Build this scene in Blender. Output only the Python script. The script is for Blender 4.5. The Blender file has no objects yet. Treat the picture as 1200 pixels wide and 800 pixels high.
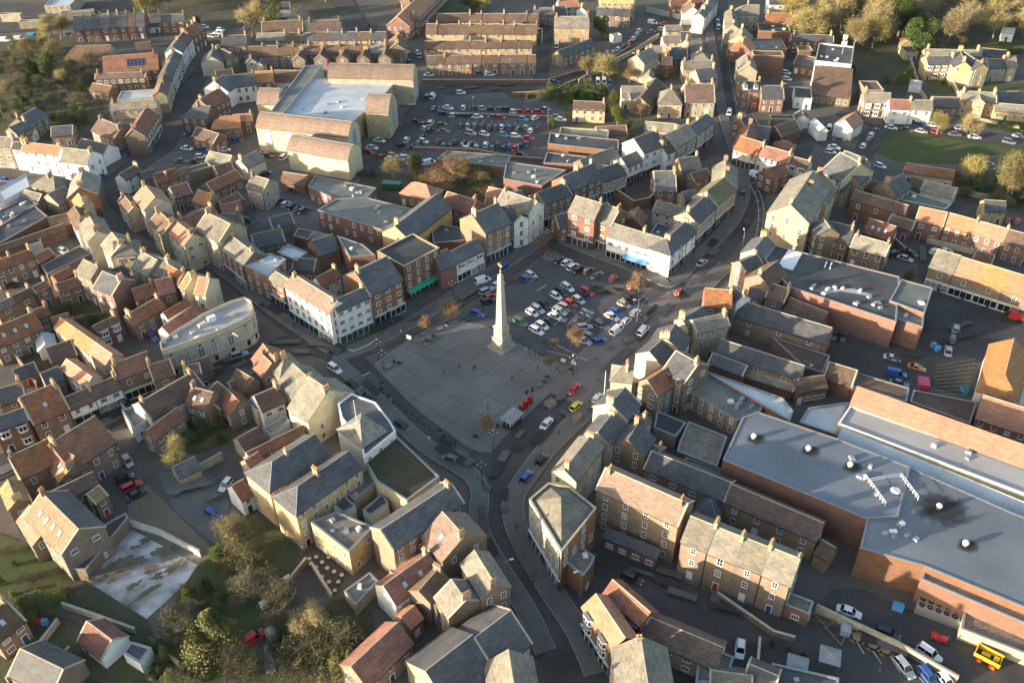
import bpy, math, random, re
from mathutils import Vector, Matrix
random.seed(7)
S=bpy.context.scene; COL=S.collection
# ---------------------------------------------------------------- camera
FPX=1060.0; TH=math.radians(37.5); RO=math.radians(0.5); H=141.0
F_=Vector((0,math.cos(TH),-math.sin(TH))); X0=Vector((1,0,0)); Y0=Vector((0,-math.sin(TH),-math.cos(TH)))
XC=X0*math.cos(RO)+Y0*math.sin(RO); YC=Y0*math.cos(RO)-X0*math.sin(RO); CAM=Vector((0,0,H))
def ray(px,py): return XC*((px-600)/FPX)+YC*((py-400)/FPX)+F_
def gp(px,py,z=0.0):
    r=ray(px,py); s=(z-H)/r.z; return CAM+r*s
cd=bpy.data.cameras.new('camera'); cam=bpy.data.objects.new('camera',cd); COL.objects.link(cam)
cam.matrix_world=Matrix(((XC.x,-YC.x,-F_.x,0),(XC.y,-YC.y,-F_.y,0),(XC.z,-YC.z,-F_.z,H),(0,0,0,1)))
cd.sensor_fit='HORIZONTAL'; cd.sensor_width=36; cd.lens=36*FPX/1200; cd.clip_start=1; cd.clip_end=6000
S.camera=cam
# ---------------------------------------------------------------- light
AZ=math.radians(19); EL=math.radians(7.8)
SUN=Vector((-math.cos(AZ)*math.cos(EL),-math.sin(AZ)*math.cos(EL),math.sin(EL)))
w=bpy.data.worlds.new('World'); S.world=w; w.use_nodes=True
nt=w.node_tree; bg=nt.nodes['Background']; sky=nt.nodes.new('ShaderNodeTexSky'); sky.sky_type='NISHITA'
sky.sun_disc=False; sky.sun_elevation=EL; sky.sun_rotation=math.atan2(SUN.x,SUN.y); sky.dust_density=1.5; sky.air_density=1.0
hs=nt.nodes.new('ShaderNodeHueSaturation'); hs.inputs['Saturation'].default_value=1.0; nt.links.new(sky.outputs[0],hs.inputs['Color']); nt.links.new(hs.outputs[0],bg.inputs[0]); bg.inputs[1].default_value=0.14
ld=bpy.data.lights.new('sun','SUN'); ld.energy=4.3; ld.angle=math.radians(0.6); ld.color=(1,.85,.64)
lo=bpy.data.objects.new('sun',ld); COL.objects.link(lo); lo.rotation_euler=(-SUN).to_track_quat('-Z','Y').to_euler()
S.view_settings.view_transform='Standard'; S.view_settings.look='None'; S.view_settings.gamma=1; S.view_settings.exposure=1.75
S.render.engine='CYCLES'
S.cycles.max_bounces=5; S.cycles.diffuse_bounces=3; S.cycles.use_adaptive_sampling=True
# ---------------------------------------------------------------- materials
def mat(name,col,rough=.85,col2=None,amt=.45,sc=.25,var=.25,course=0,metal=0,fine=.25,spec=.3,thr=.5,seam=0,bump=0):
    m=bpy.data.materials.new(name); m.use_nodes=True; t=m.node_tree; N=t.nodes; L=t.links; b=N['Principled BSDF']
    b.inputs['Roughness'].default_value=rough; b.inputs['Metallic'].default_value=metal; b.inputs['Specular IOR Level'].default_value=spec
    oi=N.new('ShaderNodeObjectInfo'); tc=N.new('ShaderNodeTexCoord')
    off=N.new('ShaderNodeVectorMath'); off.operation='ADD'; mul=N.new('ShaderNodeMath'); mul.operation='MULTIPLY'; mul.inputs[1].default_value=317.
    L.new(oi.outputs['Random'],mul.inputs[0]); L.new(tc.outputs['Object'],off.inputs[0]); L.new(mul.outputs[0],off.inputs[1])
    def noise(scale,det=3,r=.6):
        n=N.new('ShaderNodeTexNoise'); n.inputs['Scale'].default_value=scale; n.inputs['Detail'].default_value=det; n.inputs['Roughness'].default_value=r
        L.new(off.outputs[0],n.inputs['Vector']); return n.outputs['Fac']
    def mr(x,a,bb,c,d):
        r=N.new('ShaderNodeMapRange'); L.new(x,r.inputs[0])
        for i,v in enumerate((a,bb,c,d)): r.inputs[i+1].default_value=v
        return r.outputs[0]
    def mx(f,A,B,mode='MIX'):
        q=N.new('ShaderNodeMix'); q.data_type='RGBA'; q.blend_type=mode
        if isinstance(f,float): q.inputs[0].default_value=f
        else: L.new(f,q.inputs[0])
        for i,v in ((6,A),(7,B)):
            if isinstance(v,tuple): q.inputs[i].default_value=(*v,1)
            else: L.new(v,q.inputs[i])
        return q.outputs[2]
    c=(*col,) 
    c2=col2 or tuple(x*.6 for x in col)
    out=mx(mr(noise(sc,5),thr-.12,thr+.14,0,amt),c,c2)
    def scale(o,val):
        g=N.new('ShaderNodeVectorMath'); g.operation='SCALE'; L.new(o,g.inputs[0]); L.new(val,g.inputs['Scale']); return g.outputs[0]
    if fine: out=scale(out,mr(noise(2.6,4,.75),.25,.75,1-fine,1+fine))
    if course or seam:
        uv=N.new('ShaderNodeUVMap'); wv=N.new('ShaderNodeTexWave'); wv.bands_direction='Y' if course else 'X'
        wv.inputs['Scale'].default_value=(.314/ (course or seam)); wv.inputs['Distortion'].default_value=.6; wv.inputs['Detail'].default_value=1
        L.new(uv.outputs[0],wv.inputs['Vector']); out=scale(out,mr(wv.outputs['Fac'],0,.35,.78 if course else .93,1.03 if course else 1.0))
        if course:
            br=N.new('ShaderNodeTexBrick'); br.inputs['Scale'].default_value=1; br.inputs['Brick Width'].default_value=.9; br.inputs['Row Height'].default_value=course
            br.inputs['Color1'].default_value=(.80,.80,.80,1); br.inputs['Color2'].default_value=(1.15,1.15,1.15,1); br.inputs['Mortar'].default_value=(.9,.9,.9,1); br.inputs['Mortar Size'].default_value=.01
            L.new(uv.outputs[0],br.inputs['Vector']); out=mx(1.0,out,br.outputs[0],'MULTIPLY')
    rr=mr(oi.outputs['Random'],0,1,1-var,1+var); out=scale(out,rr)
    hs=N.new('ShaderNodeHueSaturation'); L.new(out,hs.inputs['Color']); sh=N.new('ShaderNodeMath'); sh.operation='FRACT'
    m9=N.new('ShaderNodeMath'); m9.operation='MULTIPLY'; m9.inputs[1].default_value=7.31; L.new(oi.outputs['Random'],m9.inputs[0]); L.new(m9.outputs[0],sh.inputs[0])
    L.new(mr(sh.outputs[0],0,1,.49,.51),hs.inputs['Hue']); L.new(mr(sh.outputs[0],0,1,.85,1.1),hs.inputs['Saturation'])
    L.new(hs.outputs[0],b.inputs['Base Color'])
    if bump:
        bp=N.new('ShaderNodeBump'); bp.inputs['Strength'].default_value=bump; bp.inputs['Distance'].default_value=.2
        L.new(noise(3,4,.7),bp.inputs['Height']); L.new(bp.outputs[0],b.inputs['Normal'])
    return m
def flatm(name,col,rough=.5,metal=0,spec=.5,emit=None,var=0):
    if var: return mat(name,col,rough,amt=.2,sc=1,var=var,fine=.08,spec=spec,metal=metal)
    m=bpy.data.materials.new(name); m.use_nodes=True; b=m.node_tree.nodes['Principled BSDF']
    b.inputs['Base Color'].default_value=(*col,1); b.inputs['Roughness'].default_value=rough; b.inputs['Metallic'].default_value=metal; b.inputs['Specular IOR Level'].default_value=spec
    return m
M={}
for k,a in dict(
 pan=((.30,.125,.072),.85,(.15,.09,.065),.75,.35,.18,.32,.3), org=((.46,.21,.11),.8,(.30,.15,.09),.45,.3,.1,.32,.16),
 slt=((.082,.086,.10),.6,(.14,.135,.13),.7,.3,.22,.3,.25), gry=((.25,.225,.18),.85,(.15,.145,.125),.8,.3,.18,.32,.28),
 brn=((.17,.105,.075),.85,(.10,.075,.06),.75,.35,.2,.32,.3), tan=((.33,.21,.12),.85,(.22,.14,.09),.6,.35,.1,.32,.25),
 pnk=((.27,.19,.15),.85,(.2,.15,.12),.6,.35,.1,.32,.2), mos=((.15,.15,.085),.95,(.24,.22,.15),.7,.25,.1,.32,.25)).items():
    M[k]=mat({'pan':'clay pantiles','org':'new orange tiles','slt':'slate','gry':'stone slate','brn':'brown tiles','tan':'sandy tiles','pnk':'faded tiles','mos':'mossy slate'}[k],a[0],a[1],a[2],a[3],a[4],a[5],a[6],fine=a[7],bump=.25)
M['pal']=mat('pale roof membrane',(.40,.39,.385),.7,(.30,.27,.26),.7,.08,.04,fine=.12)
M['asp']=mat('bitumen roof felt',(.055,.06,.065),.8,(.12,.125,.125),.6,.12,.15,fine=.2,bump=.2)
M['flt']=mat('grey green roof felt',(.115,.135,.13),.8,(.21,.205,.17),.9,.13,.1,fine=.2)
M['wht']=mat('pale metal roof',(.52,.56,.60),.5,(.33,.36,.38),.6,.15,.06,fine=.08,seam=1.0)
M['blu']=mat('blue grey metal roof',(.19,.215,.25),.5,(.135,.15,.17),.9,.05,.03,fine=.12,seam=.9)
M['grs']=mat('weedy roof soil',(.05,.055,.028),.95,(.085,.065,.042),.9,.12,.05,fine=.35)
for k,n,c,c2 in (('rb','red brick',(.235,.118,.08),(.16,.095,.072)),('bb','brown brick',(.26,.185,.13),(.18,.135,.10)),('cr','cream render',(.60,.52,.37),(.45,.38,.27)),
 ('wh','white render',(.78,.77,.73),(.62,.61,.57)),('st','weathered stone',(.42,.355,.25),(.27,.235,.17)),('yl','buff stone',(.52,.38,.20),(.38,.28,.16)),('gy','grey render',(.35,.35,.33),(.25,.25,.24)),('tud','timber and plaster',(.74,.72,.66),(.55,.52,.46))):
    M['w_'+k]=mat(n,c,.9,c2,.8,.45,.14,fine=.3 if k in('rb','bb','st','yl') else .08)
M['cap']=mat('stone coping',(.50,.43,.31),.9,(.33,.29,.22),.6,.8,.1,fine=.2)
M['lead']=flatm('lead flashing',(.26,.28,.30),.6,var=.1)
M['pot']=flatm('terracotta',(.55,.26,.12),.8,var=.15)
M['frame']=flatm('white window paint',(.80,.80,.78),.5,var=.04)
M['black']=flatm('black paint',(.02,.02,.022),.4)
M['dark']=flatm('dark rubber',(.025,.025,.027),.8)
M['steel']=flatm('galvanised steel',(.45,.46,.47),.45,metal=.6,var=.1)
g=M['glass']=bpy.data.materials.new('window glass'); g.use_nodes=True
b=g.node_tree.nodes['Principled BSDF']; b.inputs['Roughness'].default_value=.08
oi=g.node_tree.nodes.new('ShaderNodeObjectInfo'); cr=g.node_tree.nodes.new('ShaderNodeValToRGB'); g.node_tree.links.new(oi.outputs['Random'],cr.inputs[0]); g.node_tree.links.new(cr.outputs[0],b.inputs['Base Color'])
cr.color_ramp.interpolation='CONSTANT'; e=cr.color_ramp.elements; e[0].color=(.015,.018,.022,1); e[1].position=.55; e[1].color=(.05,.055,.06,1); q=e.new(.8); q.color=(.28,.27,.25,1); q=e.new(.93); q.color=(.012,.012,.014,1)
M['cglass']=flatm('car glass',(.012,.014,.018),.05)
M['blueglass']=flatm('solar glass',(.03,.045,.09),.15)
def doorm(c,n): return flatm(n,c,.5)
for k,c in dict(navy=(.03,.06,.18),green=(.02,.32,.17),blue=(.12,.30,.62),teal=(.06,.22,.22),red=(.45,.03,.03),sand=(.5,.45,.35),ltb=(.42,.52,.55),ink=(.03,.03,.035),ylw=(.75,.48,.03),dkg=(.02,.09,.04)).items(): M[k]=flatm('paint '+{'ltb':'pale blue','dkg':'dark green','ylw':'yellow','ink':'charcoal'}.get(k,k),c,.5)
# ---------------------------------------------------------------- mesh helper
class MB:
    def __init__(s): s.v=[]; s.f=[]; s.m=[]; s.mats=[]
    def mi(s,m):
        if m not in s.mats: s.mats.append(m)
        return s.mats.index(m)
    def face(s,pts,m):
        i=len(s.v); s.v+= [tuple(p) for p in pts]; s.f.append(tuple(range(i,i+len(pts)))); s.m.append(s.mi(m))
    def box(s,c,d,m,rz=0,top=1.0,rx=None):
        cx,cy,cz=c; a,b,h=d[0]/2,d[1]/2,d[2]; cs,sn=math.cos(rz),math.sin(rz)
        def P(x,y,z): return (cx+x*cs-y*sn,cy+x*sn+y*cs,cz+z)
        lo=[P(-a,-b,0),P(a,-b,0),P(a,b,0),P(-a,b,0)]; t=top; hi=[P(-a*t,-b*t,h),P(a*t,-b*t,h),P(a*t,b*t,h),P(-a*t,b*t,h)]
        s.solid(lo,hi,m)
    def solid(s,lo,hi,m,mt=None,bottom=True):
        n=len(lo)
        if bottom: s.face(lo[::-1],m)
        s.face(hi,mt or m)
        for i in range(n): j=(i+1)%n; s.face([lo[i],lo[j],hi[j],hi[i]],m)
    def prism(s,pts,z0,z1,m,mt=None): s.solid([(x,y,z0) for x,y in pts],[(x,y,z1) for x,y in pts],m,mt)
    def cyl(s,c,r,h,m,n=8,r2=None,axis='z',r0=0):
        r2=r if r2 is None else r2
        def P(a,rr,z):
            x,y=rr*math.cos(a),rr*math.sin(a)
            return (c[0]+x,c[1]+y,c[2]+z) if axis=='z' else ((c[0]+x,c[1]+z,c[2]+y) if axis=='y' else (c[0]+z,c[1]+x,c[2]+y))
        A=[2*math.pi*i/n for i in range(n)]
        s.solid([P(a,r,0) for a in A],[P(a,r2,h) for a in A],m)
    def tube(s,p,q,r,m,n=5,r2=None):
        p=Vector(p);q=Vector(q); d=(q-p); 
        if d.length<1e-5: return
        d.normalize(); u=d.orthogonal().normalized(); v=d.cross(u); r2=r if r2 is None else r2
        A=[2*math.pi*i/n for i in range(n)]
        s.solid([p+(u*math.cos(a)+v*math.sin(a))*r for a in A],[q+(u*math.cos(a)+v*math.sin(a))*r2 for a in A],m)
    def mesh(s,name,smooth=False):
        me=bpy.data.meshes.new(name); me.from_pydata(s.v,[],s.f)
        for m in s.mats: me.materials.append(M[m] if isinstance(m,str) else m)
        me.polygons.foreach_set('material_index',s.m); me.update()
        uv=me.uv_layers.new(name='UVMap').data
        for p in me.polygons:
            n=p.normal
            if abs(n.z)>.999: t=Vector((1,0,0)); b_=Vector((0,1,0))
            else: t=Vector((0,0,1)).cross(n).normalized(); b_=n.cross(t)
            for li in p.loop_indices:
                c=me.vertices[me.loops[li].vertex_index].co; uv[li].uv=(c.dot(t),c.dot(b_))
        if smooth: me.polygons.foreach_set('use_smooth',[True]*len(me.polygons))
        return me
def link(name,data,parent=None,loc=None,rz=None,sc=None):
    o=bpy.data.objects.new(name,data); COL.objects.link(o)
    if parent: o.parent=parent
    if loc is not None: o.location=loc
    if rz is not None: o.rotation_euler=(0,0,rz)
    if sc is not None: o.scale=sc if hasattr(sc,'__len__') else (sc,sc,sc)
    return o
LABELS={}
def tag(o,label,cat,group=None,kind=None):
    o['label']=label; o['category']=cat
    if group: o['group']=group
    if kind: o['kind']=kind
    LABELS.setdefault(label,[]).append(o.name)
    return o
def empty(name,loc,rz=0):
    o=bpy.data.objects.new(name,None); COL.objects.link(o); o.location=loc; o.rotation_euler=(0,0,rz); o.empty_display_size=.5; return o
def copy_tree(o,parent=None):
    c=o.copy(); COL.objects.link(c)
    if parent: c.parent=parent
    for ch in list(o.children): copy_tree(ch,c)
    return c
TS=5.97
def tc(tile,u,v):
    if tile=='px': return u,v
    return (ord(tile[0])-97)*200+u/TS, (0,133,267,400,533,666)[int(tile[1])]+v/TS
# ---------------------------------------------------------------- windows and doors (shared meshes)
def win_mesh(w_,h_,kind):
    b=MB(); t=.07
    b.box((0,-.02,0),(w_,.04,h_),'glass')
    fr=.11
    for x in (-w_/2,w_/2): b.box((x,-.04,-fr/2),(fr,.10,h_+fr),'frame')
    for z in (-fr/2,h_-fr/2): b.box((0,-.041,z),(w_+fr,.098,fr),'frame')
    if kind=='sash':
        b.box((0,-.05,h_/2-.03),(w_,.06,.07),'frame'); b.box((0,-.045,0),(.05,.06,h_),'frame')
    elif kind=='cas':
        for x in (-w_/6,w_/6): b.box((x,-.045,0),(.07,.06,h_),'frame')
        b.box((0,-.05,h_*.68),(w_,.06,.06),'frame')
    b.box((0,-.08,-.17),(w_+.3,.18,.10),'cap')
    return b.mesh('window')
WIN=[win_mesh(.95,1.45,'sash'),win_mesh(1.35,1.15,'cas'),win_mesh(1.1,1.6,'sash'),win_mesh(.8,.9,'one')]
bay=MB(); bay.prism([(-1.1,0),(-.75,-.65),(.75,-.65),(1.1,0)],0,.5,'frame'); bay.prism([(-1.02,0),(-.7,-.58),(.7,-.58),(1.02,0)],.5,1.7,'glass'); bay.prism([(-1.2,0),(-.8,-.75),(.8,-.75),(1.2,0)],1.7,2.0,'frame','lead')
for x,y in ((-.74,-.63),(0,-.63),(.74,-.63),(-1.05,-.05),(1.05,-.05)): bay.box((x,y,.5),(.12,.1,1.2),'frame')
WIN.append(bay.mesh('bay_window'))
def door_mesh(m):
    b=MB(); b.box((0,-.02,0),(.95,.05,2.05),m); b.box((-.55,-.04,0),(.13,.1,2.2),'frame'); b.box((.55,-.04,0),(.13,.1,2.2),'frame'); b.box((0,-.04,2.07),(1.23,.1,.14),'frame'); b.box((.35,-.06,1),(.06,.05,.12),'steel')
    return b.mesh('door')
DOOR=[door_mesh(k) for k in ('ink','red','navy','dkg','frame')]
SKY=MB(); SKY.box((0,0,0),(.85,1.15,.10),'lead'); SKY.box((0,0,.10),(.7,1.0,.03),'ltb'); SKYM=SKY.mesh('skylight')
SHOPC=['navy','ink','dkg','red','sand','teal','frame','ltb']
def shopfront(w_,col,h_=3.0):
    b=MB(); b.box((0,-.06,h_-.55),(w_,.28,.5),col); b.box((0,-.12,h_-.05),(w_+.05,.4,.08),'frame')
    b.box((0,-.02,.45),(w_-.2,.06,h_-1.0),'glass'); b.box((0,-.05,0),(w_,.14,.45),col)
    n=max(2,int(w_/1.5))
    for i in range(n+1): b.box((-w_/2+.08+(w_-.16)*i/n,-.07,0),(.16 if i in(0,n) else .09,.2,h_-.55),col if i in(0,n) else 'frame')
    d=w_*.18; b.box((d,-.06,0),(.95,.12,2.2),'black'); b.box((d,-.11,1.0),(.6,.05,1.0),'glass')
    # sign board lettering strip: plain pale panel
    b.box((0,-.22,h_-.42),(w_*.45,.05,.2),'sand' if col!='sand' else 'ink')
    return b.mesh('shopfront')
def chimney_mesh(wm,pots,hh,lw=1.0):
    b=MB(); b.box((0,0,-1.6),(.56,lw,1.6+hh),wm); b.box((0,0,hh),(.78,lw+.16,.14),'cap'); b.box((0,0,hh+.14),(.66,lw+.04,.1),wm); b.box((0,0,.0),(.70,lw+.08,.12),'lead')
    for i in range(pots): b.cyl((0,-lw/2+lw*(i+.5)/pots,hh+.24),.13,.5,'pot',7,.10)
    return b.mesh('chimney')
CH={}
def chimney(wm,rnd):
    k=(wm,rnd.choice((2,3,4)),rnd.choice((.8,1.1,1.4)))
    if k not in CH: CH[k]=chimney_mesh(k[0],k[1],k[2],.40*k[1]+.1)
    return CH[k]
def prop(o): return o
RW=dict(pan='red tiled',org='orange tiled',slt='slate roofed',gry='grey-tan roofed',brn='brown tiled',tan='sandy tiled',pnk='pinkish tiled',mos='mossy roofed',asp='dark flat roofed',flt='grey flat roofed',wht='pale metal roofed',blu='blue-grey metal roofed',grs='weed-topped',pal='pale grey roofed')
WW=dict(rb='red brick',bb='brown brick',cr='cream',wh='white',st='stone',yl='buff stone',gy='grey',tud='half-timbered')
def camface(wpt,nrm): return (Vector((0,0,H))-wpt).dot(nrm)>0
def facade(root,p,q,h,rnd,o,front,z0=0,gable=0):
    """p,q: world ends of a wall seen from outside left to right; root local placement"""
    d=q-p; L=d.length
    if L<2.2: return
    d.normalize(); n=Vector((d.y,-d.x,0))
    if not camface((p+q)/2,n): return
    rz=math.atan2(d.y,d.x); inv=root.matrix_basis.inverted() if False else None
    base=root.matrix_world_.inverted(); rz2=rz-root.rotation_euler.z
    def put(name,me,s,z,sc=None):
        wpt=p+d*s+Vector((0,0,z)); return link(name,me,root,base@wpt,rz2,sc)
    fl=o.get('fl') or max(1,round(h/2.85)); fh=h/fl
    sp=o.get('sp',2.7); nb=max(1,int(L/sp)); k0=0
    if front and o.get('sf'):
        ns=max(1,round(L/6.5)); cols=o['sf'] if isinstance(o['sf'],list) else [rnd.choice(SHOPC) for _ in range(ns)]
        for i in range(ns):
            ww=L/ns-.15; put('shopfront',shopfront(ww,cols[i%len(cols)]),L*(i+.5)/ns,0.0)
        k0=1
    if o.get('nw'): return
    wi=o.get('win',rnd.choice((0,0,1,2))); 
    if not front and not o.get('gw'):
        nb=min(nb,2) if rnd.random()<.55 else 0
    dm=rnd.choice(DOOR); dpos=rnd.randrange(nb) if nb else 0
    for k in range(k0,fl):
        for i in range(nb):
            s=L*(i+.5)/nb
            if k==0 and front and i==dpos and not o.get('nd'):
                put('door',dm,s,0.05); continue
            if front is False and rnd.random()<.3: continue
            hz=fh*k+ (1.0 if fh>2.4 else .7)
            me=WIN[wi if not(o.get('bay') and front) else 4]
            hh=1.6 if wi in(0,2) else 1.25
            if hz+hh>h+.1: hz=h-hh-.1
            if hz<.2: continue
            put('window',me,s,hz)
    if front and h>5 and rnd.random()<.7:
        b=MB(); b.box((0,-.09,0),(.11,.11,h-.1),'black'); put('drainpipe',b.mesh('drainpipe'),L*.97,0.02)
class Root:
    def __init__(s,name,loc,rz):
        s.o=empty(name,loc,rz); s.matrix_world_=Matrix.Translation(loc)@Matrix.Rotation(rz,4,'Z'); s.rotation_euler=s.o.rotation_euler
_link=link
def link(name,data,parent=None,loc=None,rz=None,sc=None):
    if isinstance(parent,Root): parent=parent.o
    return _link(name,data,parent,loc,rz,sc)
def building(name,O,u,L,v,W,h,pitch,roof,wall,o,label,cat,rnd,group=None,mono=False,flat=False,party=(False,False),chs=None):
    hp=o.get('hip','')
    if u.x*v.y-u.y*v.x<0:
        O=O+u*L; u=-u
        if hp in('A','B'): hp='B' if hp=='A' else 'A'
        party=(party[1],party[0]); 
        if chs is not None: chs=[1-c for c in chs]
    O=Vector((O.x,O.y,0)); R=Root(name,O+u*(L/2)+v*(W/2),math.atan2(u.y,u.x))
    if label: tag(R.o,label,cat,group)
    wm='w_'+wall; x=L/2-.004; y=W/2-.004; z1=h+ (0 if flat else 0)
    b=MB()
    if flat:
        ph=o.get('par',.45); t=.3
        lo=[(-x,-y,0),(x,-y,0),(x,y,0),(-x,y,0)]; top=[(a,c,h+ph) for a,c,_ in lo]; inn=[(math.copysign(abs(a)-t,a),math.copysign(abs(c)-t,c),h+ph) for a,c,_ in lo]
        for i in range(4): j=(i+1)%4; b.face([lo[i],lo[j],top[j],top[i]],wm); b.face([inn[j],inn[i],(inn[i][0],inn[i][1],h-.2),(inn[j][0],inn[j][1],h-.2)],wm)
        link('wall',b.mesh('wall'),R)
        r=MB(); r.box((0,0,h-.1),(L-2*t-.01,W-2*t-.01,.1),roof)
        ro=link('roof',r.mesh('roof'),R)
        cm=o.get('cop','cap'); c=MB()
        for sx in(-1,1): c.box((sx*(x-t/2),0,h+ph),(t+.12,2*y+.12,.08),cm)
        for sy in(-1,1): c.box((0,sy*(y-t/2),h+ph+.002),(2*x-2*t,t+.12,.078),cm)
        link('parapet_coping',c.mesh('parapet_coping'),R)
        if L*W>60 and not o.get('nr'):
            for i in range(min(8,int(L*W/70)+1)):
                q=MB(); ww=rnd.uniform(.7,1.6); q.box((0,0,0),(ww,rnd.uniform(.7,1.4),rnd.uniform(.2,.7)),rnd.choice(('frame','steel','lead')),0,.85)
                link('rooflight' if i%2 else 'roof_vent',q.mesh('roof_fitting'),ro,(rnd.uniform(-x*.75,x*.75),rnd.uniform(-y*.7,y*.7),h))
    else:
        rz_=pitch*W if mono else pitch*W/2
        ht=h; N=1
        prof=[(-y,h)]
        if o.get('br'):
            K=5; prof=[(-y+ (y)*(i/K), h+rz_*math.sin(math.pi/2*(i/K))**.8) for i in range(K+1)]; prof=prof+[(-a,c) for a,c in prof[:-1][::-1]]
        elif mono: prof=[(-y,h),(y,h+rz_)]
        else: prof=[(-y,h),(0,h+rz_),(y,h)]
        hi=min(W/2,L/2*.98); xa=-x+(hi if 'A' in hp else 0); xb=x-(hi if 'B' in hp else 0)
        if mono: xa,xb=-x,x
        # walls
        b.face([(-x,-y,0),(x,-y,0),(x,-y,h),(-x,-y,h)],wm)
        b.face([(x,y,0),(-x,y,0),(-x,y,prof[-1][1]),(x,y,prof[-1][1])],wm)
        if 'A' in hp: b.face([(-x,y,0),(-x,-y,0),(-x,-y,h),(-x,y,h)],wm)
        else: b.face([(-x,y,0),(-x,-y,0)]+[(-x,a,c) for a,c in prof],wm)
        if 'B' in hp: b.face([(x,-y,0),(x,y,0),(x,y,h),(x,-y,h)],wm)
        else: b.face([(x,-y,0),(x,y,0)]+[(x,a,c) for a,c in prof[::-1]],wm)
        link('wall',b.mesh('wall'),R)
        r=MB(); ov=.28; th=.14; va=0 if party[0] else .12; vb=0 if party[1] else .12
        r2=o.get('r2',roof)  # r2 darkens the slope turned from the sun: shade put into roof colour
        def slope(A,m):  # A: list of top points ccw, extruded down
            lo=[(p[0],p[1],p[2]-th) for p in A]; r.solid(lo,A,m)
        dz=.16
        if hp and not mono:
            zr=h+rz_+dz; e=h+dz-ov*pitch; X=x+ov; Y=y+ov
            ra=(xa,0,zr) if 'A' in hp else (-x-va,0,zr); rb_=(xb,0,zr) if 'B' in hp else (x+vb,0,zr)
            XA=X if 'A' in hp else x+va; XB=X if 'B' in hp else x+vb
            fl_=(-XA,-Y,e); fr=(XB,-Y,e); bl=(-XA,Y,e); br_=(XB,Y,e)
            for A,mm in (([fl_,fr,rb_,ra],roof),([br_,bl,ra,rb_],r2)): r.face(A,mm); 
            if 'A' in hp: r.face([bl,fl_,ra],roof)
            if 'B' in hp: r.face([fr,br_,rb_],roof)
            low=[(p[0],p[1],e-.12) for p in (fl_,fr,br_,bl)]; up=[fl_,fr,br_,bl]
            for i in range(4): j=(i+1)%4; r.face([low[i],low[j],up[j],up[i]],'black')
            r.face(low[::-1],'black')
            r.tube(ra,rb_,.09,'cap' if roof!='pan' else 'pot',4)
            for s_,c_ in ((ra,fl_),(ra,bl)) if 'A' in hp else (): r.tube(s_,c_,.07,'lead' if roof=='slt' else roof,4)
            for s_,c_ in ((rb_,fr),(rb_,br_)) if 'B' in hp else (): r.tube(s_,c_,.07,'lead' if roof=='slt' else roof,4)
        else:
            P=[(a,c+dz) for a,c in prof]
            k=pitch; P[0]=(P[0][0]-ov,P[0][1]-ov*k)
            if mono: P[-1]=(P[-1][0]+.15,P[-1][1]+.15*k)
            else: P[-1]=(P[-1][0]+ov,P[-1][1]-ov*k)
            for i in range(len(P)-1):
                (a,c),(a2,c2)=P[i],P[i+1]; mm=roof if i<(len(P)-1)/2 else r2
                slope([(-x-va,a,c),(x+vb,a,c),(x+vb,a2,c2),(-x-va,a2,c2)],mm)
            for (a,c) in (P[0],P[-1]) if not mono else (P[0],):
                r.box((0,a,c-.26),(2*x+va+vb,.12,.12),'black')
            if not mono: r.tube((-x-va,0,h+rz_+dz+.02),(x+vb,0,h+rz_+dz+.02),.11,o.get('rt','cap'),4)
            if o.get('vg',rnd.random()<.45) and not mono and not o.get('br'):
                for sx,pp in ((-1,party[0]),(1,party[1])):
                    if pp: continue
                    for i in range(len(P)-1):
                        (a,c),(a2,c2)=P[i],P[i+1]; X=sx*(x+.04)
                        A=[(X-.17,a,c+.05),(X+.17,a,c+.05),(X+.17,a2,c2+.05),(X-.17,a2,c2+.05)]; r.solid([(p[0],p[1],p[2]-.2) for p in A],A,'cap')
        ro=link('roof',r.mesh('roof'),R)
        ang=math.atan(pitch)
        for i in range(o.get('sk',0)):
            s=link('skylight',SKYM,ro); fx=-x*.7+1.4*x*((i+.5)/o['sk']); t=.45
            s.location=(fx,-y*(1-t),h+rz_*t*(2 if mono else 1)+dz+.0); s.rotation_euler=(ang,0,0)
        if o.get('sol'):
            q=MB(); q.box((0,0,0),(L*.33,W*.28,.08),'blueglass'); 
            for i in range(6): q.box((-L*.165+L*.33*i/5,0,.08),(.05,W*.28,.01),'steel')
            s=link('solar_panel',q.mesh('solar_panel'),ro,(x*.2,-y*.5,h+rz_*.5+dz+.02)); s.rotation_euler=(ang,0,0)
        if not mono and h>=5 and not o.get('nc'):
            cl=chs if chs is not None else ([.06,.94] if L>9 and rnd.random()<.6 else ([.94] if rnd.random()<.7 else [.06]))
            if 'A' in hp or 'B' in hp: cl=[.5] if L>7 else [.7]
            cwm='w_'+('yl' if wall in('yl','cr','st','wh') and rnd.random()<.6 else ('bb' if rnd.random()<.5 else 'yl'))
            for c in cl: link('chimney',chimney(cwm,rnd),ro,(-x+2*x*c,rnd.choice((-.3,0,.3)),h+rz_+.1))
        for i in range(o.get('dm',0)):
            dm=MB(); dm.box((0,0,-.3),(1.5,2.4,1.75),'w_wh'); dm.box((0,-1.22,.35),(1.1,.06,.9),'glass'); dm.box((0,-1.26,.3),(.08,.05,1.0),'frame')
            dm.solid([(-.95,-1.4,1.4),(.95,-1.4,1.4),(.95,1.2,1.4),(-.95,1.2,1.4)],[(-.02,-1.4,2.0),(.02,-1.4,2.0),(.02,1.2,2.0),(-.02,1.2,2.0)],roof)
            link('dormer',dm.mesh('dormer'),ro,(-x+2*x*(i+.5)/o['dm'],-y*.55,h+rz_*.35))
    # facades
    wp=lambda a,c: O+u*(L/2+a)+v*(W/2+c)
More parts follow.
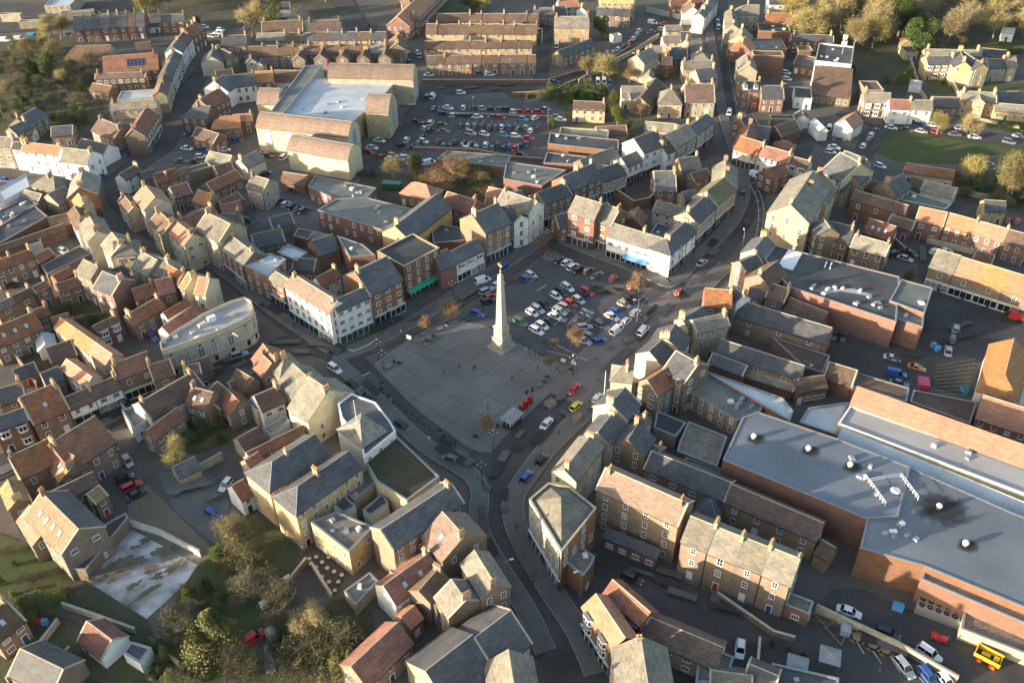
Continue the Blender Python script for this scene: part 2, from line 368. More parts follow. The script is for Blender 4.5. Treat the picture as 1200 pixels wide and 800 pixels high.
    facade(R,wp(-x,-y),wp(x,-y),h,rnd,o,True)
    if not party[1]: facade(R,wp(x,-y),wp(x,y),h,rnd,o,False)
    facade(R,wp(x,y),wp(-x,y),h,rnd,dict(o,sf=None,bay=0),None if o.get('gw') else False)
    if not party[0]: facade(R,wp(-x,y),wp(-x,-y),h,rnd,dict(o,sf=o.get('sf') if o.get('sfa') else None),bool(o.get('sfa')))
    if o.get('eg'):
        sx=1 if u.x>0 else -1; t=MB(); t.box((sx*(x+.03),0,2.8),(.10,W*.34,h-2.2),'teal')
        for i in range(4): t.box((sx*(x+.07),-W*.17+W*.34*i/3,2.8),(.12,.16,h-2.2),'frame')
        link('tall_glazing',t.mesh('tall_glazing'),R)
    if o.get('tw'):
        for i in range(o['tw']):
            t=MB(); t.box((0,-.05,0),(2.0,.12,h*.62),'ltb')
            for k in (-1,0,1): t.box((k*.95,-.1,0),(.16,.14,h*.62),'frame')
            for k in range(5): t.box((0,-.1,h*.62*k/4),(2.0,.12,.12),'frame')
            link('tall_window',t.mesh('tall_window'),R,(-x+2*x*(.12+.24*i),-y,h*.3))
    if o.get('tud'):
        t=MB()
        for i in range(int(L/1.1)+1): t.box((-x+2*x*i/int(L/1.1),-y-.03,3),(.16,.06,h-3.1),'black')
        for z in (3,3+(h-3)/2,h-.25): t.box((0,-y-.032,z),(2*x,.064,.18),'black')
        link('timber_frame',t.mesh('timber_frame'),R)
    if o.get('aw'):
        t=MB(); a0=-x+2*x*o.get('aw0',.02); a1=-x+2*x*o.get('aw1',.98); t.solid([(a0,-y-1.6,2.5),(a1,-y-1.6,2.5),(a1,-y-.25,2.5),(a0,-y-.25,2.5)],[(a0,-y-1.6,2.56),(a1,-y-1.6,2.56),(a1,-y-.25,3.3),(a0,-y-.25,3.3)],o['aw'])
        link('awning',t.mesh('awning'),R)
    return R
def solve(A,B,R,h,k,full):
    a=gp(*A,h); b=gp(*B,h); d=b-a; L=d.length; d.normalize(); r=ray(*R); best=None
    for sg in (1,-1):
        n=Vector((d.y,-d.x,0))*sg
        m=Matrix((( -d.x,-n.x,r.x),(-d.y,-n.y,r.y),(0,-k,r.z)))
        try: sol=m.inverted()@(a-CAM)
        except Exception: continue
        t,w_,s=sol
        if w_<=.3: continue
        out=(CAM-(a+b)/2).dot(-n)
        sc=(0 if out>0 else 1)+(0 if w_<12 else 2)
        if best is None or sc<best[0]: best=(sc,n,w_)
    if best is None: return None
    return a,d,L,best[1],best[2]
def poly_building(name,pts,h,roof,wall,o,label,cat,rnd):
    P=[gp(x,y,h) for x,y in pts]; ar=sum(P[i].x*P[(i+1)%len(P)].y-P[(i+1)%len(P)].x*P[i].y for i in range(len(P)))
    if ar<0: P=P[::-1]
    c=sum(P,Vector())/len(P); c.z=0; R=Root(name,c,0); tag(R.o,label,cat)
    q=[(p.x-c.x,p.y-c.y) for p in P]; n=len(q); wm='w_'+wall; ph=o.get('par',.22); b=MB(); rev=ar<0; re_=[int(z) for z in str(o.get('re','')).split('+') if z!='']
    def inset(t):
        out=[]
        for i in range(n):
            p0=Vector(q[i-1]);p1=Vector(q[i]);p2=Vector(q[(i+1)%n]); d1=(p1-p0).normalized(); d2=(p2-p1).normalized()
            n1=Vector((-d1.y,d1.x)); n2=Vector((-d2.y,d2.x)); m=(n1+n2); m=m/max(.3,m.length_squared)*2; out.append((p1.x+m.x*t,p1.y+m.y*t))
        return out
    ins=inset(.3); outp=inset(-.06); ins2=inset(.36)
    for i in range(n):
        j=(i+1)%n; oi_=(n-2-i)%n if rev else i; b.face([(*q[i],0),(*q[j],0),(*q[j],h+ph),(*q[i],h+ph)],'w_rb' if oi_ in re_ else wm); b.face([(*ins[j],h-.2),(*ins[i],h-.2),(*ins[i],h+ph),(*ins[j],h+ph)][::-1],wm)
    link('wall',b.mesh('wall'),R); r=MB()
    if o.get('apex'):
        ce=(sum(p[0] for p in ins)/n,sum(p[1] for p in ins)/n,h+float(o['apex']))
        for i in range(n): r.face([(*ins[i],h),(*ins[(i+1)%n],h),ce],roof)
    else: r.face([(*p,h) for p in ins],roof)
    ro=link('roof',r.mesh('roof'),R); cp=MB()
    for i in range(n):
        j=(i+1)%n; lo=[(*outp[i],h+ph),(*outp[j],h+ph),(*ins2[j],h+ph),(*ins2[i],h+ph)]; cp.solid(lo,[(a,bb,h+ph+.08) for a,bb,_ in lo],o.get('cop','lead'))
    link('parapet_coping',cp.mesh('parapet_coping'),R)
    for i in range(n):
        j=(i+1)%n
        if not o.get('nw'): facade(R,c+Vector((*q[i],0)),c+Vector((*q[j],0)),h,rnd,dict(o,nd=1,gw=1),bool(o.get('sf') and i==o.get('se',0)))
    for i in range(o.get('v',4)):
        a=rnd.random(); bb=rnd.random(); e=Vector(ins[0]).lerp(Vector(ins[1]),a).lerp(Vector(ins[2 if n>2 else 0]).lerp(Vector(ins[3 if n>3 else 2]),1-a),bb)
        e=e*.8; t=MB(); t.box((0,0,0),(rnd.uniform(.7,1.5),rnd.uniform(.7,1.3),rnd.uniform(.25,.7)),rnd.choice(('frame','steel','lead')),rnd.random(),.85)
        link('roof_vent',t.mesh('roof_vent'),ro,(e.x,e.y,h))
    R.h=h; R.ins=ins; return R
ORD='first second third fourth fifth sixth seventh eighth ninth tenth eleventh twelfth'.split()
def nouns(o,h,wall,flat):
    if o.get('cat'): return o['cat'].replace('_',' '),o['cat']
    if o.get('sf'): return 'shop','shop_building'
    if h<=3.2: return 'outbuilding','outbuilding'
    if flat: return 'block','flat_roofed_building'
    return 'house',{'rb':'brick_house','bb':'brick_house','wh':'rendered_house','cr':'rendered_house','st':'stone_house','yl':'stone_house','tud':'timber_framed_house','gy':'rendered_house'}[wall]
def parse(line):
    spec,ph=line.split('|'); ph=ph.strip(); t=spec.split(); tile,kind=t[0],t[1]; nums=[]; i=2
    while i<len(t) and re.fullmatch(r'-?\d+(\.\d+)?',t[i]): nums.append(float(t[i])); i+=1
    roof,wall=t[i],t[i+1]; o={}
    for x in t[i+2:]:
        if '=' in x:
            k,v=x.split('='); o[k]=[q for q in v.split(',')] if k=='sf' else (float(v) if re.fullmatch(r'-?\d*\.\d*',v) else (int(v) if re.fullmatch(r'-?\d+',v) else v))
        else: o[x]=1
    return tile,kind,nums,roof,wall,o,ph
def do_building(line):
    tile,kind,nums,roof,wall,o,ph=parse(line); rnd=random.Random(line)
    if o.get('sf')==['x']: o['sf']=1
    pitch=o.get('k',{'pan':.85,'org':.75,'slt':.68}.get(roof,.72))
    if kind=='P':
        h=nums[-1]; pts=[tc(tile,nums[i],nums[i+1]) for i in range(0,len(nums)-1,2)]
        nn,nm=nouns(o,h,wall,True); return poly_building(nm,pts,h,roof,wall,o,f'{RW[roof]} {WW[wall]} {nn} {ph}',nn.split()[-1],rnd)
    if kind=='E':
        A=tc(tile,*nums[:2]); B=tc(tile,*nums[2:4]); dep,h=nums[4:6]; a=gp(*A,h); b=gp(*B,h); v=b-a; W=v.length; v.normalize()
        u=Vector((v.y,-v.x,0)); 
        if (CAM-(a+b)/2).dot(u)>0: u=-u
        nn,nm=nouns(o,h,wall,False)
        # front wall is the gable: side walls get normal windows
        return building(nm,a,u,dep,v,W,h,pitch,roof,wall,dict(o,gw=1),f'{RW[roof]} {WW[wall]} {nn} {ph}',nn.split()[-1],rnd)
    A,B,R=tc(tile,*nums[:2]),tc(tile,*nums[2:4]),tc(tile,*nums[4:6]); h=nums[6]
    if kind=='F':
        a=gp(*A,h); b=gp(*B,h); c=gp(*R,h); d=b-a; L=d.length; d.normalize(); n=Vector((d.y,-d.x,0)); W=(c-a).dot(n)
        if W<0: n=-n; W=-W
        nn,nm=nouns(o,h,wall,True); return building(nm,a,d,L,n,W,h,0,roof,wall,o,f'{RW[roof]} {WW[wall]} {nn} {ph}',nn.split()[-1],rnd,flat=True)
    if kind=='S': pitch=o.get('k',.35)
    s=solve(A,B,R,h,pitch,False)
    if s is None: print('UNSOLVED',line); return
    a,d,L,n,w_=s
    if w_>16 or w_<1: print('WIDE %.1f'%w_,'L %.1f'%L,line[:60])
    W=w_ if kind=='S' else 2*w_; k=o.get('n',1)
    nn,nm=nouns(o,h,wall,False)
    if kind=='H': o['hip']=o.get('hip','AB')
    flip=o.get('hip','')
    for i in range(k):
        lab=f'{RW[roof]} {WW[wall]} {nn} {ph}' if k==1 else f'{ORD[i]} {WW[wall]} {nn} {ph}'
        oo=dict(o); 
        if k>1:
            nm='terraced_house' if nn=='house' else nm
            oo['hip']=('A' if i==0 and 'A' in flip else '')+('B' if i==k-1 and 'B' in flip else '')
            hh=h+rnd.uniform(-.12,.12); rf=roof if rnd.random()<.8 else rnd.choice(('brn','gry',roof))
        else: hh,rf=h,roof
        oo['vg']=o.get('vg',0 if k>1 else (1 if rnd.random()<.45 else 0))
        building(nm,a+d*(L/k*i),d,L/k,n,W+(rnd.uniform(-.1,.1) if k>1 else 0),hh,pitch,rf,wall,oo,lab,nn.split()[-1],rnd,group=ph if k>1 else None,mono=kind=='S',party=(i>0,i<k-1),chs=([.96] if k>1 else None))
        if o.get('wg'):
            # rear wing towards the viewer, part of the same house
            pass
BLD='''
a0 F 310 50 490 45 520 -40 5 wht st nr | of the bus station at the top left edge
a0 F 425 105 655 85 650 70 3.4 wht st cat=shelter nw nr | long bus canopy left of the slate terrace
a0 F 130 165 290 155 285 140 3 wht st cat=shelter nw nr | bus canopy behind the turquoise van
a0 F 0 110 140 110 140 98 3 wht st cat=shelter nw nr | bus canopy touching the left edge
a0 G 515 215 1010 185 750 100 5.5 slt rb n=8 | from the left in the slate terrace below the bus station
a0 G 1020 190 1115 185 1068 165 3 slt wh | between the slate terrace and a brick house
a0 G 1125 155 1290 150 1210 103 5.5 slt rb | beside the small white garage at top left
a0 G 450 405 770 395 640 320 4 brn st hip=A | long and low, behind the solar panelled roof
a0 G 725 515 1110 485 950 382 5 pan rb sol | with a solar panel on its slope
a0 G 665 555 1015 540 830 512 5.5 brn bb | with the green panels, below the solar roof
a0 G 625 630 760 655 690 590 3.5 brn rb | small, left of the pale metal shed
a0 F 820 710 1125 690 1125 630 5 wht st nr nw | long shed behind the corrugated workshop
a1 G 770 -20 1095 -40 930 -85 6 gry st nd cat=workshop | corrugated, beside the street at upper left
a0 G 1165 670 1202 545 1130 570 7 brn st n=2 | of the brown pair on the upper left street
b0 G 3 545 78 385 20 370 7 slt st n=2 bay | of the slate pair on the upper left street
b0 G 80 370 155 265 60 262 7 slt wh n=2 | of the white pair on the upper left street
b0 G 160 262 238 205 130 185 7 pan rb n=3 | from the near end of the red brick row uphill
a1 G 1012 160 1105 5 960 60 7 pan bb sf=x | long, at the mouth of the upper left street
b0 E 212 448 366 440 9 5.5 slt cr nw | with a blank gable facing the junction
b0 F 372 440 440 435 430 400 4 gry bb nr | behind the blank cream gable
b0 G 350 320 530 315 430 250 7 slt bb | big, above the blank cream gable
b0 G 290 385 385 425 330 335 6 slt bb | wedged above the blank cream gable
b0 E 525 440 600 435 6 5 slt cr | left one of two little cream gables
b0 E 600 460 645 460 5 4 slt cr | right one of two little cream gables
b0 G 585 580 715 575 650 500 6 org rb | left of the stone supermarket
b0 G 715 572 900 575 810 495 4 brn wh | touching the supermarket's left corner
b0 G 400 618 600 595 460 525 6.5 slt wh win=2 | with many windows above the red roofed house
b0 E 232 625 402 645 7 6.5 slt wh nw | blank gable, left of the many windowed house
b0 G 275 768 412 688 262 662 6 pan rb | below the blank white gable
H1 b1 G 75 30 250 45 150 -60 5.5 slt rb hip=A | at the junction corner with cars before it
b1 G 285 115 490 100 390 20 4 org bb hip=A | low, beside the parked cars at upper left
b1 G 440 60 570 50 520 5 5 org rb | against the supermarket's left wall
b0 G 640 235 925 220 780 148 5 brn bb | long hall above the orange lit terraces
b0 G 960 235 1194 225 1080 145 5 brn bb | second long hall above the orange lit terraces
b0 E 815 130 935 135 8 6 gry st | stone gable at the top, left of the factory
b0 G 755 65 835 60 795 20 4 slt wh | top edge cottage beside the dark conifer
px G 300 48.5 452 47 375 38.5 5 slt yl n=9 | from the left in the farther terrace left of the factory
px G 290 66 452 62 375 53 5.5 brn bb n=9 | from the left in the nearer terrace behind the supermarket
px E 342 71 357 71 7 5 brn bb | first rear gable from left behind the supermarket
px E 368 70 383 70 7 5 brn bb | second rear gable from left behind the supermarket
px E 394 70 408 70 7 5 brn bb | third rear gable from left behind the supermarket
px E 418 70 433 70 7 5 brn bb | fourth rear gable from left behind the supermarket
px E 443 69 458 69 7 5 brn bb | fifth rear gable from left behind the supermarket
px E 454 59.5 475 59 12 6 brn bb | at the right end of the nearer supermarket terrace
px E 453 30 480 32 70 6 org rb nd cat=factory | left one of two long parallel halls
px E 477 27 493 26 60 6 brn rb nd cat=factory | right one of two long parallel halls
px G 511 26 631 26.5 570 16.5 5 brn yl n=9 | from left in the top row of four terraces
px G 499 40 629 40.5 560 29 5 brn yl n=10 | from left in the second row of four terraces
px G 497 57.5 624 56.5 560 48 5 brn yl n=7 | from left in the third row of four terraces
px G 500 75 628 73.5 560 65 5 brn bb n=12 | from left in the nearest row of four terraces
px G 384 91 484 93 434 75.5 10.5 pnk st br eg nw nd nc cat=supermarket | rear wing with an arched roof
px G 428 131 455 132.5 440 110.5 10 pnk st br eg nw nd nc cat=supermarket | middle wing with tall green glazed end
px G 300 149 408 161 356 137 9 pnk cr br nd nc nw eg tw=3 cat=supermarket | long side wing with three tall windows
px G 336.5 175 407.5 187.5 372 163 7.5 pnk cr br nw nd nc cat=supermarket | nearest wing with a blank sunlit wall
px G 301 122 326 122.5 313 104 7 pnk cr br nw nd nc cat=supermarket | small left wing
px P 360 92 465 96 452 110 432 128 415 143 322 133 8 wht st nw v=8 cat=supermarket | flat middle with snowy white roof
px P 357 78 378 76 332 133 317 132 9 flt gy nw v=0 cat=supermarket | narrow grey-green strip along the left
c1 P 665 325 740 265 1190 300 1150 380 4 flt rb nw | low, between two car parks and winter trees
d0 G 150 110 300 110 225 60 5 slt bb | above the road end of the four terraces
d0 G 330 60 470 50 380 5 5 org wh | at the top edge beside a white gable
d0 E 450 75 518 80 8 5 slt wh nw | white gable at top, above the stone villa block
d0 G 297 195 540 195 420 118 7 gry yl sp=4. | large and square, right of the four terraces
d0 G 355 405 588 318 430 318 4.5 slt bb sp=3.4 | long, beside the ring road bend
d0 F 620 -35 865 -35 930 -90 12 gry yl nr | tall mill at the top edge
d0 G 590 105 825 115 700 60 5.5 slt bb n=4 | from left in the row before the tall mill
d0 F 710 262 770 252 770 232 2.8 wht wh nr | white hut by the ring road wall
d0 G 1075 220 1194 215 1130 180 5 gry cr | farther one by the ring road end
d0 G 1060 300 1230 295 1150 250 4.5 gry cr | nearer one by the ring road end
e0 E 5 100 130 100 10 5 brn wh nw | white gable at the top beside the high street
e0 G -80 60 150 45 40 0 5 pan rb | row at the top left of the high street
d0 E 810 420 925 450 11 8 gry st | tall villa with a chimney beside the ring road
d0 E 920 550 985 555 6 4 gry st | small wing below the tall villa
d0 G 945 385 1055 385 1000 325 4 gry st | flat grey cottage right of the tall villa
d0 G 1050 455 1120 455 1085 400 5 org rb | tiny, right of the tall villa
d0 G 1100 415 1230 415 1160 335 5 slt rb | red brick wall behind the high street
d0 G 768 680 950 680 855 605 5 gry cr | beside the ivy hedge with two chimneys
d0 G 960 745 1070 605 965 600 4 brn bb | long shed right of the cream hedge house
d0 G 1025 728 1190 735 1110 622 5.5 gry yl hip=AB | square hipped villa behind the high street
d0 G 425 765 650 775 540 712 5 brn yl | sunlit orange walled, below the ivy hedge
e0 G 5 485 222 483 110 425 6 gry yl | wide lit front on the high street bend
e0 G 20 715 225 715 130 590 6 brn st | big shaded roof on the high street's left
e0 G 60 422 185 427 120 357 6 gry st hip=AB | hipped, above the wide lit front
e0 G 50 362 150 352 100 272 6 gry st | two above the wide lit front
e0 G -10 298 62 298 25 225 5 slt rb | behind the high street, far up on the left
e0 G 150 130 250 0 158 40 7 slt wh n=4 | from the near end on the high street's far left
e0 G 375 105 535 110 450 35 7 gry st hip=A | large, at the top right of the high street
e0 G 300 200 290 90 345 120 7 gry st | topmost on the right side of the high street
e0 E 320 290 470 305 10 7 gry yl | sunlit gable on the right of the high street
e0 E 320 345 480 370 8 6 org rb | orange gable on the right of the high street
e0 E 390 500 520 505 12 7 gry st | with stacked chimneys on the high street
e0 G 400 640 550 640 475 572 7 slt rb dm=2 | with two dormers above the old corner inn
e0 G 552 690 708 692 630 602 5.5 slt rb | right of the house with two dormers
e0 G 585 165 765 170 680 95 6 pan rb | behind the high street at the top
e0 F 530 225 755 235 750 180 5 asp rb nw | below the red tiled house at the top
e0 F 470 350 730 350 730 280 4.5 gry rb nw | low workshop left of the narrow back lane
e0 F 495 395 710 400 710 365 8 brn rb nw nr | tall blank wall left of the back lane
e0 G 760 285 1055 295 900 245 5 slt rb | long, left of the telephone mast
e0 F 812 365 912 365 912 330 4 gry rb nr | small garage left of the telephone exchange
e0 F 925 432 1180 460 1175 332 10 asp wh nw v=8 cat=telephone_exchange | carrying aerials
e0 S 905 665 1175 690 1050 472 3.5 brn bb k=.35 nd | wide hall in front of the telephone exchange
e0 F 780 690 905 700 905 622 4 brn wh nr | left of the wide brown hall
e0 G 605 30 765 30 690 -20 6 slt wh | villa at the very top right of centre
e0 G 860 60 940 60 900 15 4 gry cr | cottage right of the top white villa
e0 F 790 235 945 245 945 190 3 gry wh nr | pale garages below the golden trees
f0 G 520 455 715 450 620 395 6.5 slt yl bay | left wing of the gabled stone mansion
f0 E 702 472 835 482 14 7.5 slt yl | left one of the mansion's twin gables
f0 E 838 490 945 480 14 7.5 slt yl | right one of the mansion's twin gables
f0 G 948 480 1080 475 1010 415 5.5 slt st | shaded right wing of the gabled mansion
f0 G 500 385 900 395 700 350 6 gry st | back range behind the gabled mansion
f0 G 1085 470 1150 470 1118 395 6 gry st | behind the mansion's right wing
f0 G 755 700 1000 715 880 645 6 gry yl | almshouse below the mansion lawn
f0 E 845 716 920 724 6 6.3 gry yl | centre gable of the almshouse
f0 G 985 775 1230 795 1090 730 3.5 gry yl | low wing at the right of the almshouse
f0 G 1015 720 1230 720 1100 642 4 slt st | low dark range at the right edge
f0 G 80 720 265 725 170 650 6 gry bb bay | left end of the row facing the green
f0 F 85 640 215 640 215 575 6 brn bb nr | behind the bay windowed row end
f0 G 255 762 555 772 410 702 6 pan wh n=2 | from left in the white pair facing the green
f0 G 565 745 740 750 650 682 3.5 slt bb | low, between the white pair and the almshouse
f0 E 345 305 460 310 6 4 org bb nw | barn below the big golden tree
f0 F 365 375 455 375 455 330 3 slt st nr | below the sunlit barn gable
f0 F 390 600 475 612 475 575 2.5 wht wh nr nw | greenhouse in a garden above the white pair
f0 G 380 230 460 225 420 195 4 slt bb | in the wood behind the golden tree
f0 G 1040 225 1125 235 1080 195 4 wht wh | in the wood at the right edge
a1 G -60 232 75 235 20 165 8 gry st | tall, at the left edge beside the white terrace
a1 G 80 245 150 250 110 200 8 slt wh | left end of the tall white terrace
a1 G 152 262 405 290 280 215 8 org wh sp=3.2 | middle of the tall white terrace
a1 G 420 335 610 358 520 250 7 gry wh nd sp=4. vg=0 | right end of the tall white terrace
a1 G 530 252 720 298 690 205 4 slt wh | long dark roof behind the white terrace end
a1 G 638 118 795 188 780 68 5 brn bb | left of the upper street mouth
a1 G 100 150 230 150 165 108 3 pan wh | shed above the white terrace
a1 G 205 100 340 20 200 -10 5 slt bb | in the overgrown gardens at left
a1 P -60 560 180 425 215 515 -10 640 5 wht wh nw v=0 | long shed at the left edge
a1 H 215 505 390 555 340 430 6 gry bb | hipped, below the white terrace
a1 E 472 592 682 565 12 7 gry rb nw | big blank red gable facing the street
a1 E 300 600 410 640 6 4 gry st | small cream gable below the hipped roof
a1 G 150 590 265 620 210 545 4 gry bb | small, against the long white shed
a1 P -40 700 190 590 270 640 20 770 4 slt rb nw v=6 | slate shed with rooflights at the left edge
a1 P -30 810 240 645 335 725 -30 930 4 slt rb nw v=2 | nearer slate shed with a green gutter
a2 G -10 175 460 10 220 50 3.5 brn rb nw | long lean range below the slate sheds
a2 G -40 310 245 208 100 190 6 pan bb n=2 | from left in the pair above the black car
a2 G 270 245 380 185 300 165 4 pan rb | annexe right of the pair above the black car
a2 F 180 135 292 110 280 85 3 wht gy nr nw cat=conservatory | glazed roof by the brick garden wall
a2 P 290 270 560 130 650 180 330 330 3 asp bb nw v=0 | long dark shed leading up to the street
a2 G -20 590 240 460 110 470 5.5 pan bb n=2 | from left in the row across from the black car
a2 G 255 460 355 410 290 385 5 pan bb | with the white dish, in the middle of the row
a2 G 415 450 575 400 480 365 5 pan bb | left of the tall gabled house, above the round bush
a2 G 400 375 520 315 425 305 4 pan rb | small hipped roof above the round bush
a2 G -30 845 305 702 110 640 5.5 pan bb sk=3 | with three skylights at the left edge
a2 G 255 635 350 600 280 560 5 pan bb | between the skylit roof and the round bush
a2 G 530 305 635 360 640 250 9 gry bb | tall lit slope beside the round bush
a2 G 655 412 787 468 830 352 8.5 slt rb | with a red gable below the tall lit slope
a2 G 940 682 1165 552 1000 545 5 pan bb | left of the curved stone bank, with lit gable
a2 G 685 745 850 665 740 645 5 brn rb bay | with big white windows left of the bank
a2 G 378 700 740 960 645 785 6 org cr n=3 nc | from the top in the cream walled orange range
a2 G 380 692 500 655 410 615 4 pan bb | at the top of the orange roofed range
px G 196 373 223 357 204 359 6 pan wh hip=B nc | upper long roof above the curved bank
px G 198 392 240 362 212 368 7 pan wh hip=B nc | lower long roof touching the curved bank
b2 G 60 412 100 435 170 335 8 org cr | left orange roof behind the curved bank
b2 G 165 460 240 470 290 355 8 org cr | right orange roof behind the curved bank
b2 G -60 340 50 400 40 290 8 pan bb | red roof left of the orange roofs by the bank
px P 190 414 225 402 255 391 280 380 292 373 297.5 364 295 355 287 351 270 356 240 370 210 388 188 404 8 pal cr v=3 nw cop=cap par=.8 cat=bank | with a curved corner and tall windows
a1 G 880 470 1000 400 930 372 5 brn wh | white corner at the street fork
a1 G 935 585 1008 678 1058 555 9 org cr sp=2.2 | big orange lit slope at the street fork
px G 175 260 190 275 188 249 9 brn st | below the big orange slope on the lane
px G 192 269 216 288 212 264 9 org cr | with an orange slope halfway down the lane
px G 229 269 257 283 256 256 10.5 gry st | tallest on the lane, four storeys
px G 257 290 285 312 285 287 8 gry rb sf=x | with a bronze lit roof on the shopping street
b2 P 510 265 690 180 810 225 680 345 8 wht rb v=2 sf=x | large white roof on the shopping street
b2 P 745 175 820 118 960 175 880 235 6 wht bb v=1 | square white roof behind the shopping street
b2 G 682 350 795 420 765 325 8 gry rb sf=x nc | between the white roof and the corner shop
b2 G 800 405 1110 600 1000 412 10.5 pnk wh sf=navy,teal,frame sp=2.4 rt=cap | long front of the white corner shop
c2 G -35 590 205 482 75 452 10.5 slt wh sf=teal,green sp=2.3 | square front of the white corner shop
b2 G 1055 410 1194 337 1090 312 6 pan wh | yard wing behind the white corner shop
b2 G 850 290 1000 302 930 215 4 slt bb | yard workshop behind the white corner shop
c2 G 212 472 432 362 190 262 10 slt rb sf=navy,ltb sp=3. | three storeys, right of the white corner shop
c2 F 437 280 688 150 470 65 10.5 asp rb sf=ink aw=green sp=3.2 nr cop=cap | with a long green awning
c2 G 695 295 800 257 740 150 6.5 slt rb nw nd nc | over an archway off the square
c2 G 805 250 1000 152 880 110 6.5 slt tud sf=frame bay=1 nc | low and bay windowed, right of the archway
c1 G 1010 845 1190 762 970 683 10 slt bb sf=navy,ltb | three storeys with a cream side wall
c2 E 285 30 480 90 22 7 slt yl nw nd | hall with its lit gable behind the green awning
c1 H 405 558 632 610 575 495 4 org rb | hipped, beside the green container
c1 G 700 645 900 705 860 583 5 pan rb | red roof between the trees and the square
c1 G 1010 575 1120 602 1060 520 4 org cr | small lit, near the trees behind the square
c1 G 1000 640 1150 662 1080 592 4 pan rb | below the small lit cottage behind the square
px P 361 219 370 207 441 221 430 232 393 234 5 flt rb v=5 | farther part of the long L shaped block
px P 372 247 394 234.5 431 232.5 500 250 480 253 448 270 6 flt rb v=5 | nearer part of the long L shaped block
b1 G 765 480 940 507 880 425 3 brn rb nw | low, left of the L shaped block
b1 G 245 332 400 362 340 280 4 gry yl | single storey with lit roof by the cars
b1 E 440 350 535 385 8 5 gry cr nw | small cream gable with a white chimney
b1 G 540 385 615 350 560 315 4 brn wh | behind the small cream gable
b1 G 290 545 500 450 380 430 4 pan bb nc | upper of two long yard roofs
b1 G 380 670 512 602 430 570 4 pan bb nc | lower of two long yard roofs
b1 G 150 610 255 650 230 548 6 org bb | orange lit, between the lane and yard roofs
b1 G 530 515 645 548 635 450 7 gry st | alone in the yard with a white chimney
b1 G -20 470 135 405 50 400 5 pan bb | long red range above the lane
b1 F 140 422 290 378 250 352 4 flt bb nr nw | in the yards above the lane
b1 G 100 810 338 708 180 690 7 pan cr | dark red ridge above the lane's tallest house
b1 G 340 792 470 792 390 702 5 slt bb | slate, right of the lane's tallest house
b2 G 590 140 800 95 700 22 5 slt bb | slate cluster in the shopping street yard
b2 G 985 75 1120 110 1050 40 3 gry rb nw | small store below the L shaped block
d1 G 225 640 420 567 300 512 8 slt bb sf=x | left end of the curved slate row
d1 G 425 545 632 448 455 400 8 slt rb n=2 sf=x | from left in the red middle of the slate row
d1 G 640 480 800 425 700 360 7 slt st sf=x | right end of the curved slate row
d1 G 810 378 925 324 832 282 6.5 slt wh sf=x | lower white shop before the tall white one
d1 G 922 283 1078 222 915 155 9 slt wh sf=x | tallest on the north street with cream gable
d1 G 1082 288 1170 245 1100 190 7 brn wh sf=x | low white shop right of the tall white one
d1 E 120 712 225 638 12 10 gry tud sf=x | taller gabled one at the square's top corner
d1 E 15 762 115 737 10 9 slt tud sf=x | lower gabled one at the square's top corner
d1 P -40 340 380 400 210 510 -60 460 5 flt rb v=4 nw | dark green roof behind the slate row
d1 P 250 215 265 140 745 190 745 270 6 asp rb v=3 nw | with roof rails, beside the supermarket car park
d1 P 220 350 245 275 700 325 690 370 5 asp rb v=3 nw | lower one beside the supermarket car park
d1 F 325 168 670 187 670 122 5.2 gry st nr nw | pale strip behind the railed flat roof
d1 G 392 690 575 745 520 600 10.5 gry rb sf=ink,ink sp=3. | tall left half of the island block front
d1 G 578 752 690 790 690 648 9 gry rb sf=teal,dkg | right half of the tall island block front
px G 711 277 785 300 752 272 7 gry wh sf=ltb,ink,sand sp=2.6 hip=B aw=blue aw0=.30 aw1=.68 | long low inn front facing the car park
px G 785.5 299.5 816 272 795 267 7.5 slt wh n=2 sf=x hip=A | from the corner along the island block side
px E 729 262 752 266 7 5 pan rb nw | pyramid like red gable inside the island block
d1 G 985 685 1190 735 1080 627 5 gry cr nc | cottage inside the island block
d1 G 1000 545 1150 545 1080 405 5 slt rb | upper workshop inside the island block
e1 G 105 775 238 650 90 640 8 slt st sf=x | middle of the island block's street side
e1 G 240 640 375 530 225 500 8 mos st sf=x | mossy roof on the island block's street side
e1 G 378 530 375 385 300 400 8 gry st n=2 sf=x | from near end at the island block's rounded top
e1 G 0 420 140 402 60 305 6 slt bb | in the upper yard of the island block
e1 G 85 480 200 442 120 402 5 brn bb nc | small, in the island block's yard
e1 G 20 610 110 590 50 540 5 slt bb nc | lowest in the island block's yard
e1 G -40 240 100 155 10 85 8 gry st n=2 sf=x | from near end on the bend above the white shops
e1 G 105 150 225 55 130 30 8 slt st n=2 sf=x | from near end on the bend near the high street
e1 G 358 247 515 295 420 165 6 pan cr sf=ink nc | left half of the old corner inn
e1 G 520 290 735 350 620 240 6 pan wh win=2 sp=2. | middle of the old corner inn
e1 G 738 352 870 388 805 312 6 brn wh bay | right end of the old corner inn
e1 G 355 230 400 110 440 165 5 pan wh | rear wing of the corner inn on the street
e1 G 475 175 600 190 540 90 4 slt bb nc | grey shed inside the corner inn yard
e1 H 630 240 780 262 710 192 4 pan bb | hipped outhouse behind the corner inn
e1 G 690 165 830 120 740 60 3.2 brn rb nw | wide brown shed behind the corner inn
e1 G 445 110 530 80 470 15 5.5 brn rb | above the corner inn on the street
e1 F 620 50 790 50 790 18 4 slt bb nr nw | low, behind the wide brown shed
e1 E 795 42 885 46 5 3.5 brn wh nw | little white gable in the back yard
e1 G 890 60 955 125 935 45 4 wht wh nc nw cat=shop | white sided with a painted sign
e1 E 1060 75 1190 112 9 4.5 org wh nw | white gabled pub at the back lane
e1 G 970 400 1110 480 1130 290 9 slt cr | stepped cream parapets behind the tall brick gable
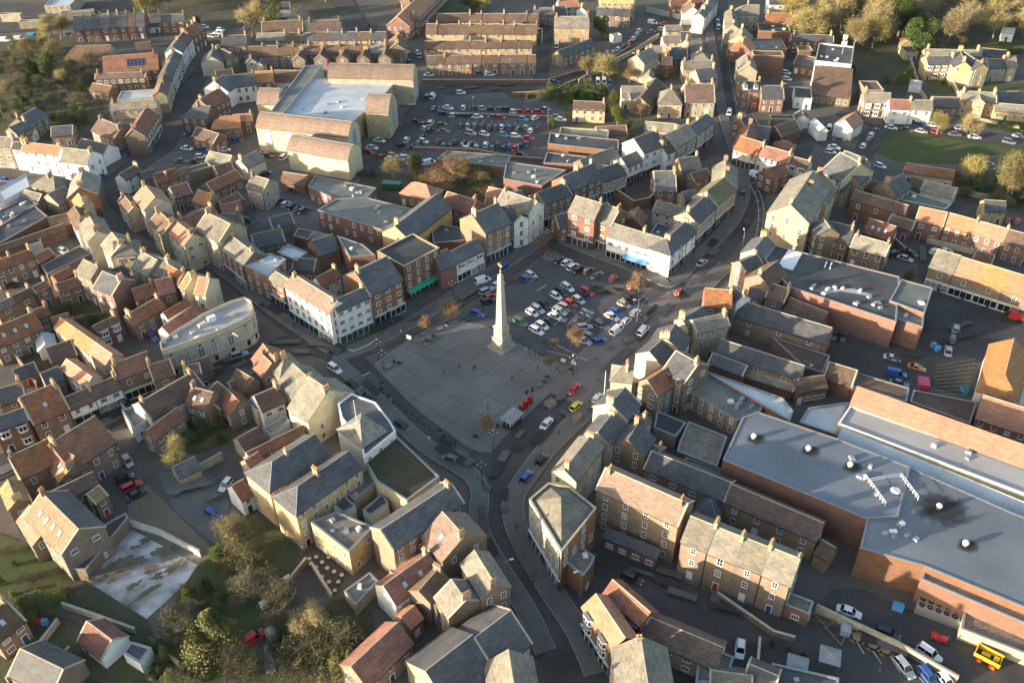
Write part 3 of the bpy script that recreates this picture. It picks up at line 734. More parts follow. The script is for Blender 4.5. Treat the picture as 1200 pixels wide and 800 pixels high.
px E 899 250 948 262 24 10.5 gry yl sp=3.4 nd | sunlit twin faced gable opposite the island block
px G 969 241 981 221 954 210 9 mos yl sk=1 | mossy slope behind the sunlit brick gable
px G 950 264 958 276 962 252 8 slt bb nc | narrow wing right of the sunlit brick gable
px G 957 277 995 286 985 262.5 6 slt rb | with porch, above the big dark flat roof
px G 996 289.5 1037 301 1023 280.5 6 gry bb | right neighbour of the porched slate house
px G 1011 271.5 1042 281.5 1033 260.5 5 pan rb sk=3 nc | with three rooflights in the courtyard
f1 E 140 515 305 577 9 6 slt bb | gable end behind the white windowed row
f1 G 50 500 140 405 20 370 8 slt bb | big slate roof left of the green's parking
f1 P 290 600 370 545 680 640 645 675 3.5 flt bb nw v=1 cop=ltb | narrow pale blue roof below the green
f1 G 355 407 700 460 540 375 4 pan cr n=2 nc | from left in the long red range by the green
f1 G 472 537 690 597 600 492 3.5 gry cr nc | corrugated shed below the long red range
f1 G 372 500 470 535 420 445 3.5 brn bb nc | small, left of the corrugated shed
f1 G 920 682 1070 692 1010 612 4.5 slt yl nc | near the two pink cars at the right edge
f1 G -20 600 355 706 190 588 6.5 brn rb n=3 nc | from left in the white windowed row
px G 1073 258 1105 265 1095 246 6 org rb nc | left end of the long orange roofed row
px G 1106 264 1212 294 1156 262 6 org rb n=3 | from left in the long orange roofed row
f2 G 530 273 1230 490 880 240 6.5 org bb n=4 sf=frame,frame,blue,blue nc sp=3.4 | from left in the orange roofed parade of shops
f2 G 838 212 965 250 900 170 3 pan rb nc | small, between the two orange roofed rows
px P 896 305 907 288 1054 325 1050 378 998 361 925 337 8 asp rb v=12 nw | long dark roof in the middle right
px P 1056 328 1093 338 1083 368 1042 353 8.4 flt rb v=2 nw | right end of the long dark roof
px P 1053 361 1083 369 1081 384 1050 374 7.2 flt rb v=1 nw | low step before the long dark roof
e2 G 575 227 652 127 540 100 8 slt cr | at the head of the square's east side
e2 G 440 305 560 250 455 215 8 slt bb | dark, second down the square's east side
e2 E 435 350 612 428 9 8 brn bb nw | gable with a broad chimney, east of the square
e2 G 455 482 560 502 505 420 5 slt bb | under the broad chimney gable
e2 G 580 482 708 522 670 405 6 brn bb | small, purple tiled beside the long dark roof
e2 G 705 575 965 680 880 540 4 brn rb nc nw | long purple roof below the long dark roof
e2 G 290 442 378 522 362 415 9 slt wh nw | white end gable, east of the square
e2 G 150 545 340 560 235 430 9 pan rb | red slope on the square's east side
e2 G 40 702 185 612 75 590 9 slt st | above the lit bank gable, east side
e2 G 100 732 330 682 205 618 9 gry st | pale slate above the long yard range
e2 G 367 617 1000 812 740 610 5.5 slt bb nc sp=6. | long yard range with few windows
d3 G 690 275 840 290 790 178 9 gry cr hip=A nw | bright lit gable on the square's east side
d3 E 866 290 1015 385 11 8 pan bb | red roof and tan gable behind the shops
d3 G 802 555 900 440 765 352 9.5 slt cr | with a flagpole on the square's east side
d3 G 690 722 792 590 660 558 9 slt cr | between flagpole house and the long corner range
d4 G 450 190 640 -60 430 20 9.5 gry cr nd | long corner range with many chimney pots
d3 G 930 800 1003 678 840 640 8 slt bb | rear slate roof behind the corner range
px G 776 434 802 449 808 420 10 slt bb | tall stone mill behind the shops
px G 720 500 745 512 748 488 7 slt bb | slate rear wing with a pot topped stack
e3 G 232 78 812 267 560 80 6 slt bb nc sp=6. | second yard range, parallel to the first
e3 G 200 165 770 348 500 218 3.4 gry rb nc nw | thin passage roof between yard ranges
e3 G 805 357 1015 322 905 250 4 brn rb nc win=1 sp=1.6 | glazed kiosk front in the passage
e3 G 985 257 1180 317 1090 165 4 brn rb nc nw | brown roof above the orange precinct roof
e3 P 620 -30 1030 105 980 225 840 180 3.4 brn rb nw v=1 | low back range beside the small car park
e3 P 35 345 110 205 560 440 545 490 380 560 5 flt bb v=6 | green felt roof left of the big metal roof
e3 P 120 195 700 400 770 490 750 560 540 440 5.5 wht rb nw v=0 | snowy strip with a pointed end
e3 P -20 700 40 565 310 670 240 880 -40 770 4 gry rb nw v=0 | corrugated roof left of the big metal roof
px P 847 539 870 489 889 483 981 514 1066 547 1052 605 1016 608 8.5 blu rb nw v=6 par=.06 | huge western half of the precinct roof
px P 1066 547.5 1185 600 1250 625 1250 732 1083 663 1008 642 1016 608.5 1052 605.5 8.2 blu rb nw v=7 par=.06 | huge eastern half of the precinct roof
px P 1084 665 1250 735 1250 752 1079 679 6.5 gry rb nw v=0 | narrow lit ledge below the precinct roof
px P 1131 707 1152 703 1250 745 1250 785 1126 737 3 gry st nw v=2 | gravel roof at the lower right edge
px S 996 474 1215 553 1100 487 8 org rb k=.75 nw nd | long orange slope across the precinct
px P 982 497 996 476 1215 554 1215 585 7.6 pal cr nw v=3 cop=frame | pale flat band below the orange slope
px S 981 514 1218 613 1100 548 6.2 wht wh k=.5 nw nd | bright curved metal band of the precinct
e3 P 815 570 880 470 1160 430 1080 660 5 wht rb nw v=0 | pale triangular roof left of the orange slope
f3 G 865 345 955 20 1065 220 6 org wh nc hip=A nw | tall hipped end by the hatched parking
f3 P 1120 430 1160 220 1210 215 1210 470 6 wht wh nw v=1 | frosted flat roof at the right edge
f3 G 855 535 1230 655 1050 420 5.5 org rb nc | below the tall hipped orange end
f3 P 395 425 420 345 860 430 815 580 4 brn rb nw v=0 | dark brown roof below the hatched parking
f3 P -10 320 30 225 390 330 370 430 4 brn rb nw v=0 | dark brown roof below the blue pickup
d4 G 590 237 1160 494 880 188 11 pnk bb sp=3.6 nd | four storeys, left half of the long terrace
e4 G -10 600 755 914 480 597 9.5 gry bb n=4 sp=3. | from left in the lower half of the long terrace
d4 S 640 570 1010 722 820 575 3.5 slt rb win=1 nd | lean-to at the foot of the long terrace
e5 P 715 255 745 170 915 235 885 325 3.5 gry rb v=0 win=1 gw | garage at the right end of the long terrace
e4 G -270 95 290 322 60 85 6 slt bb nc sp=4. | slate part of the long rear range
e4 G 293 324 935 602 660 340 6 brn bb nc sp=4. | brown patched part of the long rear range
e4 H 75 415 235 472 180 310 4 slt bb | small hipped roof behind the long terrace
e4 G 920 682 1015 737 985 602 4 brn bb nc nw | little ruin like store at the range end
e4 P -10 90 20 20 480 170 400 215 3.5 flt rb nw v=1 | narrow yard roof below the metal roof
d4 P 120 320 255 205 400 230 590 382 345 690 11 gry st v=0 sp=2.6 sf=ink se=4 apex=2.6 re=3 cop=cap par=.5 | wedge shaped corner with curved parapet
d4 P 375 752 470 640 580 715 560 765 500 850 6 gry rb v=1 sp=3.  | small extension behind the wedge corner
d5 G 490 268 690 578 675 310 7.5 org rb sf=teal sp=3.4 bay=1 nc | bright orange slope by the bottom road
d5 G 640 170 900 400 815 175 7.5 pan rb nc | twin ridge behind the bright orange slope
d5 G 900 475 1429 700 1222 448 5 brn bb nc | long wing behind the bright orange slope
d5 G 750 960 700 560 925 640 8.5 gry st | lit ridge at the bottom edge
c5 G 760 980 1080 720 650 670 6 slt st nc | near half of the long slate hall
c5 G 1080 720 1330 520 980 448 6 slt st nc | far half of the long slate hall
c5 G 1050 990 1005 660 1180 640 7 gry cr | cream lit slope at the bottom edge
c5 G 655 200 750 345 820 150 8 gry bb | square roof with a brick gable, bottom centre
px G 540 660 565 702 567 663 9 gry bb | tall roof along the bottom road
c4 G 560 572 708 745 790 490 9 pnk bb sk=1 | pinkish lit slope beside the slate roofed range
c4 G 365 660 855 330 520 365 10 slt bb nd | long slate range along the lower square
px P 426 538 464 511 515 559 477 587 441 564 8 grs st nw v=0 | weedy flat roof with white parapet
px P 396 474 412 462 440 472 457 494 464 506 426 537 424 520 400 490 9.8 slt wh v=2 sp=2.6 cop=frame cat=town_hall | with parapet facing the square
px H 425 524 453 505 416 496 10.2 gry wh nw nc | hipped roof riding behind the town hall parapet
px G 316 577 385 531 350 521 10 slt yl hip=A | upper long hall left of the weedy roof
px G 347 604 424 549 385 545 10 slt yl hip=A | lower long hall left of the weedy roof
px P 364 612 395 600 438 618 409 647 7 gry yl v=4 | buff walled, above the cafe yard
px P 384 585 397 575 417 593 402 602 6 asp wh nw v=0 | small dark roof among white yard walls
c4 P 10 240 180 100 250 190 90 320 6 flt yl v=2 nw | yard box left of the weedy roof
c4 P 150 390 290 270 330 340 200 430 5 asp wh v=0 nw | white walled yard box by the weedy roof
c5 G 378 250 690 20 420 30 6 pan wh sk=2 | red roof with a steel edged gable, bottom centre
c5 G 180 830 500 520 190 570 5 pan bb nc | long mottled red roof at the bottom
c5 G 480 420 570 342 440 322 4 org bb nc | little red lean-to at the bottom
c5 P 20 160 200 30 260 90 100 260 3 flt st nw v=1 | small grey flat roof in the cafe yard
c5 G 620 240 760 80 600 90 7 brn bb | dark narrow roof left of a square roof
a3 G -40 632 200 545 70 498 7 slt rb bay=1 | bay windowed, at the left edge street
a3 G 235 580 485 472 230 357 6 pan bb sk=1 | with a single skylight on the left street
a3 G 487 478 848 327 620 322 5.5 brn wh sf=dkg,ltb n=2 | from left in the white fronts of the left street
a3 G 830 264 1072 173 890 122 7 pan bb sf=frame | red roof at the right end of left street
a3 G 425 192 600 318 560 190 5 org wh nc | orange lit, behind the left street shops
a3 E 930 445 1060 545 14 6 brn wh nw | white gable opposite the red roofed shop
a3 P 850 482 965 445 1025 560 935 615 4 slt wh v=0 | purple slate box beside the white gable
a3 G 1085 690 1290 530 1110 560 5 pan bb nc | mottled red roof below the white gable
b3 G 105 250 215 225 90 175 6 brn bb | upper brown hip across from the bank
b3 G 100 440 250 480 190 330 6 brn bb sk=2 | lower brown hip across from the bank
b3 G 345 472 440 372 320 290 4.5 brn bb sk=1 nc | brown triangular roof left of the red car
b3 G 435 355 600 285 490 250 4 pan bb nc | low red roof near the silver car
b3 G 575 185 640 250 640 90 7 pan bb | first of the lit roofs near the corner
b3 G 660 155 765 262 780 115 7.5 gry cr hip=AB | second of the lit roofs near the corner
b3 G 755 282 880 402 935 230 8 gry cr | third of the lit roofs, three chimneys
b3 G 820 462 960 562 1090 330 8 gry cr | last of the lit roofs beside the town hall
b3 G 640 490 800 420 665 350 6 brn wh | dark brown, between the yard and lit roofs
b3 P 640 610 800 520 835 560 700 660 4 gry wh nw v=0 | narrow yard roof left of the town hall
b3 G 520 765 665 685 540 640 4 brn yl nc | small brown roof above the long hall
b4 G 495 320 575 270 485 185 4.5 pan wh nc | red slope beside the white van
b4 G 572 110 662 48 580 0 5 pan yl nc | red slope above the white van
b3 G 560 830 940 640 730 680 5 pan st nc | long red strip above the upper hall
a3 G 500 900 810 700 520 610 7 pan bb | large red roof below the left street
a3 G 150 960 420 830 200 745 7 pan bb | left end of the large red roof
a4 G 345 60 415 190 490 50 6 tan bb sk=3 r2=brn | sandy slope with three skylights
a4 G 400 340 690 200 480 200 6 brn bb nc | narrow brown ridge between the sandy slopes
a4 G 175 430 430 695 440 410 8 tan bb sk=4 r2=slt | biggest sandy slope at lower left
a4 G 0 240 60 385 100 280 7 tan bb | small sandy roof at the left edge
a4 P 500 800 720 500 880 410 900 440 600 810 3 brn bb nw v=0 | ragged outbuilding strip beside the white slab
a5 G -20 522 175 360 60 215 5 brn bb sk=1 | lower left corner with a dark skylight
a5 G 545 500 715 632 690 430 3 pan wh nc | garden workshop near the bottom left
a5 P 860 590 920 515 1060 555 980 665 3 slt wh nw v=0 | garden lodge with ribbed roof
e5 G 190 830 480 870 330 730 4 gry bb nc | grey roof at the bottom right of centre
e5 P 625 665 1090 770 1080 900 640 860 3 asp bb nw v=1 | low dark roof at the bottom edge
px G 93 264 103 284 107 257 9 gry cr | brightest slope below the red gable on the fork
px G 79 250 90 270 90 247 7 brn wh | thin white walled, left of the brightest slope
px G 119 287 130 301 134 276 9 gry cr | left one of the joined cream roofs on the lane
px G 134 301 160 298 150 281 9 gry cr hip=B | right one of the joined cream roofs on the lane
px G 154 314 172 324 173 299 8 gry st | before the orange roofs by the bank, left
px G 174 321 191 325 193 304 8 gry st | before the orange roofs by the bank, right
px G 186 346 206 341 197 325 7 pan bb | red pair member behind the curved bank
px G 160 352 184 344 170 334 6 pan bb | low, right of the tall gabled red house
px E 92 246 110 241 7 7 org cr nw | little lit gable under the big red gable
px G 60 268 86 262 72 252 4 brn rb nc nw | yard range behind the thin white house
px G 130 330 152 322 142 312 6 slt st | small slate infill on the left lane
px P 770 482 804 496 792 512 766 502 4 asp st nw v=0 | sunk flat roof right of the tan gable
px G 775 428 792 412 765 408 8.5 slt cr | narrow, left of the tall stone mill
px G 799 413 809 396 788 385 9 slt st | chimneyed, above the tall stone mill
px P 735 462 752 470 746 486 728 478 4 asp st nw v=0 | dark yard roof behind the flagpole house
px G 745 530 768 540 750 515 6 slt bb | rear wing touching the long terrace
px P 318 300 345 312 330 330 303 316 4 asp rb nw v=1 | dark yard roof behind the corner shop
px P 345 292 372 304 362 314 337 303 3.5 flt rb v=1 nw | small yard roof right of the corner wing
px G 373 300 398 292 380 278 5 slt rb nc nw | behind the three storey slate shop
px P 395 277 425 287 440 300 410 302 7 flt rb nw v=1 | flat part behind the green awning shop
px P 505 262 540 268 545 282 508 286 4 asp rb nw v=1 | yard roof behind the archway
px G 655 268 690 262 668 250 5 slt rb nc | hidden behind the island's tall front
px G 700 258 720 250 705 240 4 slt rb nc | yard lean-to inside the island block
px P 770 262 790 268 786 280 762 274 4 asp rb nw v=1 | dark yard floor roof in the island block
px G 905 212 925 205 908 195 5 pan rb nc | between the corner inn and brown shed
px G 980 190 1005 200 1003 182 5 slt st nc | left of the green's lower corner
px G 962 215 990 225 985 205 6 slt st | beside the stepped cream parapets
px G 1040 262 1068 270 1055 255 4 brn rb nc | low, left of the orange row's first house
px G 830 425 870 440 852 420 5 slt rb nc nw | low range between two yard ranges
px G 60 425 90 415 72 402 4 brn bb nc | cottage by the small lawn at left
px E 45 412 66 406 6 3 wht wh nw | pale workshop beside the small lawn
px G 20 445 45 436 30 428 3 slt bb nc | slate shed below the small lawn
px G 55 452 75 444 62 432 4 slt bb nc | slate, above the skylit red roof
px P 100 455 130 445 138 452 108 464 3 brn bb nw v=1 | yard roof behind the white fronts
px G 0 475 30 466 12 452 5 slt bb | slate, at the left edge above bay windows
px G 40 540 75 560 70 525 6 pan bb nc | courtyard range behind the sandy slope
px G 225 440 250 432 236 420 5 brn bb nc | brown roof before the curved bank
px G 180 446 205 438 188 424 6 brn bb | roof facing the curved bank from below
px G 118 535 138 526 126 514 5 pan bb | brick wing beside the parked cars
px G 112 590 126 580 112 572 5 tan bb nc | small wing below the parked cars
px G 20 610 38 640 40 600 5 tan bb nc | lit wall at the left edge below the courtyard
px G 10 790 60 815 45 770 4 slt bb nc | bottom left cottage roof
px P 820 755 860 770 850 800 815 800 4 flt rb nw v=1 | flat roof at the bottom behind the long wing
px G 870 800 905 815 895 785 4 slt bb nc | slate roof at the bottom beside gazebos
px G 730 800 760 812 752 770 6 slt st nc | slate slope right of the bottom lit ridge
px G 512 720 545 712 528 700 5 brn bb nc | dark infill below the square roof
px G 470 690 500 676 482 665 6 brn bb nc | dark infill below the pinkish slope
px G 500 655 520 645 505 632 6 slt bb nc | infill under the slate range
px G 350 452 372 470 372 448 8 gry cr | extra lit gable in the yard by lit roofs
px G 295 420 310 440 312 408 7 pan bb | pan roof at the head of the lit roofs
px P 290 470 310 462 318 472 300 482 5 asp cr nw v=0 | dark square roof among the brown yard roofs
px G 690 205 730 190 700 180 4 flt rb nc nw | flat range behind the curved slate row
px G 640 245 665 238 650 228 5 slt rb | behind the taller gabled corner
px G 590 245 618 238 600 226 5 slt rb nc | hidden behind the lower gabled corner
px G 1010 220 1038 228 1022 212 4 brn bb nc | low yard range left of the corrugated shed
px G 160 60 178 58 168 50 5 brn rb nc | cottage before the uphill street's back
px G 60 160 85 158 72 148 4 slt bb nc | cottage in the overgrown gardens above the terrace
px G 20 158 38 150 28 142 5 slt bb | pair with lit gable in the overgrown gardens
px G 130 95 160 92 145 84 4 brn rb nc | low wing under the solar panelled roof
px G 225 160 250 168 240 152 4 brn rb nc | low roof beside the junction car park
px G 930 75 955 80 945 66 4 slt rb nc | brick store beside the back lane
px G 700 160 735 158 718 148 4 brn st nc | cottage behind the white shops
px G 755 152 790 155 772 144 4 gry st | low, behind the high street's curve
px G 740 120 760 118 750 108 4 slt st nc | small slate behind the tall villa
px G 790 70 812 66 800 56 5 slt rb | near the ring road end and high street
px G 820 95 842 92 830 80 6 slt st | on the high street's left, below the bend
px G 640 20 665 18 652 8 4 slt bb | tiny, at the top left of the square block
px G 255 95 275 92 265 82 5 brn bb nc | small, above the many windowed white house
px G 1150 65 1180 68 1165 58 3 slt st nc | hut behind the mansion's right wing
px G 228 262 250 256 238 245 5 slt bb nc | slate yard wing behind the lane's tall house
px G 205 232 225 226 212 216 5 pan bb nc | little pan tiled wing above the yard
px G 262 252 285 246 270 238 4 pan bb nc nw | long wall range above the middle yard
px G 255 205 275 200 262 192 4 brn bb nc | brown wing left of the lone stone house
px G 185 215 210 208 196 200 5 pan bb nc | red wing between the lane and supermarket
px G 168 212 184 208 174 200 4 slt bb nc nw | tiny slate shed by the junction
px G 138 236 150 250 146 230 7 brn st | at the very corner of the street fork
px G 320 268 345 262 330 252 4 slt bb nc nw | slate store in the main yard
px P 350 268 368 272 362 282 344 277 3 brn rb nw v=0 | brick store beside the L shaped block
px G 210 560 235 548 222 538 3 slt st nc nw | low store by the concrete yard's top
px G 268 448 288 460 280 434 5 brn bb nc | brown gabled wing left of the lit roofs
px G 255 470 270 486 270 460 5 pan bb nc | leaning red wing above the yard hedge
px G 300 545 318 532 300 528 4 pan st nc | lean red wing touching the upper hall
'''  # twin faced gable opposite the island: brick, its buff colour is painted-in sunlight
BLD=BLD.replace('H1 b1','b1')
RB={}
for line in BLD.strip().split('\n'):
    RB[line.split('|')[1].strip()]=do_building(line)
M['ground']=mat('worn ground',(.10,.09,.08),.95,(.145,.125,.10),.9,.05,0,fine=.3,bump=.2)
M['tarmac']=mat('road tarmac',(.055,.052,.052),.9,(.085,.08,.077),.9,.12,0,fine=.25,bump=.1)
M['tarm2']=mat('car park tarmac',(.078,.077,.084),.9,(.11,.105,.105),.9,.15,0,fine=.22)
M['setts']=mat('brown setts',(.115,.085,.077),.9,(.08,.066,.062),.8,.08,0,fine=.18)
M['pinkpave']=mat('pink grey paving',(.21,.165,.15),.9,(.16,.13,.12),.8,.1,0,fine=.14)
M['pave']=mat('pavement slabs',(.155,.145,.132),.9,(.11,.104,.096),.8,.15,0,fine=.2)
M['grass']=mat('mown grass',(.055,.082,.024),.95,(.095,.092,.045),.9,.12,0,fine=.45,bump=.3)
M['rough']=mat('rough garden',(.055,.065,.03),.95,(.11,.09,.055),.95,.12,0,fine=.45,bump=.5)
M['sandy']=mat('sandy yard',(.21,.17,.11),.95,(.15,.125,.09),.8,.08,0,fine=.2)
M['slab']=mat('mossy concrete slab',(.62,.61,.60),.9,(.13,.105,.065),1.0,.13,0,fine=.2,thr=.52)
M['conc']=mat('concrete yard',(.16,.155,.145),.9,(.11,.105,.098),.8,.09,0,fine=.2)
M['wmark']=mat('white road paint',(.52,.52,.50),.8,(.25,.25,.25),.9,.9,0,fine=.3)
M['ymark']=mat('yellow road paint',(.28,.24,.12),.8,(.2,.17,.08),.9,.9,0,fine=.3)
M['kerb']=mat('kerb stone',(.26,.25,.23),.9,(.18,.17,.16),.8,.5,0,fine=.15)
b=MB(); b.face([(-1200,-200,0),(1200,-200,0),(1200,2400,0),(-1200,2400,0)],'ground')
o=link('ground',b.mesh('ground')); o['kind']='structure'
ZL=[0.004]
def nz(): ZL[0]+=.004; return ZL[0]
def struct(o): o['kind']='structure'; return o
def ptsw(t): 
    n=[float(x) for x in t.split()]; return [gp(n[i],n[i+1]) for i in range(0,len(n)-1,2)]
def smooth(P,k=4):
    if len(P)<3: return P
    out=[]
    for i in range(len(P)-1):
        p0=P[max(i-1,0)];p1=P[i];p2=P[i+1];p3=P[min(i+2,len(P)-1)]
        for j in range(k):
            t=j/k; out.append(.5*((2*p1)+(p2-p0)*t+(2*p0-5*p1+4*p2-p3)*t*t+(3*p1-p0-3*p2+p3)*t**3))
    return out+[P[-1]]
def ribbon(P,a,b_,z):
    L=[];R=[]
    for i,p in enumerate(P):
        d=(P[min(i+1,len(P)-1)]-P[max(i-1,0)]); d.z=0; d.normalize(); n=Vector((-d.y,d.x,0))
        q=p+n*a; r=p+n*b_; L.append((q.x,q.y,z)); R.append((r.x,r.y,z))
    return L,R
def patch(name,pts,m,z=None,sm=False,raised=0,kerb=False):
    P=ptsw(pts) if isinstance(pts,str) else pts
    if sm: P=smooth(P+[P[0]],4)[:-1]
    ar=sum(P[i].x*P[(i+1)%len(P)].y-P[(i+1)%len(P)].x*P[i].y for i in range(len(P)))
    if ar<0: P=P[::-1]
    z=nz() if z is None else z; b=MB()
    top=[(p.x,p.y,z+raised) for p in P]; b.face(top,m)
    if raised:
        n=len(P)
        for i in range(n):
            j=(i+1)%n; b.face([(P[i].x,P[i].y,0),(P[j].x,P[j].y,0),top[j],top[i]],'kerb')
            if kerb:
                d=(P[j]-P[i]); d.z=0
                if d.length<.01: continue
                d.normalize(); nn=Vector((-d.y,d.x,0))*.25; zz=z+raised+.004
                b.face([(P[i].x,P[i].y,zz),(P[j].x,P[j].y,zz),(P[j].x+nn.x,P[j].y+nn.y,zz),(P[i].x+nn.x,P[i].y+nn.y,zz)],'kerb')
    return struct(link(name,b.mesh(name)))
def road(pts,w,m='tarmac',name='road',edge=None):
    P=smooth(ptsw(pts),5); z=nz(); L,R=ribbon(P,w/2,-w/2,z); b=MB()
    for i in range(len(P)-1): b.face([R[i],R[i+1],L[i+1],L[i]],m)
    struct(link(name,b.mesh(name)))
    if edge:
        z=nz(); b=MB()
        for s in (1,-1):
            L,R=ribbon(P,s*(w/2-.5)+.07,s*(w/2-.5)-.07,z)
            for i in range(len(P)-1): b.face([R[i],R[i+1],L[i+1],L[i]],edge)
        struct(link('road_marking',b.mesh('road_marking')))
    return P
def pavement(pts,w,m='pave'):
    P=smooth(ptsw(pts),5); z=.12+nz(); L,R=ribbon(P,w/2,-w/2,z); b=MB(); L2,R2=ribbon(P,w/2-.2,-w/2+.2,z+.004)
    for i in range(len(P)-1):
        b.face([R2[i],R2[i+1],L2[i+1],L2[i]],m); b.face([R[i],R[i+1],R2[i+1],R2[i]],'kerb'); b.face([L2[i],L2[i+1],L[i+1],L[i]],'kerb')
        for A,s in ((R,0),(L,1)):
            q=[(A[i][0],A[i][1],0),(A[i+1][0],A[i+1][1],0),A[i+1],A[i]]; b.face(q[::-1] if s else q,'kerb')
    return struct(link('pavement',b.mesh('pavement')))
def lines(pts,w,m='wmark',dash=None,z=None):
    P=ptsw(pts); P=smooth(P,5) if len(P)>2 else P; z=nz() if z is None else z; b=MB()
    # resample
    for i in range(len(P)-1):
        a,c=P[i],P[i+1]; d=c-a; L=d.length; d.normalize(); n=Vector((-d.y,d.x,0))*(w/2)
        if dash:
            s=0
            while s<L:
                e=min(L,s+dash); p,q=a+d*s,a+d*e; b.face([(p-n).to_tuple()[:2]+(z,),(q-n).to_tuple()[:2]+(z,),(q+n).to_tuple()[:2]+(z,),(p+n).to_tuple()[:2]+(z,)],m); s+=dash*2.2
        else: b.face([(a-n).to_tuple()[:2]+(z,),(c-n).to_tuple()[:2]+(z,),(c+n).to_tuple()[:2]+(z,),(a+n).to_tuple()[:2]+(z,)],m)
    return struct(link('road_marking',b.mesh('road_marking')))
# gardens and yards
for nm,m,p in (
 ('rough_garden','rough','-20 62 70 55 108 80 112 112 128 130 118 158 60 165 -20 160'),('rough_garden','rough','-20 40 100 46 90 62 -20 66'),
 ('woodland_floor','rough','900 -40 1300 -40 1300 70 1215 72 1130 62 1075 66 1062 112 1040 115 1000 100 985 70 960 58 905 40'),
 ('woodland_floor','rough','130 -30 300 -30 420 -30 400 15 330 28 280 45 200 15 140 12'),
 ('lawn','grass','1040 75 1066 80 1075 98 1035 98'),('lawn','grass','1086 94 1110 96 1119 110 1092 109'),('lawn','grass','1135 101 1210 98 1212 108 1145 107'),('lawn','grass','1152 140 1210 142 1212 158 1160 150'),
 ('village_green','grass','1021 178 1034 156 1060 152 1140 160 1215 172 1250 182 1215 190 1160 193 1095 192 1055 190'),
 ('lawn','grass','700 75 735 78 737 92 715 93'),('lawn','grass','510 2 570 2 565 16 515 14'),('lawn','grass','130 5 165 5 160 16 135 16'),
 ('rough_garden','rough','590 108 650 100 720 108 740 130 720 145 700 160 640 158 615 130'),('rough_garden','rough','700 150 760 140 770 165 705 165'),
 ('rough_garden','rough','430 200 500 208 580 215 585 240 520 245 470 245 420 225'),
 ('rough_garden','rough','1130 200 1215 205 1215 250 1190 250 1120 232'),
 ('lawn','grass','-20 620 20 632 70 660 95 690 60 712 20 712 -20 700'),
 ('shaded_lawn','grass','225 668 248 632 290 600 345 640 350 668 320 700 290 770 200 830 170 830 180 760'),
 ('rough_garden','rough','290 770 340 740 400 700 440 730 400 800 380 840 280 840'),
 ('rough_garden','rough','20 395 62 400 60 440 30 425'),('rough_garden','rough','80 355 140 345 145 385 110 385 85 372'),
 ('rough_garden','rough','200 505 290 460 300 490 240 530 205 525'),('rough_garden','rough','-20 745 60 720 180 770 210 840 -20 840'),
 ('rough_garden','rough','95 680 75 700 160 770 175 728')): patch(nm,p,m,sm=True)
for nm,m,p in (('yard','sandy','150 590 172 566 205 600 254 648 232 662 150 618'),('yard','slab','94 676 148 617 232 662 215 687 172 725'),
 ('lawn','grass','96 782 112 776 120 790 100 800'),('lawn','grass','135 790 150 775 165 782 150 810'),
 ('yard','conc','185 555 240 545 270 590 255 640 205 600'),('yard','conc','1060 400 1100 372 1102 385 1080 450 1050 440'),
 ('car_park','tarm2','455 200 512 112 640 118 662 130 665 160 640 195 598 184 520 178 505 190'),
 ('yard','conc','300 225 380 235 400 270 340 275 300 260'),('yard','conc','290 205 350 190 370 215 300 235'),
 ('square_car_park','tarm2','537 380 560 358 605 330 637 303 662 283 690 297 735 316 790 337 700 430 640 418 603 398'),
 ('service_yard','tarmac','1080 262 1110 272 1090 320 1200 362 1230 420 1160 470 1060 445 1010 455 960 430 985 375 1040 380 1092 355 1075 320'),
 ('service_yard','tarmac','650 640 700 640 860 705 980 735 1215 812 1215 840 700 840 660 700'),
 ('service_yard','tarmac','975 690 1010 690 1215 780 1215 810 1120 800 960 715'),
 ('cafe_terrace','setts','350 655 366 640 408 668 392 700')): patch(nm,p,m)
for p in ('520 128 645 140','505 140 655 155','495 158 650 170'): road(p,5.5,'setts','parking_bays')
# roads
road('838 -20 842 20 848 60 850 110 860 150 874 185 884 210 872 242 846 282 815 318 796 340',10)
road('815 322 775 362 735 400 690 445 660 474',15,'pinkpave')
road('662 468 630 500 600 532 583 560 577 590 584 630 605 672 635 715 662 770 690 850',8.2)
road('396 412 425 440 465 482 505 514 545 541 590 548',8)
road('405 412 375 396 335 370 300 340 255 308 205 282 170 264 148 240 137 215 158 194 192 170 208 130 226 100 246 72 266 48 300 20',8.5)
road('-30 240 30 222 80 222 110 226 137 214',7)
road('400 412 350 402 315 412 268 424 215 448 165 470 110 498 50 524 -30 562',8)
road('400 412 440 400 495 372 545 342 590 315 628 288 660 260 700 238 755 212 800 192 835 168',8.5,'setts')
road('645 283 690 306 740 326 800 338',6)
road('488 107 545 104 620 100 680 88 735 62 770 38 800 10 815 -20',10)
road('508 110 478 148 450 180 425 208',9)
road('632 100 637 60 642 20 646 -20',6)
road('920 20 925 65 930 110 925 145 945 165 930 190',6)
road('985 130 1040 146 1110 155 1215 170',9); road('1030 150 1012 178 1000 205',7)
road('1000 182 975 170 955 160',7)
road('960 245 1000 200',5); road('400 0 420 30 440 32',10)
road('-20 35 60 30 120 25 150 0',14); road('175 52 250 50',6)
road('-20 12 120 10',20)
# pavements
for p,w in (('392 415 405 414 440 400 500 368 545 338 590 311 632 283 660 256',4.6),('388 412 340 380 300 350 262 320 215 294 180 275',3),
 ('660 282 700 298 745 315 778 331 792 328 815 304 850 270 868 240 871 215 866 190',4.4),('872 205 858 170 846 130 840 90 832 40 826 0',3.5),('862 95 872 150 892 190 925 205',3.5),
 ('852 311 800 360 758 402 735 425 712 450 690 478 664 504 640 528 622 552 604 580 602 606 616 645 645 692 676 738 700 790',4.6),
 ('392 422 430 458 470 497 505 528 550 556 562 575 562 620 585 665 615 712 640 765',4),
 ('250 440 200 460 150 482 90 512 30 540 -20 562',2.4),('262 418 225 434 205 442',2.4)): pavement(p,w)
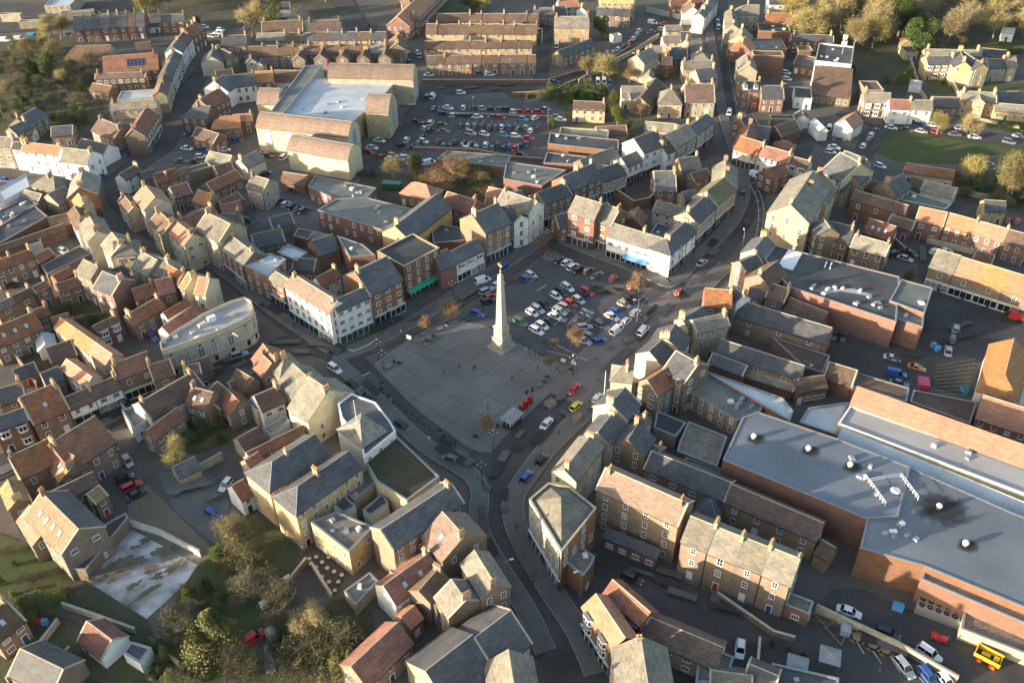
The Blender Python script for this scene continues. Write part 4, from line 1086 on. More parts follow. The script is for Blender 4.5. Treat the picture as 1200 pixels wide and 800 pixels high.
# market paving, built in a frame aligned with its joints
O_=gp(570,436.5); A_=(gp(527.5,412.5)-O_); ang=math.atan2(A_.y,A_.x); wa=A_.length/2; Bv=gp(587,421.5)-O_; wb=Bv.length
m=mat('square flagstones',(.19,.178,.162),.9,(.135,.13,.118),.9,.11,0,fine=.25); M['flag']=m
t=m.node_tree; N=t.nodes; L=t.links; bs=N['Principled BSDF']; src=bs.inputs['Base Color'].links[0].from_socket
uvn=N.new('ShaderNodeTexCoord'); br=N.new('ShaderNodeTexBrick'); br.offset=0; br.inputs['Scale'].default_value=1; br.inputs['Brick Width'].default_value=wa; br.inputs['Row Height'].default_value=wb
br.inputs['Mortar Size'].default_value=.11; br.inputs['Color1'].default_value=(.93,.93,.93,1); br.inputs['Color2'].default_value=(1.07,1.07,1.07,1); br.inputs['Mortar'].default_value=(.70,.70,.70,1)
L.new(uvn.outputs['Object'],br.inputs['Vector']); mm=N.new('ShaderNodeMix'); mm.data_type='RGBA'; mm.blend_type='MULTIPLY'; mm.inputs[0].default_value=1; L.new(src,mm.inputs[6]); L.new(br.outputs[0],mm.inputs[7]); L.new(mm.outputs[2],bs.inputs['Base Color'])
PL=[(434,439),(441,425),(460,411),(500,387),(534,377),(562,380),(603,399),(636,419),(668,432),(690,440),(668,457),(646,480),(626,499),(603,520),(584,532),(563,535),(542,530),(513,511),(472,476),(449,459),(436,447)]
W_=[gp(x,y) for x,y in PL]; rot=Matrix.Rotation(-ang,3,'Z'); Q=[rot@(p-O_) for p in W_]
ar=sum(Q[i].x*Q[(i+1)%len(Q)].y-Q[(i+1)%len(Q)].x*Q[i].y for i in range(len(Q)))
if ar<0: Q=Q[::-1]
b=MB(); zz=.15; b.face([(p.x,p.y,zz) for p in Q],'flag')
for i in range(len(Q)):
    j=(i+1)%len(Q); b.face([(Q[i].x,Q[i].y,0),(Q[j].x,Q[j].y,0),(Q[j].x,Q[j].y,zz),(Q[i].x,Q[i].y,zz)],'kerb'); d=(Q[j]-Q[i]).normalized(); n=Vector((-d.y,d.x,0))*.35
    b.face([(Q[i].x,Q[i].y,zz+.004),(Q[j].x,Q[j].y,zz+.004),(Q[j].x+n.x,Q[j].y+n.y,zz+.004),(Q[i].x+n.x,Q[i].y+n.y,zz+.004)],'kerb')
struct(link('market_paving',b.mesh('market_paving'),None,(O_.x,O_.y,0),ang))
# traffic island and planting kerbs
for p in ('636 303 640 296 650 296 656 303 646 306',): patch('traffic_island',p,'pave',raised=.12,kerb=True)
# markings
lines('440 396 500 364 560 330',.18,'wmark',2); lines('850 20 856 90 866 150',.15,'wmark',3)
lines('884 214 892 232 895 250 893 268 888 290',.25); lines('876 212 886 232 889 250 887 272 880 292',.25)
for i in range(7):
    a=gp(880+i*1.6 if i<4 else 888-i*.6,216+i*11); e=gp(888+i*1.2 if i<4 else 896-i*.8,214+i*11)
    P=[a,e]; d=(e-a).normalized(); n=Vector((-d.y,d.x,0))*.12; z=nz(); b=MB(); b.face([(a-n).to_tuple()[:2]+(z,),(e-n).to_tuple()[:2]+(z,),(e+n).to_tuple()[:2]+(z,),(a+n).to_tuple()[:2]+(z,)],'wmark'); struct(link('road_marking',b.mesh('road_marking')))
for p,w in (('417 446 434 437',.4),('404 431 411 437',.2),('652 405 690 424',.25),('690 424 640 412',.2),('697 333 708 341',.45),('629 342 640 335',.4),('671 379 681 372',.45),('640 297 650 303',.3),
  ('780 345 800 338',.2),('240 432 262 420',.2),('270 432 290 424',.2),('500 513 503 516',1.1),('489 518 492 521',1.0),('470 100 492 99',.3)): lines(p,w)
for i in range(4): lines(f'{683+i*3.2} {362+i*1.6} {684+i*3.2} {364.5+i*1.6}',.9); lines(f'{680+i*3.2} {366+i*1.6} {681+i*3.2} {368.5+i*1.6}',.9)
for i in range(9): lines(f'{1095-i*.3} {430+i*4.2} {1143-i*1.2} {422+i*5.2}',.2,'ymark')
for i in range(12): lines(f'{532+i*9} {139+i*.7} {530+i*9} {144+i*.7}',.15)
for p in ('955 722 985 757','985 757 996 735','940 716 985 730','965 738 980 728','1003 752 1012 768','1022 764 1032 779','1042 770 1054 790','1076 795 1082 802'): lines(p,.18,'ymark' if float(p.split()[0])<1000 else 'wmark')

# worn repairs, drains and stains on the carriageways
M['rep1']=mat('dark tarmac repair',(.045,.045,.046),.9,amt=.4,sc=.6,var=.2,fine=.2); M['rep2']=mat('faded tarmac repair',(.115,.11,.10),.9,amt=.4,sc=.6,var=.2,fine=.2); M['iron']=flatm('drain iron',(.04,.038,.036),.6)
rr=random.Random(9)
for pts,n in (('845 30 850 110 866 160 882 215 866 260 830 305',12),('800 335 740 400 690 445 640 492 600 535 582 570 582 620 610 680 650 745',26),('405 420 450 465 500 510 550 545',9),('396 412 335 370 255 308 170 262 140 215',12),('440 396 500 366 560 332 620 292 700 236 780 200',14),('500 108 545 105 650 96 740 60',6),('400 412 315 412 215 446 110 497',9),('660 650 760 680 860 712 980 745 1100 790',12),('560 360 620 330 680 370 640 400 700 340 740 350',10),('1090 300 1100 340 1180 370 1100 400 1040 430',10)):
    P=smooth(ptsw(pts),6)
    for k in range(n):
        i=rr.randrange(len(P)-1); p=P[i].lerp(P[i+1],rr.random()); d=(P[i+1]-P[i]).normalized(); nn=Vector((-d.y,d.x,0)); p=p+nn*rr.uniform(-2.6,2.6); a,c=(rr.uniform(.6,5),rr.uniform(.4,1.3)); z=nz()+.012; b=MB()
        q=[p-d*a-nn*c,p+d*a-nn*c*rr.uniform(.7,1),p+d*a*rr.uniform(.8,1)+nn*c,p-d*a+nn*c]; b.face([(v.x,v.y,z) for v in q],rr.choice(('rep1','rep2','rep2'))); struct(link('tarmac_repair',b.mesh('tarmac_repair')))
        if k%2==0:
            p=p+nn*rr.uniform(-1,1)+d*6; b=MB(); b.cyl((p.x,p.y,z+.004),.35,.01,'iron',10); struct(link('manhole_cover',b.mesh('manhole_cover')))

M['mud']=mat('mossy mud',(.115,.095,.06),.95,(.17,.15,.11),.8,.4,0,fine=.3)
def blob(x,y,rx,ry,rot,m='mud',name='mud_patch',sd=1):
    c=gp(x,y); r=random.Random(int(x*7+y)+sd); ph=[r.uniform(0,6.28) for _ in range(4)]; z=nz()+.012; b=MB(); P=[]
    for a in range(28):
        t=a/28*6.283; k=1+.22*math.sin(3*t+ph[0])+.16*math.sin(5*t+ph[1])+.12*math.sin(9*t+ph[2])+.07*math.sin(14*t+ph[3]); X=rx*k*math.cos(t); Y=ry*k*math.sin(t); P.append((c.x+X*math.cos(rot)-Y*math.sin(rot),c.y+X*math.sin(rot)+Y*math.cos(rot),z))
    b.face(P,m); return struct(link(name,b.mesh(name)))
for a in ((128,672,2.6,1.3,.5),(148,664,3.0,1.6,.4),(163,661,2.0,.9,.2),(192,650,1.9,1.5,.1),(172,637,1.2,.8,.3),(178,670,1.4,1.0,.3),(186,679,1.1,.9,.6),(138,680,1.6,.7,.7),(158,690,1.5,.6,.8),(170,700,2.6,.5,.9),(180,695,2.2,.4,.9),(205,668,2.0,.8,1.0),(160,645,1.1,.5,.3),(150,676,.9,.5,.2),(118,680,.8,.5,.5)): blob(*a)
for a in ((215,575,3,1.5,.4),(235,570,2.5,1.2,.2),(250,585,1.6,1,.5)): blob(*a,m='conc',name='pale_patch')
for a in ((600,440,2,1.1,.3),(520,450,2.4,.9,-.4),(560,470,1.6,1.2,.2),(490,430,1.5,1,.1),(625,440,1.2,.8,0)): pass
M['bark']=mat('bark',(.24,.20,.15),.95,(.15,.125,.10),.7,2,.15,fine=.3)
M['twig']=mat('bare twigs',(.33,.27,.125),.95,(.235,.19,.09),.7,.4,.12,fine=.1)
M['twigo']=mat('russet twigs',(.30,.19,.09),.95,(.21,.14,.07),.7,.4,.12,fine=.1)
M['twigd']=mat('dark shrub twigs',(.15,.125,.07),.95,(.10,.10,.05),.7,.4,.2,fine=.15)
M['leaf']=mat('evergreen leaves',(.05,.085,.022),.9,(.10,.125,.035),.9,.5,.15,fine=.3)
M['leafy']=mat('yellow green leaves',(.15,.155,.03),.9,(.07,.09,.025),.8,.5,.15,fine=.3)
def bare_tree(seed,tw='twig',ntw=2600,spread=.33,multi=False):
    r=random.Random(seed); tb=MB(); cb=MB(); tips=[]
    def branch(p,d,L,rad,lv):
        seg=3 if lv<2 else 2; q=p
        for i in range(seg):
            d=(d+Vector((r.uniform(-.16,.16),r.uniform(-.16,.16),r.uniform(-.02,.12)))).normalized(); n=q+d*(L/seg)
            (tb if lv<3 else cb).tube(q,n,rad*(1-.25*i/seg),'bark' if lv<3 else tw,5 if lv<2 else 3,rad*(1-.25*(i+1)/seg)); q=n
            if lv>=1: tips.append((q.copy(),d.copy(),lv))
            if lv<4 and i>=(1 if lv==0 else 0):
                for k in range(r.choice((2,3)) if lv<3 else 2):
                    a=r.uniform(0,6.28); o=d.orthogonal().normalized(); o.rotate(Matrix.Rotation(a,3,d))
                    nd=(d*r.uniform(.5,.9)+o*r.uniform(.5,.95)); nd.z+=.12; branch(q,nd.normalized(),L*r.uniform(.55,.75),rad*.5,lv+1)
        if lv<3: branch(q,(d+Vector((r.uniform(-.3,.3),r.uniform(-.3,.3),.2))).normalized(),L*.65,rad*.6,lv+1)
    if multi:
        for i in range(4): branch(Vector((r.uniform(-.03,.03),r.uniform(-.03,.03),0)),Vector((r.uniform(-.5,.5),r.uniform(-.5,.5),.8)).normalized(),.36,.014,1)
    else: branch(Vector((0,0,0)),Vector((0,0,1)),.36,.022,0)
    T=[t for t in tips if t[2]>=2] or tips
    for i in range(ntw):
        p,d,_=r.choice(T); o=Vector((r.gauss(0,1),r.gauss(0,1),r.gauss(.25,.8))).normalized(); e=(d*.6+o).normalized(); l=r.uniform(.05,.13)
        s=p+o*r.uniform(0,.03); w_=e.orthogonal().normalized()*.0034; k=e.cross(w_)
        q=s+e*l; m=s+e*l*.5+o*.01; cb.face([s-w_,s+w_,q],tw); 
        for _ in range(1):
            f=(e+Vector((r.gauss(0,.6),r.gauss(0,.6),r.gauss(0,.6)))).normalized(); cb.face([m-k*.8,m+k*.8,m+f*l*.6],tw)
    mz=max(v[2] for v in cb.v)
    for B_ in (tb,cb): B_.v=[(x/mz*(spread/.33),y/mz*(spread/.33),z/mz) for x,y,z in B_.v]
    return tb.mesh('trunk'),cb.mesh('crown')
def leafy(seed,m,shape,n=2600,ls=.035):
    r=random.Random(seed); tb=MB(); cb=MB(); tb.tube((0,0,0),(0,0,.6),.03,'bark',6,.012)
    lobes=[]
    for i in range(11):
        if shape=='cone': z=r.uniform(.15,.92); rad=.30*(1-z)+.05; a=r.uniform(0,6.28); lobes.append((Vector((math.cos(a)*rad*.7,math.sin(a)*rad*.7,z)),rad*.75+.03))
        elif shape=='bush': a=r.uniform(0,6.28); d=r.uniform(0,.42); lobes.append((Vector((math.cos(a)*d,math.sin(a)*d,r.uniform(.25,.68))),r.uniform(.2,.33)))
        else: a=r.uniform(0,6.28); d=r.uniform(0,.22); lobes.append((Vector((math.cos(a)*d,math.sin(a)*d,r.uniform(.32,.8))),r.uniform(.13,.22)))
    for c,_ in lobes: tb.tube((0,0,max(.05,c.z-.25)),c,.012,'bark',4,.004)
    for i in range(n):
        c,R_=r.choice(lobes); d=Vector((r.gauss(0,1),r.gauss(0,1),r.gauss(0,1))).normalized(); p=c+d*R_*r.uniform(.6,1.05)
        if p.z<.02: p.z=r.uniform(.02,.15)
        u=Vector((r.gauss(0,1),r.gauss(0,1),r.gauss(0,.6))).normalized(); v=u.orthogonal().normalized(); s=ls*r.uniform(.6,1.3)
        cb.face([p-u*s,p+v*s*.5,p+u*s,p-v*s*.5],m)
    return tb.mesh('trunk'),cb.mesh('crown')
TR={'b':[bare_tree(i,'twig') for i in (1,2,3,4)],'o':[bare_tree(11,'twigo',spread=.36),bare_tree(12,'twigo',2200,.4)],'s':[bare_tree(21,'twigd',1500,.55,True),bare_tree(22,'twigd',1500,.6,True)],'r':[bare_tree(24,'twigo',1500,.55,True)],
 'm':[bare_tree(31,'twigo',900,.3)],'c':[leafy(41,'leaf','cone',7000,.02)],'e':[leafy(42,'leaf','round',8000,.019),leafy(43,'leaf','round',8000,.019)],'i':[leafy(44,'leafy','round',8000,.019)],'k':[leafy(48,'leafy','cone',9000,.019)],'h':[leafy(45,'leaf','bush',5500,.026),leafy(47,'leaf','bush',5500,.026)],'y':[leafy(46,'leafy','bush',5500,.026)]}
TN={'b':('bare_tree','pale bare winter tree'),'o':('bare_tree','russet bare winter tree'),'s':('bare_shrub','tangled bare shrub'),'r':('bare_shrub','russet bare shrub'),'m':('young_street_tree','small bare street tree'),'c':('conifer','dark conifer'),'e':('evergreen_tree','dark evergreen tree'),'i':('ivy_tree','yellow-green ivy clad tree'),'k':('conifer','yellow-green conifer'),'h':('evergreen_bush','dark green bush'),'y':('evergreen_bush','yellow-green bush')}
TI=[0]
def tree(x,y,h,k,phrase,group=None,wide=1.0):
    TI[0]+=1; r=random.Random(TI[0]*77); tm,cm=r.choice(TR[k]); p=gp(x,y); n,l=TN[k]
    o=empty(n,(p.x,p.y,0),r.uniform(0,6.28)); s=h*r.uniform(.95,1.05); wd=s*r.uniform(.95,1.1)*wide*(.75 if k in 'hy' else 1)
    o.scale=(wd,wd,s); link('trunk',tm,o); link('crown',cm,o)
    tag(o,f'{l} {phrase}',n.split('_')[-1] if 'tree' in n or 'shrub' in n or 'bush' in n else n,group)
TREES='''
60 53 15 b tallest behind the bus canopies at top left
72 47 12 b right of the tallest one at top left
36 66 9 b slender, on the grass left of the terrace
44 67 9 b second slender one left of the terrace
54 61 8 b third slender one, nearest the slate terrace
67 70 9 b in front of the low hipped house at top left
20 64 7 b nearest the left edge by the grass
44 97 11 e left half of the dark pair in the overgrown garden
58 96 12 e right half of the dark pair in the overgrown garden
108 80 9 b in front of the solar panelled roof
87 82 5 h beside the low hipped house at top left
96 110 6 y lit, in the overgrown garden by the sheds
76 101 8 b broad, in the middle of the overgrown garden
10 112 7 b at the left edge of the overgrown garden
296 43 17 b biggest at the top, right of the uphill street
322 24 15 c beside the biggest bare tree at the top
166 14 14 b first of the four above the garage
176 20 14 b second of the four above the garage
187 16 13 b third of the four above the garage
197 12 12 b last of the four above the garage
232 30 5 h beside the small uphill car park
545 13 10 e at the top edge above the four terraces
556 14 9 y at the top edge above the four terraces
568 14 12 b at the top edge above the four terraces
592 8 9 b right of the others above the four terraces
687 94 10 b left one of the round pair by the ring road
706 93 13 b right one of the round pair by the ring road
703 44 11 e between the square block and the slate row
712 47 6 y beside the evergreen above the ring road
737 98 7 o left of the tall villa
771 82 8 o right of the tall villa
778 92 5 r below the little wing of the tall villa
619 86 4 h at the right end of the nearest terrace row
719 121 6 y at the right end of the ivy hedge
647 149 4 y by the supermarket car park's right edge
723 148 8 i between the orange wall and the white shops
735 153 5 h beside the ivy tree above the white shops
708 140 6 i on the orange walled house
750 138 6 o behind the hipped villa garden
462 211 9 b left of the pair beside the supermarket road
487 214 11 i beside the supermarket road, second from left
503 217 5 r round one beside the green container
525 214 10 o before the brick car park building, left
540 214 10 o before the brick car park building, right
519 222 6 r low behind the red roof
562 217 6 s under the flat roof by the square
572 224 5 h behind the red roofed building near the square
555 226 5 h in the shaded garden behind the square
566 230 5 r above the lit cottage behind the square
438 207 3 h clipped, left of the supermarket road trees
428 206 3 h at the end of the supermarket wall
641 294 7 m on the island at the square's top corner
528 374 8 m on the paving left of the obelisk
502 386 5 m left of the others by the west kerb
749 343 7 m beside the cycles at the square's right corner
669 406 7 m at the bottom of the square car park
650 411 4 m smallest, beside the information boards
565 508 6 m in the planter at the paving's lower end
646 436 5 m by the benches on the right of the paving
1098 158 10 b left of two round ones on the green
1137 163 10 b right of two round ones on the green
1137 219 12 b below the green, left of the largest
1177 233 17 b largest one below the green
1200 228 15 b at the right edge below the green
1171 149 3 y left one before the almshouse wing
1182 150 3 y right one before the almshouse wing
1197 154 4 y at the right edge before the almshouse wing
1142 222 5 h below the green beside the bare tree
994 97 8 i right of the telephone exchange
1037 98 4 y left of three in the garden above the row
1055 100 6 y middle one in the garden above the row
1063 94 6 i right of the garden bushes above the row
1104 100 3 h on the mansion lawn
1063 326 4 h between the cars and long dark roof
275 640 10 b broad, beside the buff long hall
290 655 8 s below the broad tree by the buff hall
258 655 4 h beside the white slab wall
256 770 13 k biggest at lower left beside the red vehicle
243 768 9 k smaller one against the biggest at lower left
210 745 6 s beside the white slab's lower corner
222 703 4 y at the slab's right corner
318 714 5 s right of the lower left lawn
300 702 5 s in the middle of the lower left garden
225 798 5 s at the bottom edge near the garden path
288 792 7 s at the bottom edge by the red vehicle
362 748 9 b largest in the junk yard
372 728 5 i green one in the junk yard
345 770 7 s low in the junk yard
395 792 6 y at the bottom edge of the junk yard
380 775 7 s beside the long mottled roof
212 549 10 b alone in the yard left of the sandy ground
70 372 5 y large round one by the curved orange range
82 368 5 y second round one by the curved orange range
110 380 4 h in the dark garden by the orange range
98 385 4 s in the dark garden by the orange range
42 722 7 y round one in the lower left corner
52 716 6 h behind the round one in the lower left corner
480 770 3 y in the little yard at bottom centre
240 505 4 h along the yard wall near the red car
225 518 4 h second along the yard wall near the red car
262 520 4 y by the low wall right of the red car
150 240 3 h by the street fork at left
1000 60 16 b at the wood's left end above the green
'''
for l in TREES.strip().split('\n'):
    t=l.split(' ',4); tree(float(t[0]),float(t[1]),float(t[2]),t[3],t[4])
def grove(poly,n,kinds,hr,phrase,group,seed,mind=5):
    r=random.Random(seed); P=ptsw(poly); xs=[p.x for p in P]; ys=[p.y for p in P]; got=[]; tries=0
    def inside(x,y):
        c=False
        for i in range(len(P)):
            a,b_=P[i],P[i-1]
            if (a.y>y)!=(b_.y>y) and x<(b_.x-a.x)*(y-a.y)/(b_.y-a.y)+a.x: c=not c
        return c
    while len(got)<n and tries<6000:
        tries+=1; x,y=r.uniform(min(xs),max(xs)),r.uniform(min(ys),max(ys))
        if inside(x,y) and all((x-a)**2+(y-c)**2>mind**2 for a,c in got): got.append((x,y))
    for x,y in got:
        k=r.choice(kinds); TI[0]+=1; tm,cm=r.choice(TR[k]); nm,l=TN[k]; o=empty(nm,(x,y,0),r.uniform(0,6.28)); s=r.uniform(*hr)*(.45 if k in'hysr' else 1); wd=s*r.uniform(.9,1.15)*(.75 if k in 'hy' else 1); o.scale=(wd,wd,s); link('trunk',tm,o); link('crown',cm,o)
        tag(o,f'{l} {phrase}',nm.split('_')[-1],group)
grove('905 50 960 58 1000 62 1060 72 1200 60 1260 20 1260 -30 900 -30 890 20',74,'bbbbbbbie',(14,20),'in the golden wood at top right','trees of the golden wood',3,7.2)
grove('905 40 1000 62 1060 74 1075 64 1200 58 1200 20 900 10',24,'hhsy',(8,11),'under the golden wood at top right','undergrowth of the golden wood',4,5)
grove('0 70 70 66 105 84 110 110 125 130 118 150 60 158 0 150',58,'hhhsssshy',(9,13),'in the overgrown gardens at left','bushes of the overgrown gardens',5,4)
grove('190 -25 290 -25 285 8 205 6',12,'bbbe',(11,15),'in the wood above the uphill street','trees above the uphill street',6,6)
grove('330 -25 450 -25 430 0 345 5',8,'bbe',(9,13),'at the top edge left of the factory','trees left of the factory',7,6)
grove('640 104 705 103 712 118 655 124',22,'hhhy',(8,10),'in the thick hedge by the ring road','bushes of the ring road hedge',8,2.6)
grove('1120 205 1210 212 1210 245 1180 245 1125 230',16,'hss',(8,11),'on the bank below the green','bushes below the green',9,3.5)
grove('235 672 262 650 300 665 300 700 230 740 200 745',12,'sshsy',(7,9),'beside the shaded lawn at lower left','bushes beside the lower lawn',10,3)
grove('320 735 350 720 410 735 405 780 330 800',12,'sshs',(8,10),'in the junk yard','scrub of the junk yard',12,2.6)
grove('180 762 245 775 240 800 170 800',8,'hhys',(7,9),'at the bottom left by the gardens','scrub by the bottom gardens',13,3)
grove('-5 640 30 650 90 700 60 715 0 700',7,'hs',(4,7),'around the lower left lawn','shrubs around the lower left lawn',14,4)
# hedges
def hedge(pts,w_,h,m,label,seed=1):
    r=random.Random(seed); P=smooth(ptsw(pts),4); b=MB()
    for i in range(len(P)-1):
        a,c=P[i],P[i+1]; L=(c-a).length
        for _ in range(int(L*w_*h*14)):
            t=r.random(); p=a.lerp(c,t); z=r.uniform(.05,h); n=Vector((-(c-a).y,(c-a).x,0)).normalized()
            p=p+n*r.uniform(-w_/2,w_/2)*(1-.15*z/h); p.z=z; u=Vector((r.gauss(0,1),r.gauss(0,1),r.gauss(0,.6))).normalized(); v=u.orthogonal().normalized(); s=.2*r.uniform(.6,1.3)
            b.face([p-u*s,p+v*s*.6,p+u*s,p-v*s*.6],m)
    o=link('hedge',b.mesh('hedge')); c=sum(P,Vector())/len(P); tag(o,label,'hedge'); return o
hedge('632 118 660 112 712 110',4,4,'leaf','thick dark hedge between the car park and the ring road')
hedge('418 205 442 208',2,1.6,'leaf','short hedge at the supermarket wall end')
hedge('1065 60 1130 64 1200 62',4,3,'leaf','dark hedge along the back of the mansion')
hedge('80 700 40 715',2.2,2.2,'leafy','yellow-green hedge beside the mottled outbuilding')
hedge('205 520 245 508 275 488 285 465',2,2.4,'leaf','dark hedge along the yard with the red car')
hedge('522 102 600 100',1.2,1.2,'leaf','low hedge on the ring road verge above the car park')
hedge('380 790 420 750',2.5,3,'leafy','sunlit hedge beside the long mottled roof')
PC=dict(white=(.75,.76,.77),silver=(.42,.43,.44),black=(.018,.019,.022),grey=(.13,.135,.145),red=(.50,.02,.025),blue=(.03,.10,.35),yellow=(.70,.55,.04),beige=(.45,.40,.30),turquoise=(.05,.35,.42),orange=(.65,.25,.03),pink=(.55,.06,.16),green=(.05,.16,.09),brown=(.16,.10,.07))
for k,c in PC.items():
    m=flatm(k+' car paint',c,.28,spec=.5); m.node_tree.nodes['Principled BSDF'].inputs['Coat Weight'].default_value=.6; M['car_'+k]=m
M['hl']=flatm('headlight glass',(.8,.8,.78),.1); M['tl']=flatm('tail light',(.35,.01,.01),.2); M['plate']=flatm('number plate',(.7,.68,.5),.4)
KD={'hatchback':(4.0,1.76,1.46,.72,-1.95,1.0,-1.55,.35),'saloon':(4.6,1.8,1.42,.72,-1.6,1.15,-1.0,.45),'SUV':(4.5,1.86,1.68,.85,-2.15,1.1,-1.85,.55),'estate':(4.6,1.8,1.48,.72,-2.2,1.1,-1.9,.45),'van':(4.9,1.9,2.0,.95,-2.42,1.6,-2.36,.85),'sports car':(4.3,1.8,1.22,.66,-1.7,.9,-.8,.1)}
CM={}
def car_meshes(kind,col):
    k=(kind,col)
    if k in CM: return CM[k]
    L,W,H_,bl,cb,cf,rb,rf=KD[kind]; pm='car_'+col; b=MB(); x=L/2; y=W/2
    # lower body lofted from stations: x, half width, bottom, top
    fr=bl-.06 if kind!='van' else bl
    st=[(-x,y*.80,.36,bl-.22),(-x+.12,y*.93,.26,bl-.03),(-x+.55,y,.22,bl+.02),(0,y*1.01,.20,bl),(cf,y,.22,bl-.02),(x-.45,y*.96,.24,fr-.07),(x-.1,y*.86,.28,fr-.2),(x,y*.74,.34,fr-.32)]
    def sec(s): X,w_,z0,z1=s; return [(X,-w_*.94,z0),(X,-w_,z0+(z1-z0)*.45),(X,-w_*.93,z1-.03),(X,-w_*.84,z1),(X,w_*.84,z1),(X,w_*.93,z1-.03),(X,w_,z0+(z1-z0)*.45),(X,w_*.94,z0)]
    S_=[sec(s) for s in st]
    for a,c in zip(S_,S_[1:]):
        for i in range(8): j=(i+1)%8; b.face([a[j],a[i],c[i],c[j]][::-1],pm)
    b.face(S_[0],pm); b.face(S_[-1][::-1],pm)
    # roof panel and pillars
    rw=y*.72; r0=[(rb,-rw,H_-.05),(rf,-rw*.97,H_-.05),(rf,rw*.97,H_-.05),(rb,rw,H_-.05)]; b.solid(r0,[(a*.98,c*.94,H_) for a,c,_ in r0],pm)
    lo=[(cb,-y*.86,bl-.02),(cf,-y*.84,bl-.06),(cf,y*.84,bl-.06),(cb,y*.86,bl-.02)]
    for i in range(4): b.tube(lo[i],r0[i],.045,pm,4)
    for s in(-1,1):
        mxp=(lo[0][0]+lo[1][0])/2-.1; b.tube((mxp,s*y*.86,bl),(mxp-.05,s*rw,H_-.04),.045,pm,4)
        b.box((cf-.25,s*(y+.05),bl+.02),(.14,.16,.12),pm)
    if kind=='van': 
        for s in(-1,1): b.solid([(rb+.05,s*y*.90,bl),(.35,s*y*.90,bl),(.35,s*y*.87,bl),(rb+.05,s*y*.87,bl)],[(rb+.05,s*rw*1.01,H_-.05),(.35,s*rw*1.01,H_-.05),(.35,s*rw*.97,H_-.05),(rb+.05,s*rw*.97,H_-.05)],pm)
    gl=MB(); lo2=[(a*.985,c*.97,z) for a,c,z in lo]; hi2=[(a,c*.97,z) for a,c,z in r0]; gl.solid(lo2,hi2,'cglass')
    wh=MB(); wh.cyl((0,-.1,0),.31,.2,'dark',12,axis='y'); wh.cyl((0,-.115,0),.19,.23,'steel',8,axis='y')
    hl=MB(); hl.box((0,0,0),(.12,.32,.13),'hl'); tl=MB(); tl.box((0,0,0),(.08,.26,.2),'tl'); pl=MB(); pl.box((0,0,0),(.03,.5,.11),'plate')
    CM[k]=(b.mesh('body'),gl.mesh('window_glass'),wh.mesh('wheel'),hl.mesh('headlight'),tl.mesh('tail_light'),pl.mesh('number_plate')); return CM[k]
PROTO={}
def make_car(kind,col,z=0.0):
    k=(kind,col)
    if k not in PROTO:
        L,W,H_,bl,*_=KD[kind]; me=car_meshes(kind,col); o=empty('van' if kind=='van' else 'parked_car',(0,0,0)); link('body',me[0],o); link('window_glass',me[1],o)
        for sx in(-1,1):
            for sy in(-1,1): link('wheel',me[2],o,(sx*L*.31,sy*(W/2-.1),.31))
        for sy in(-1,1): link('headlight',me[3],o,(L/2-.13,sy*W*.30,bl-.30)); link('tail_light',me[4],o,(-L/2+.04,sy*W*.36,bl-.25))
        link('number_plate',me[5],o,(-L/2-.0,0,.42)); link('number_plate',me[5],o,(L/2+.0,0,.36)); PROTO[k]=o; return o
    return copy_tree(PROTO[k])
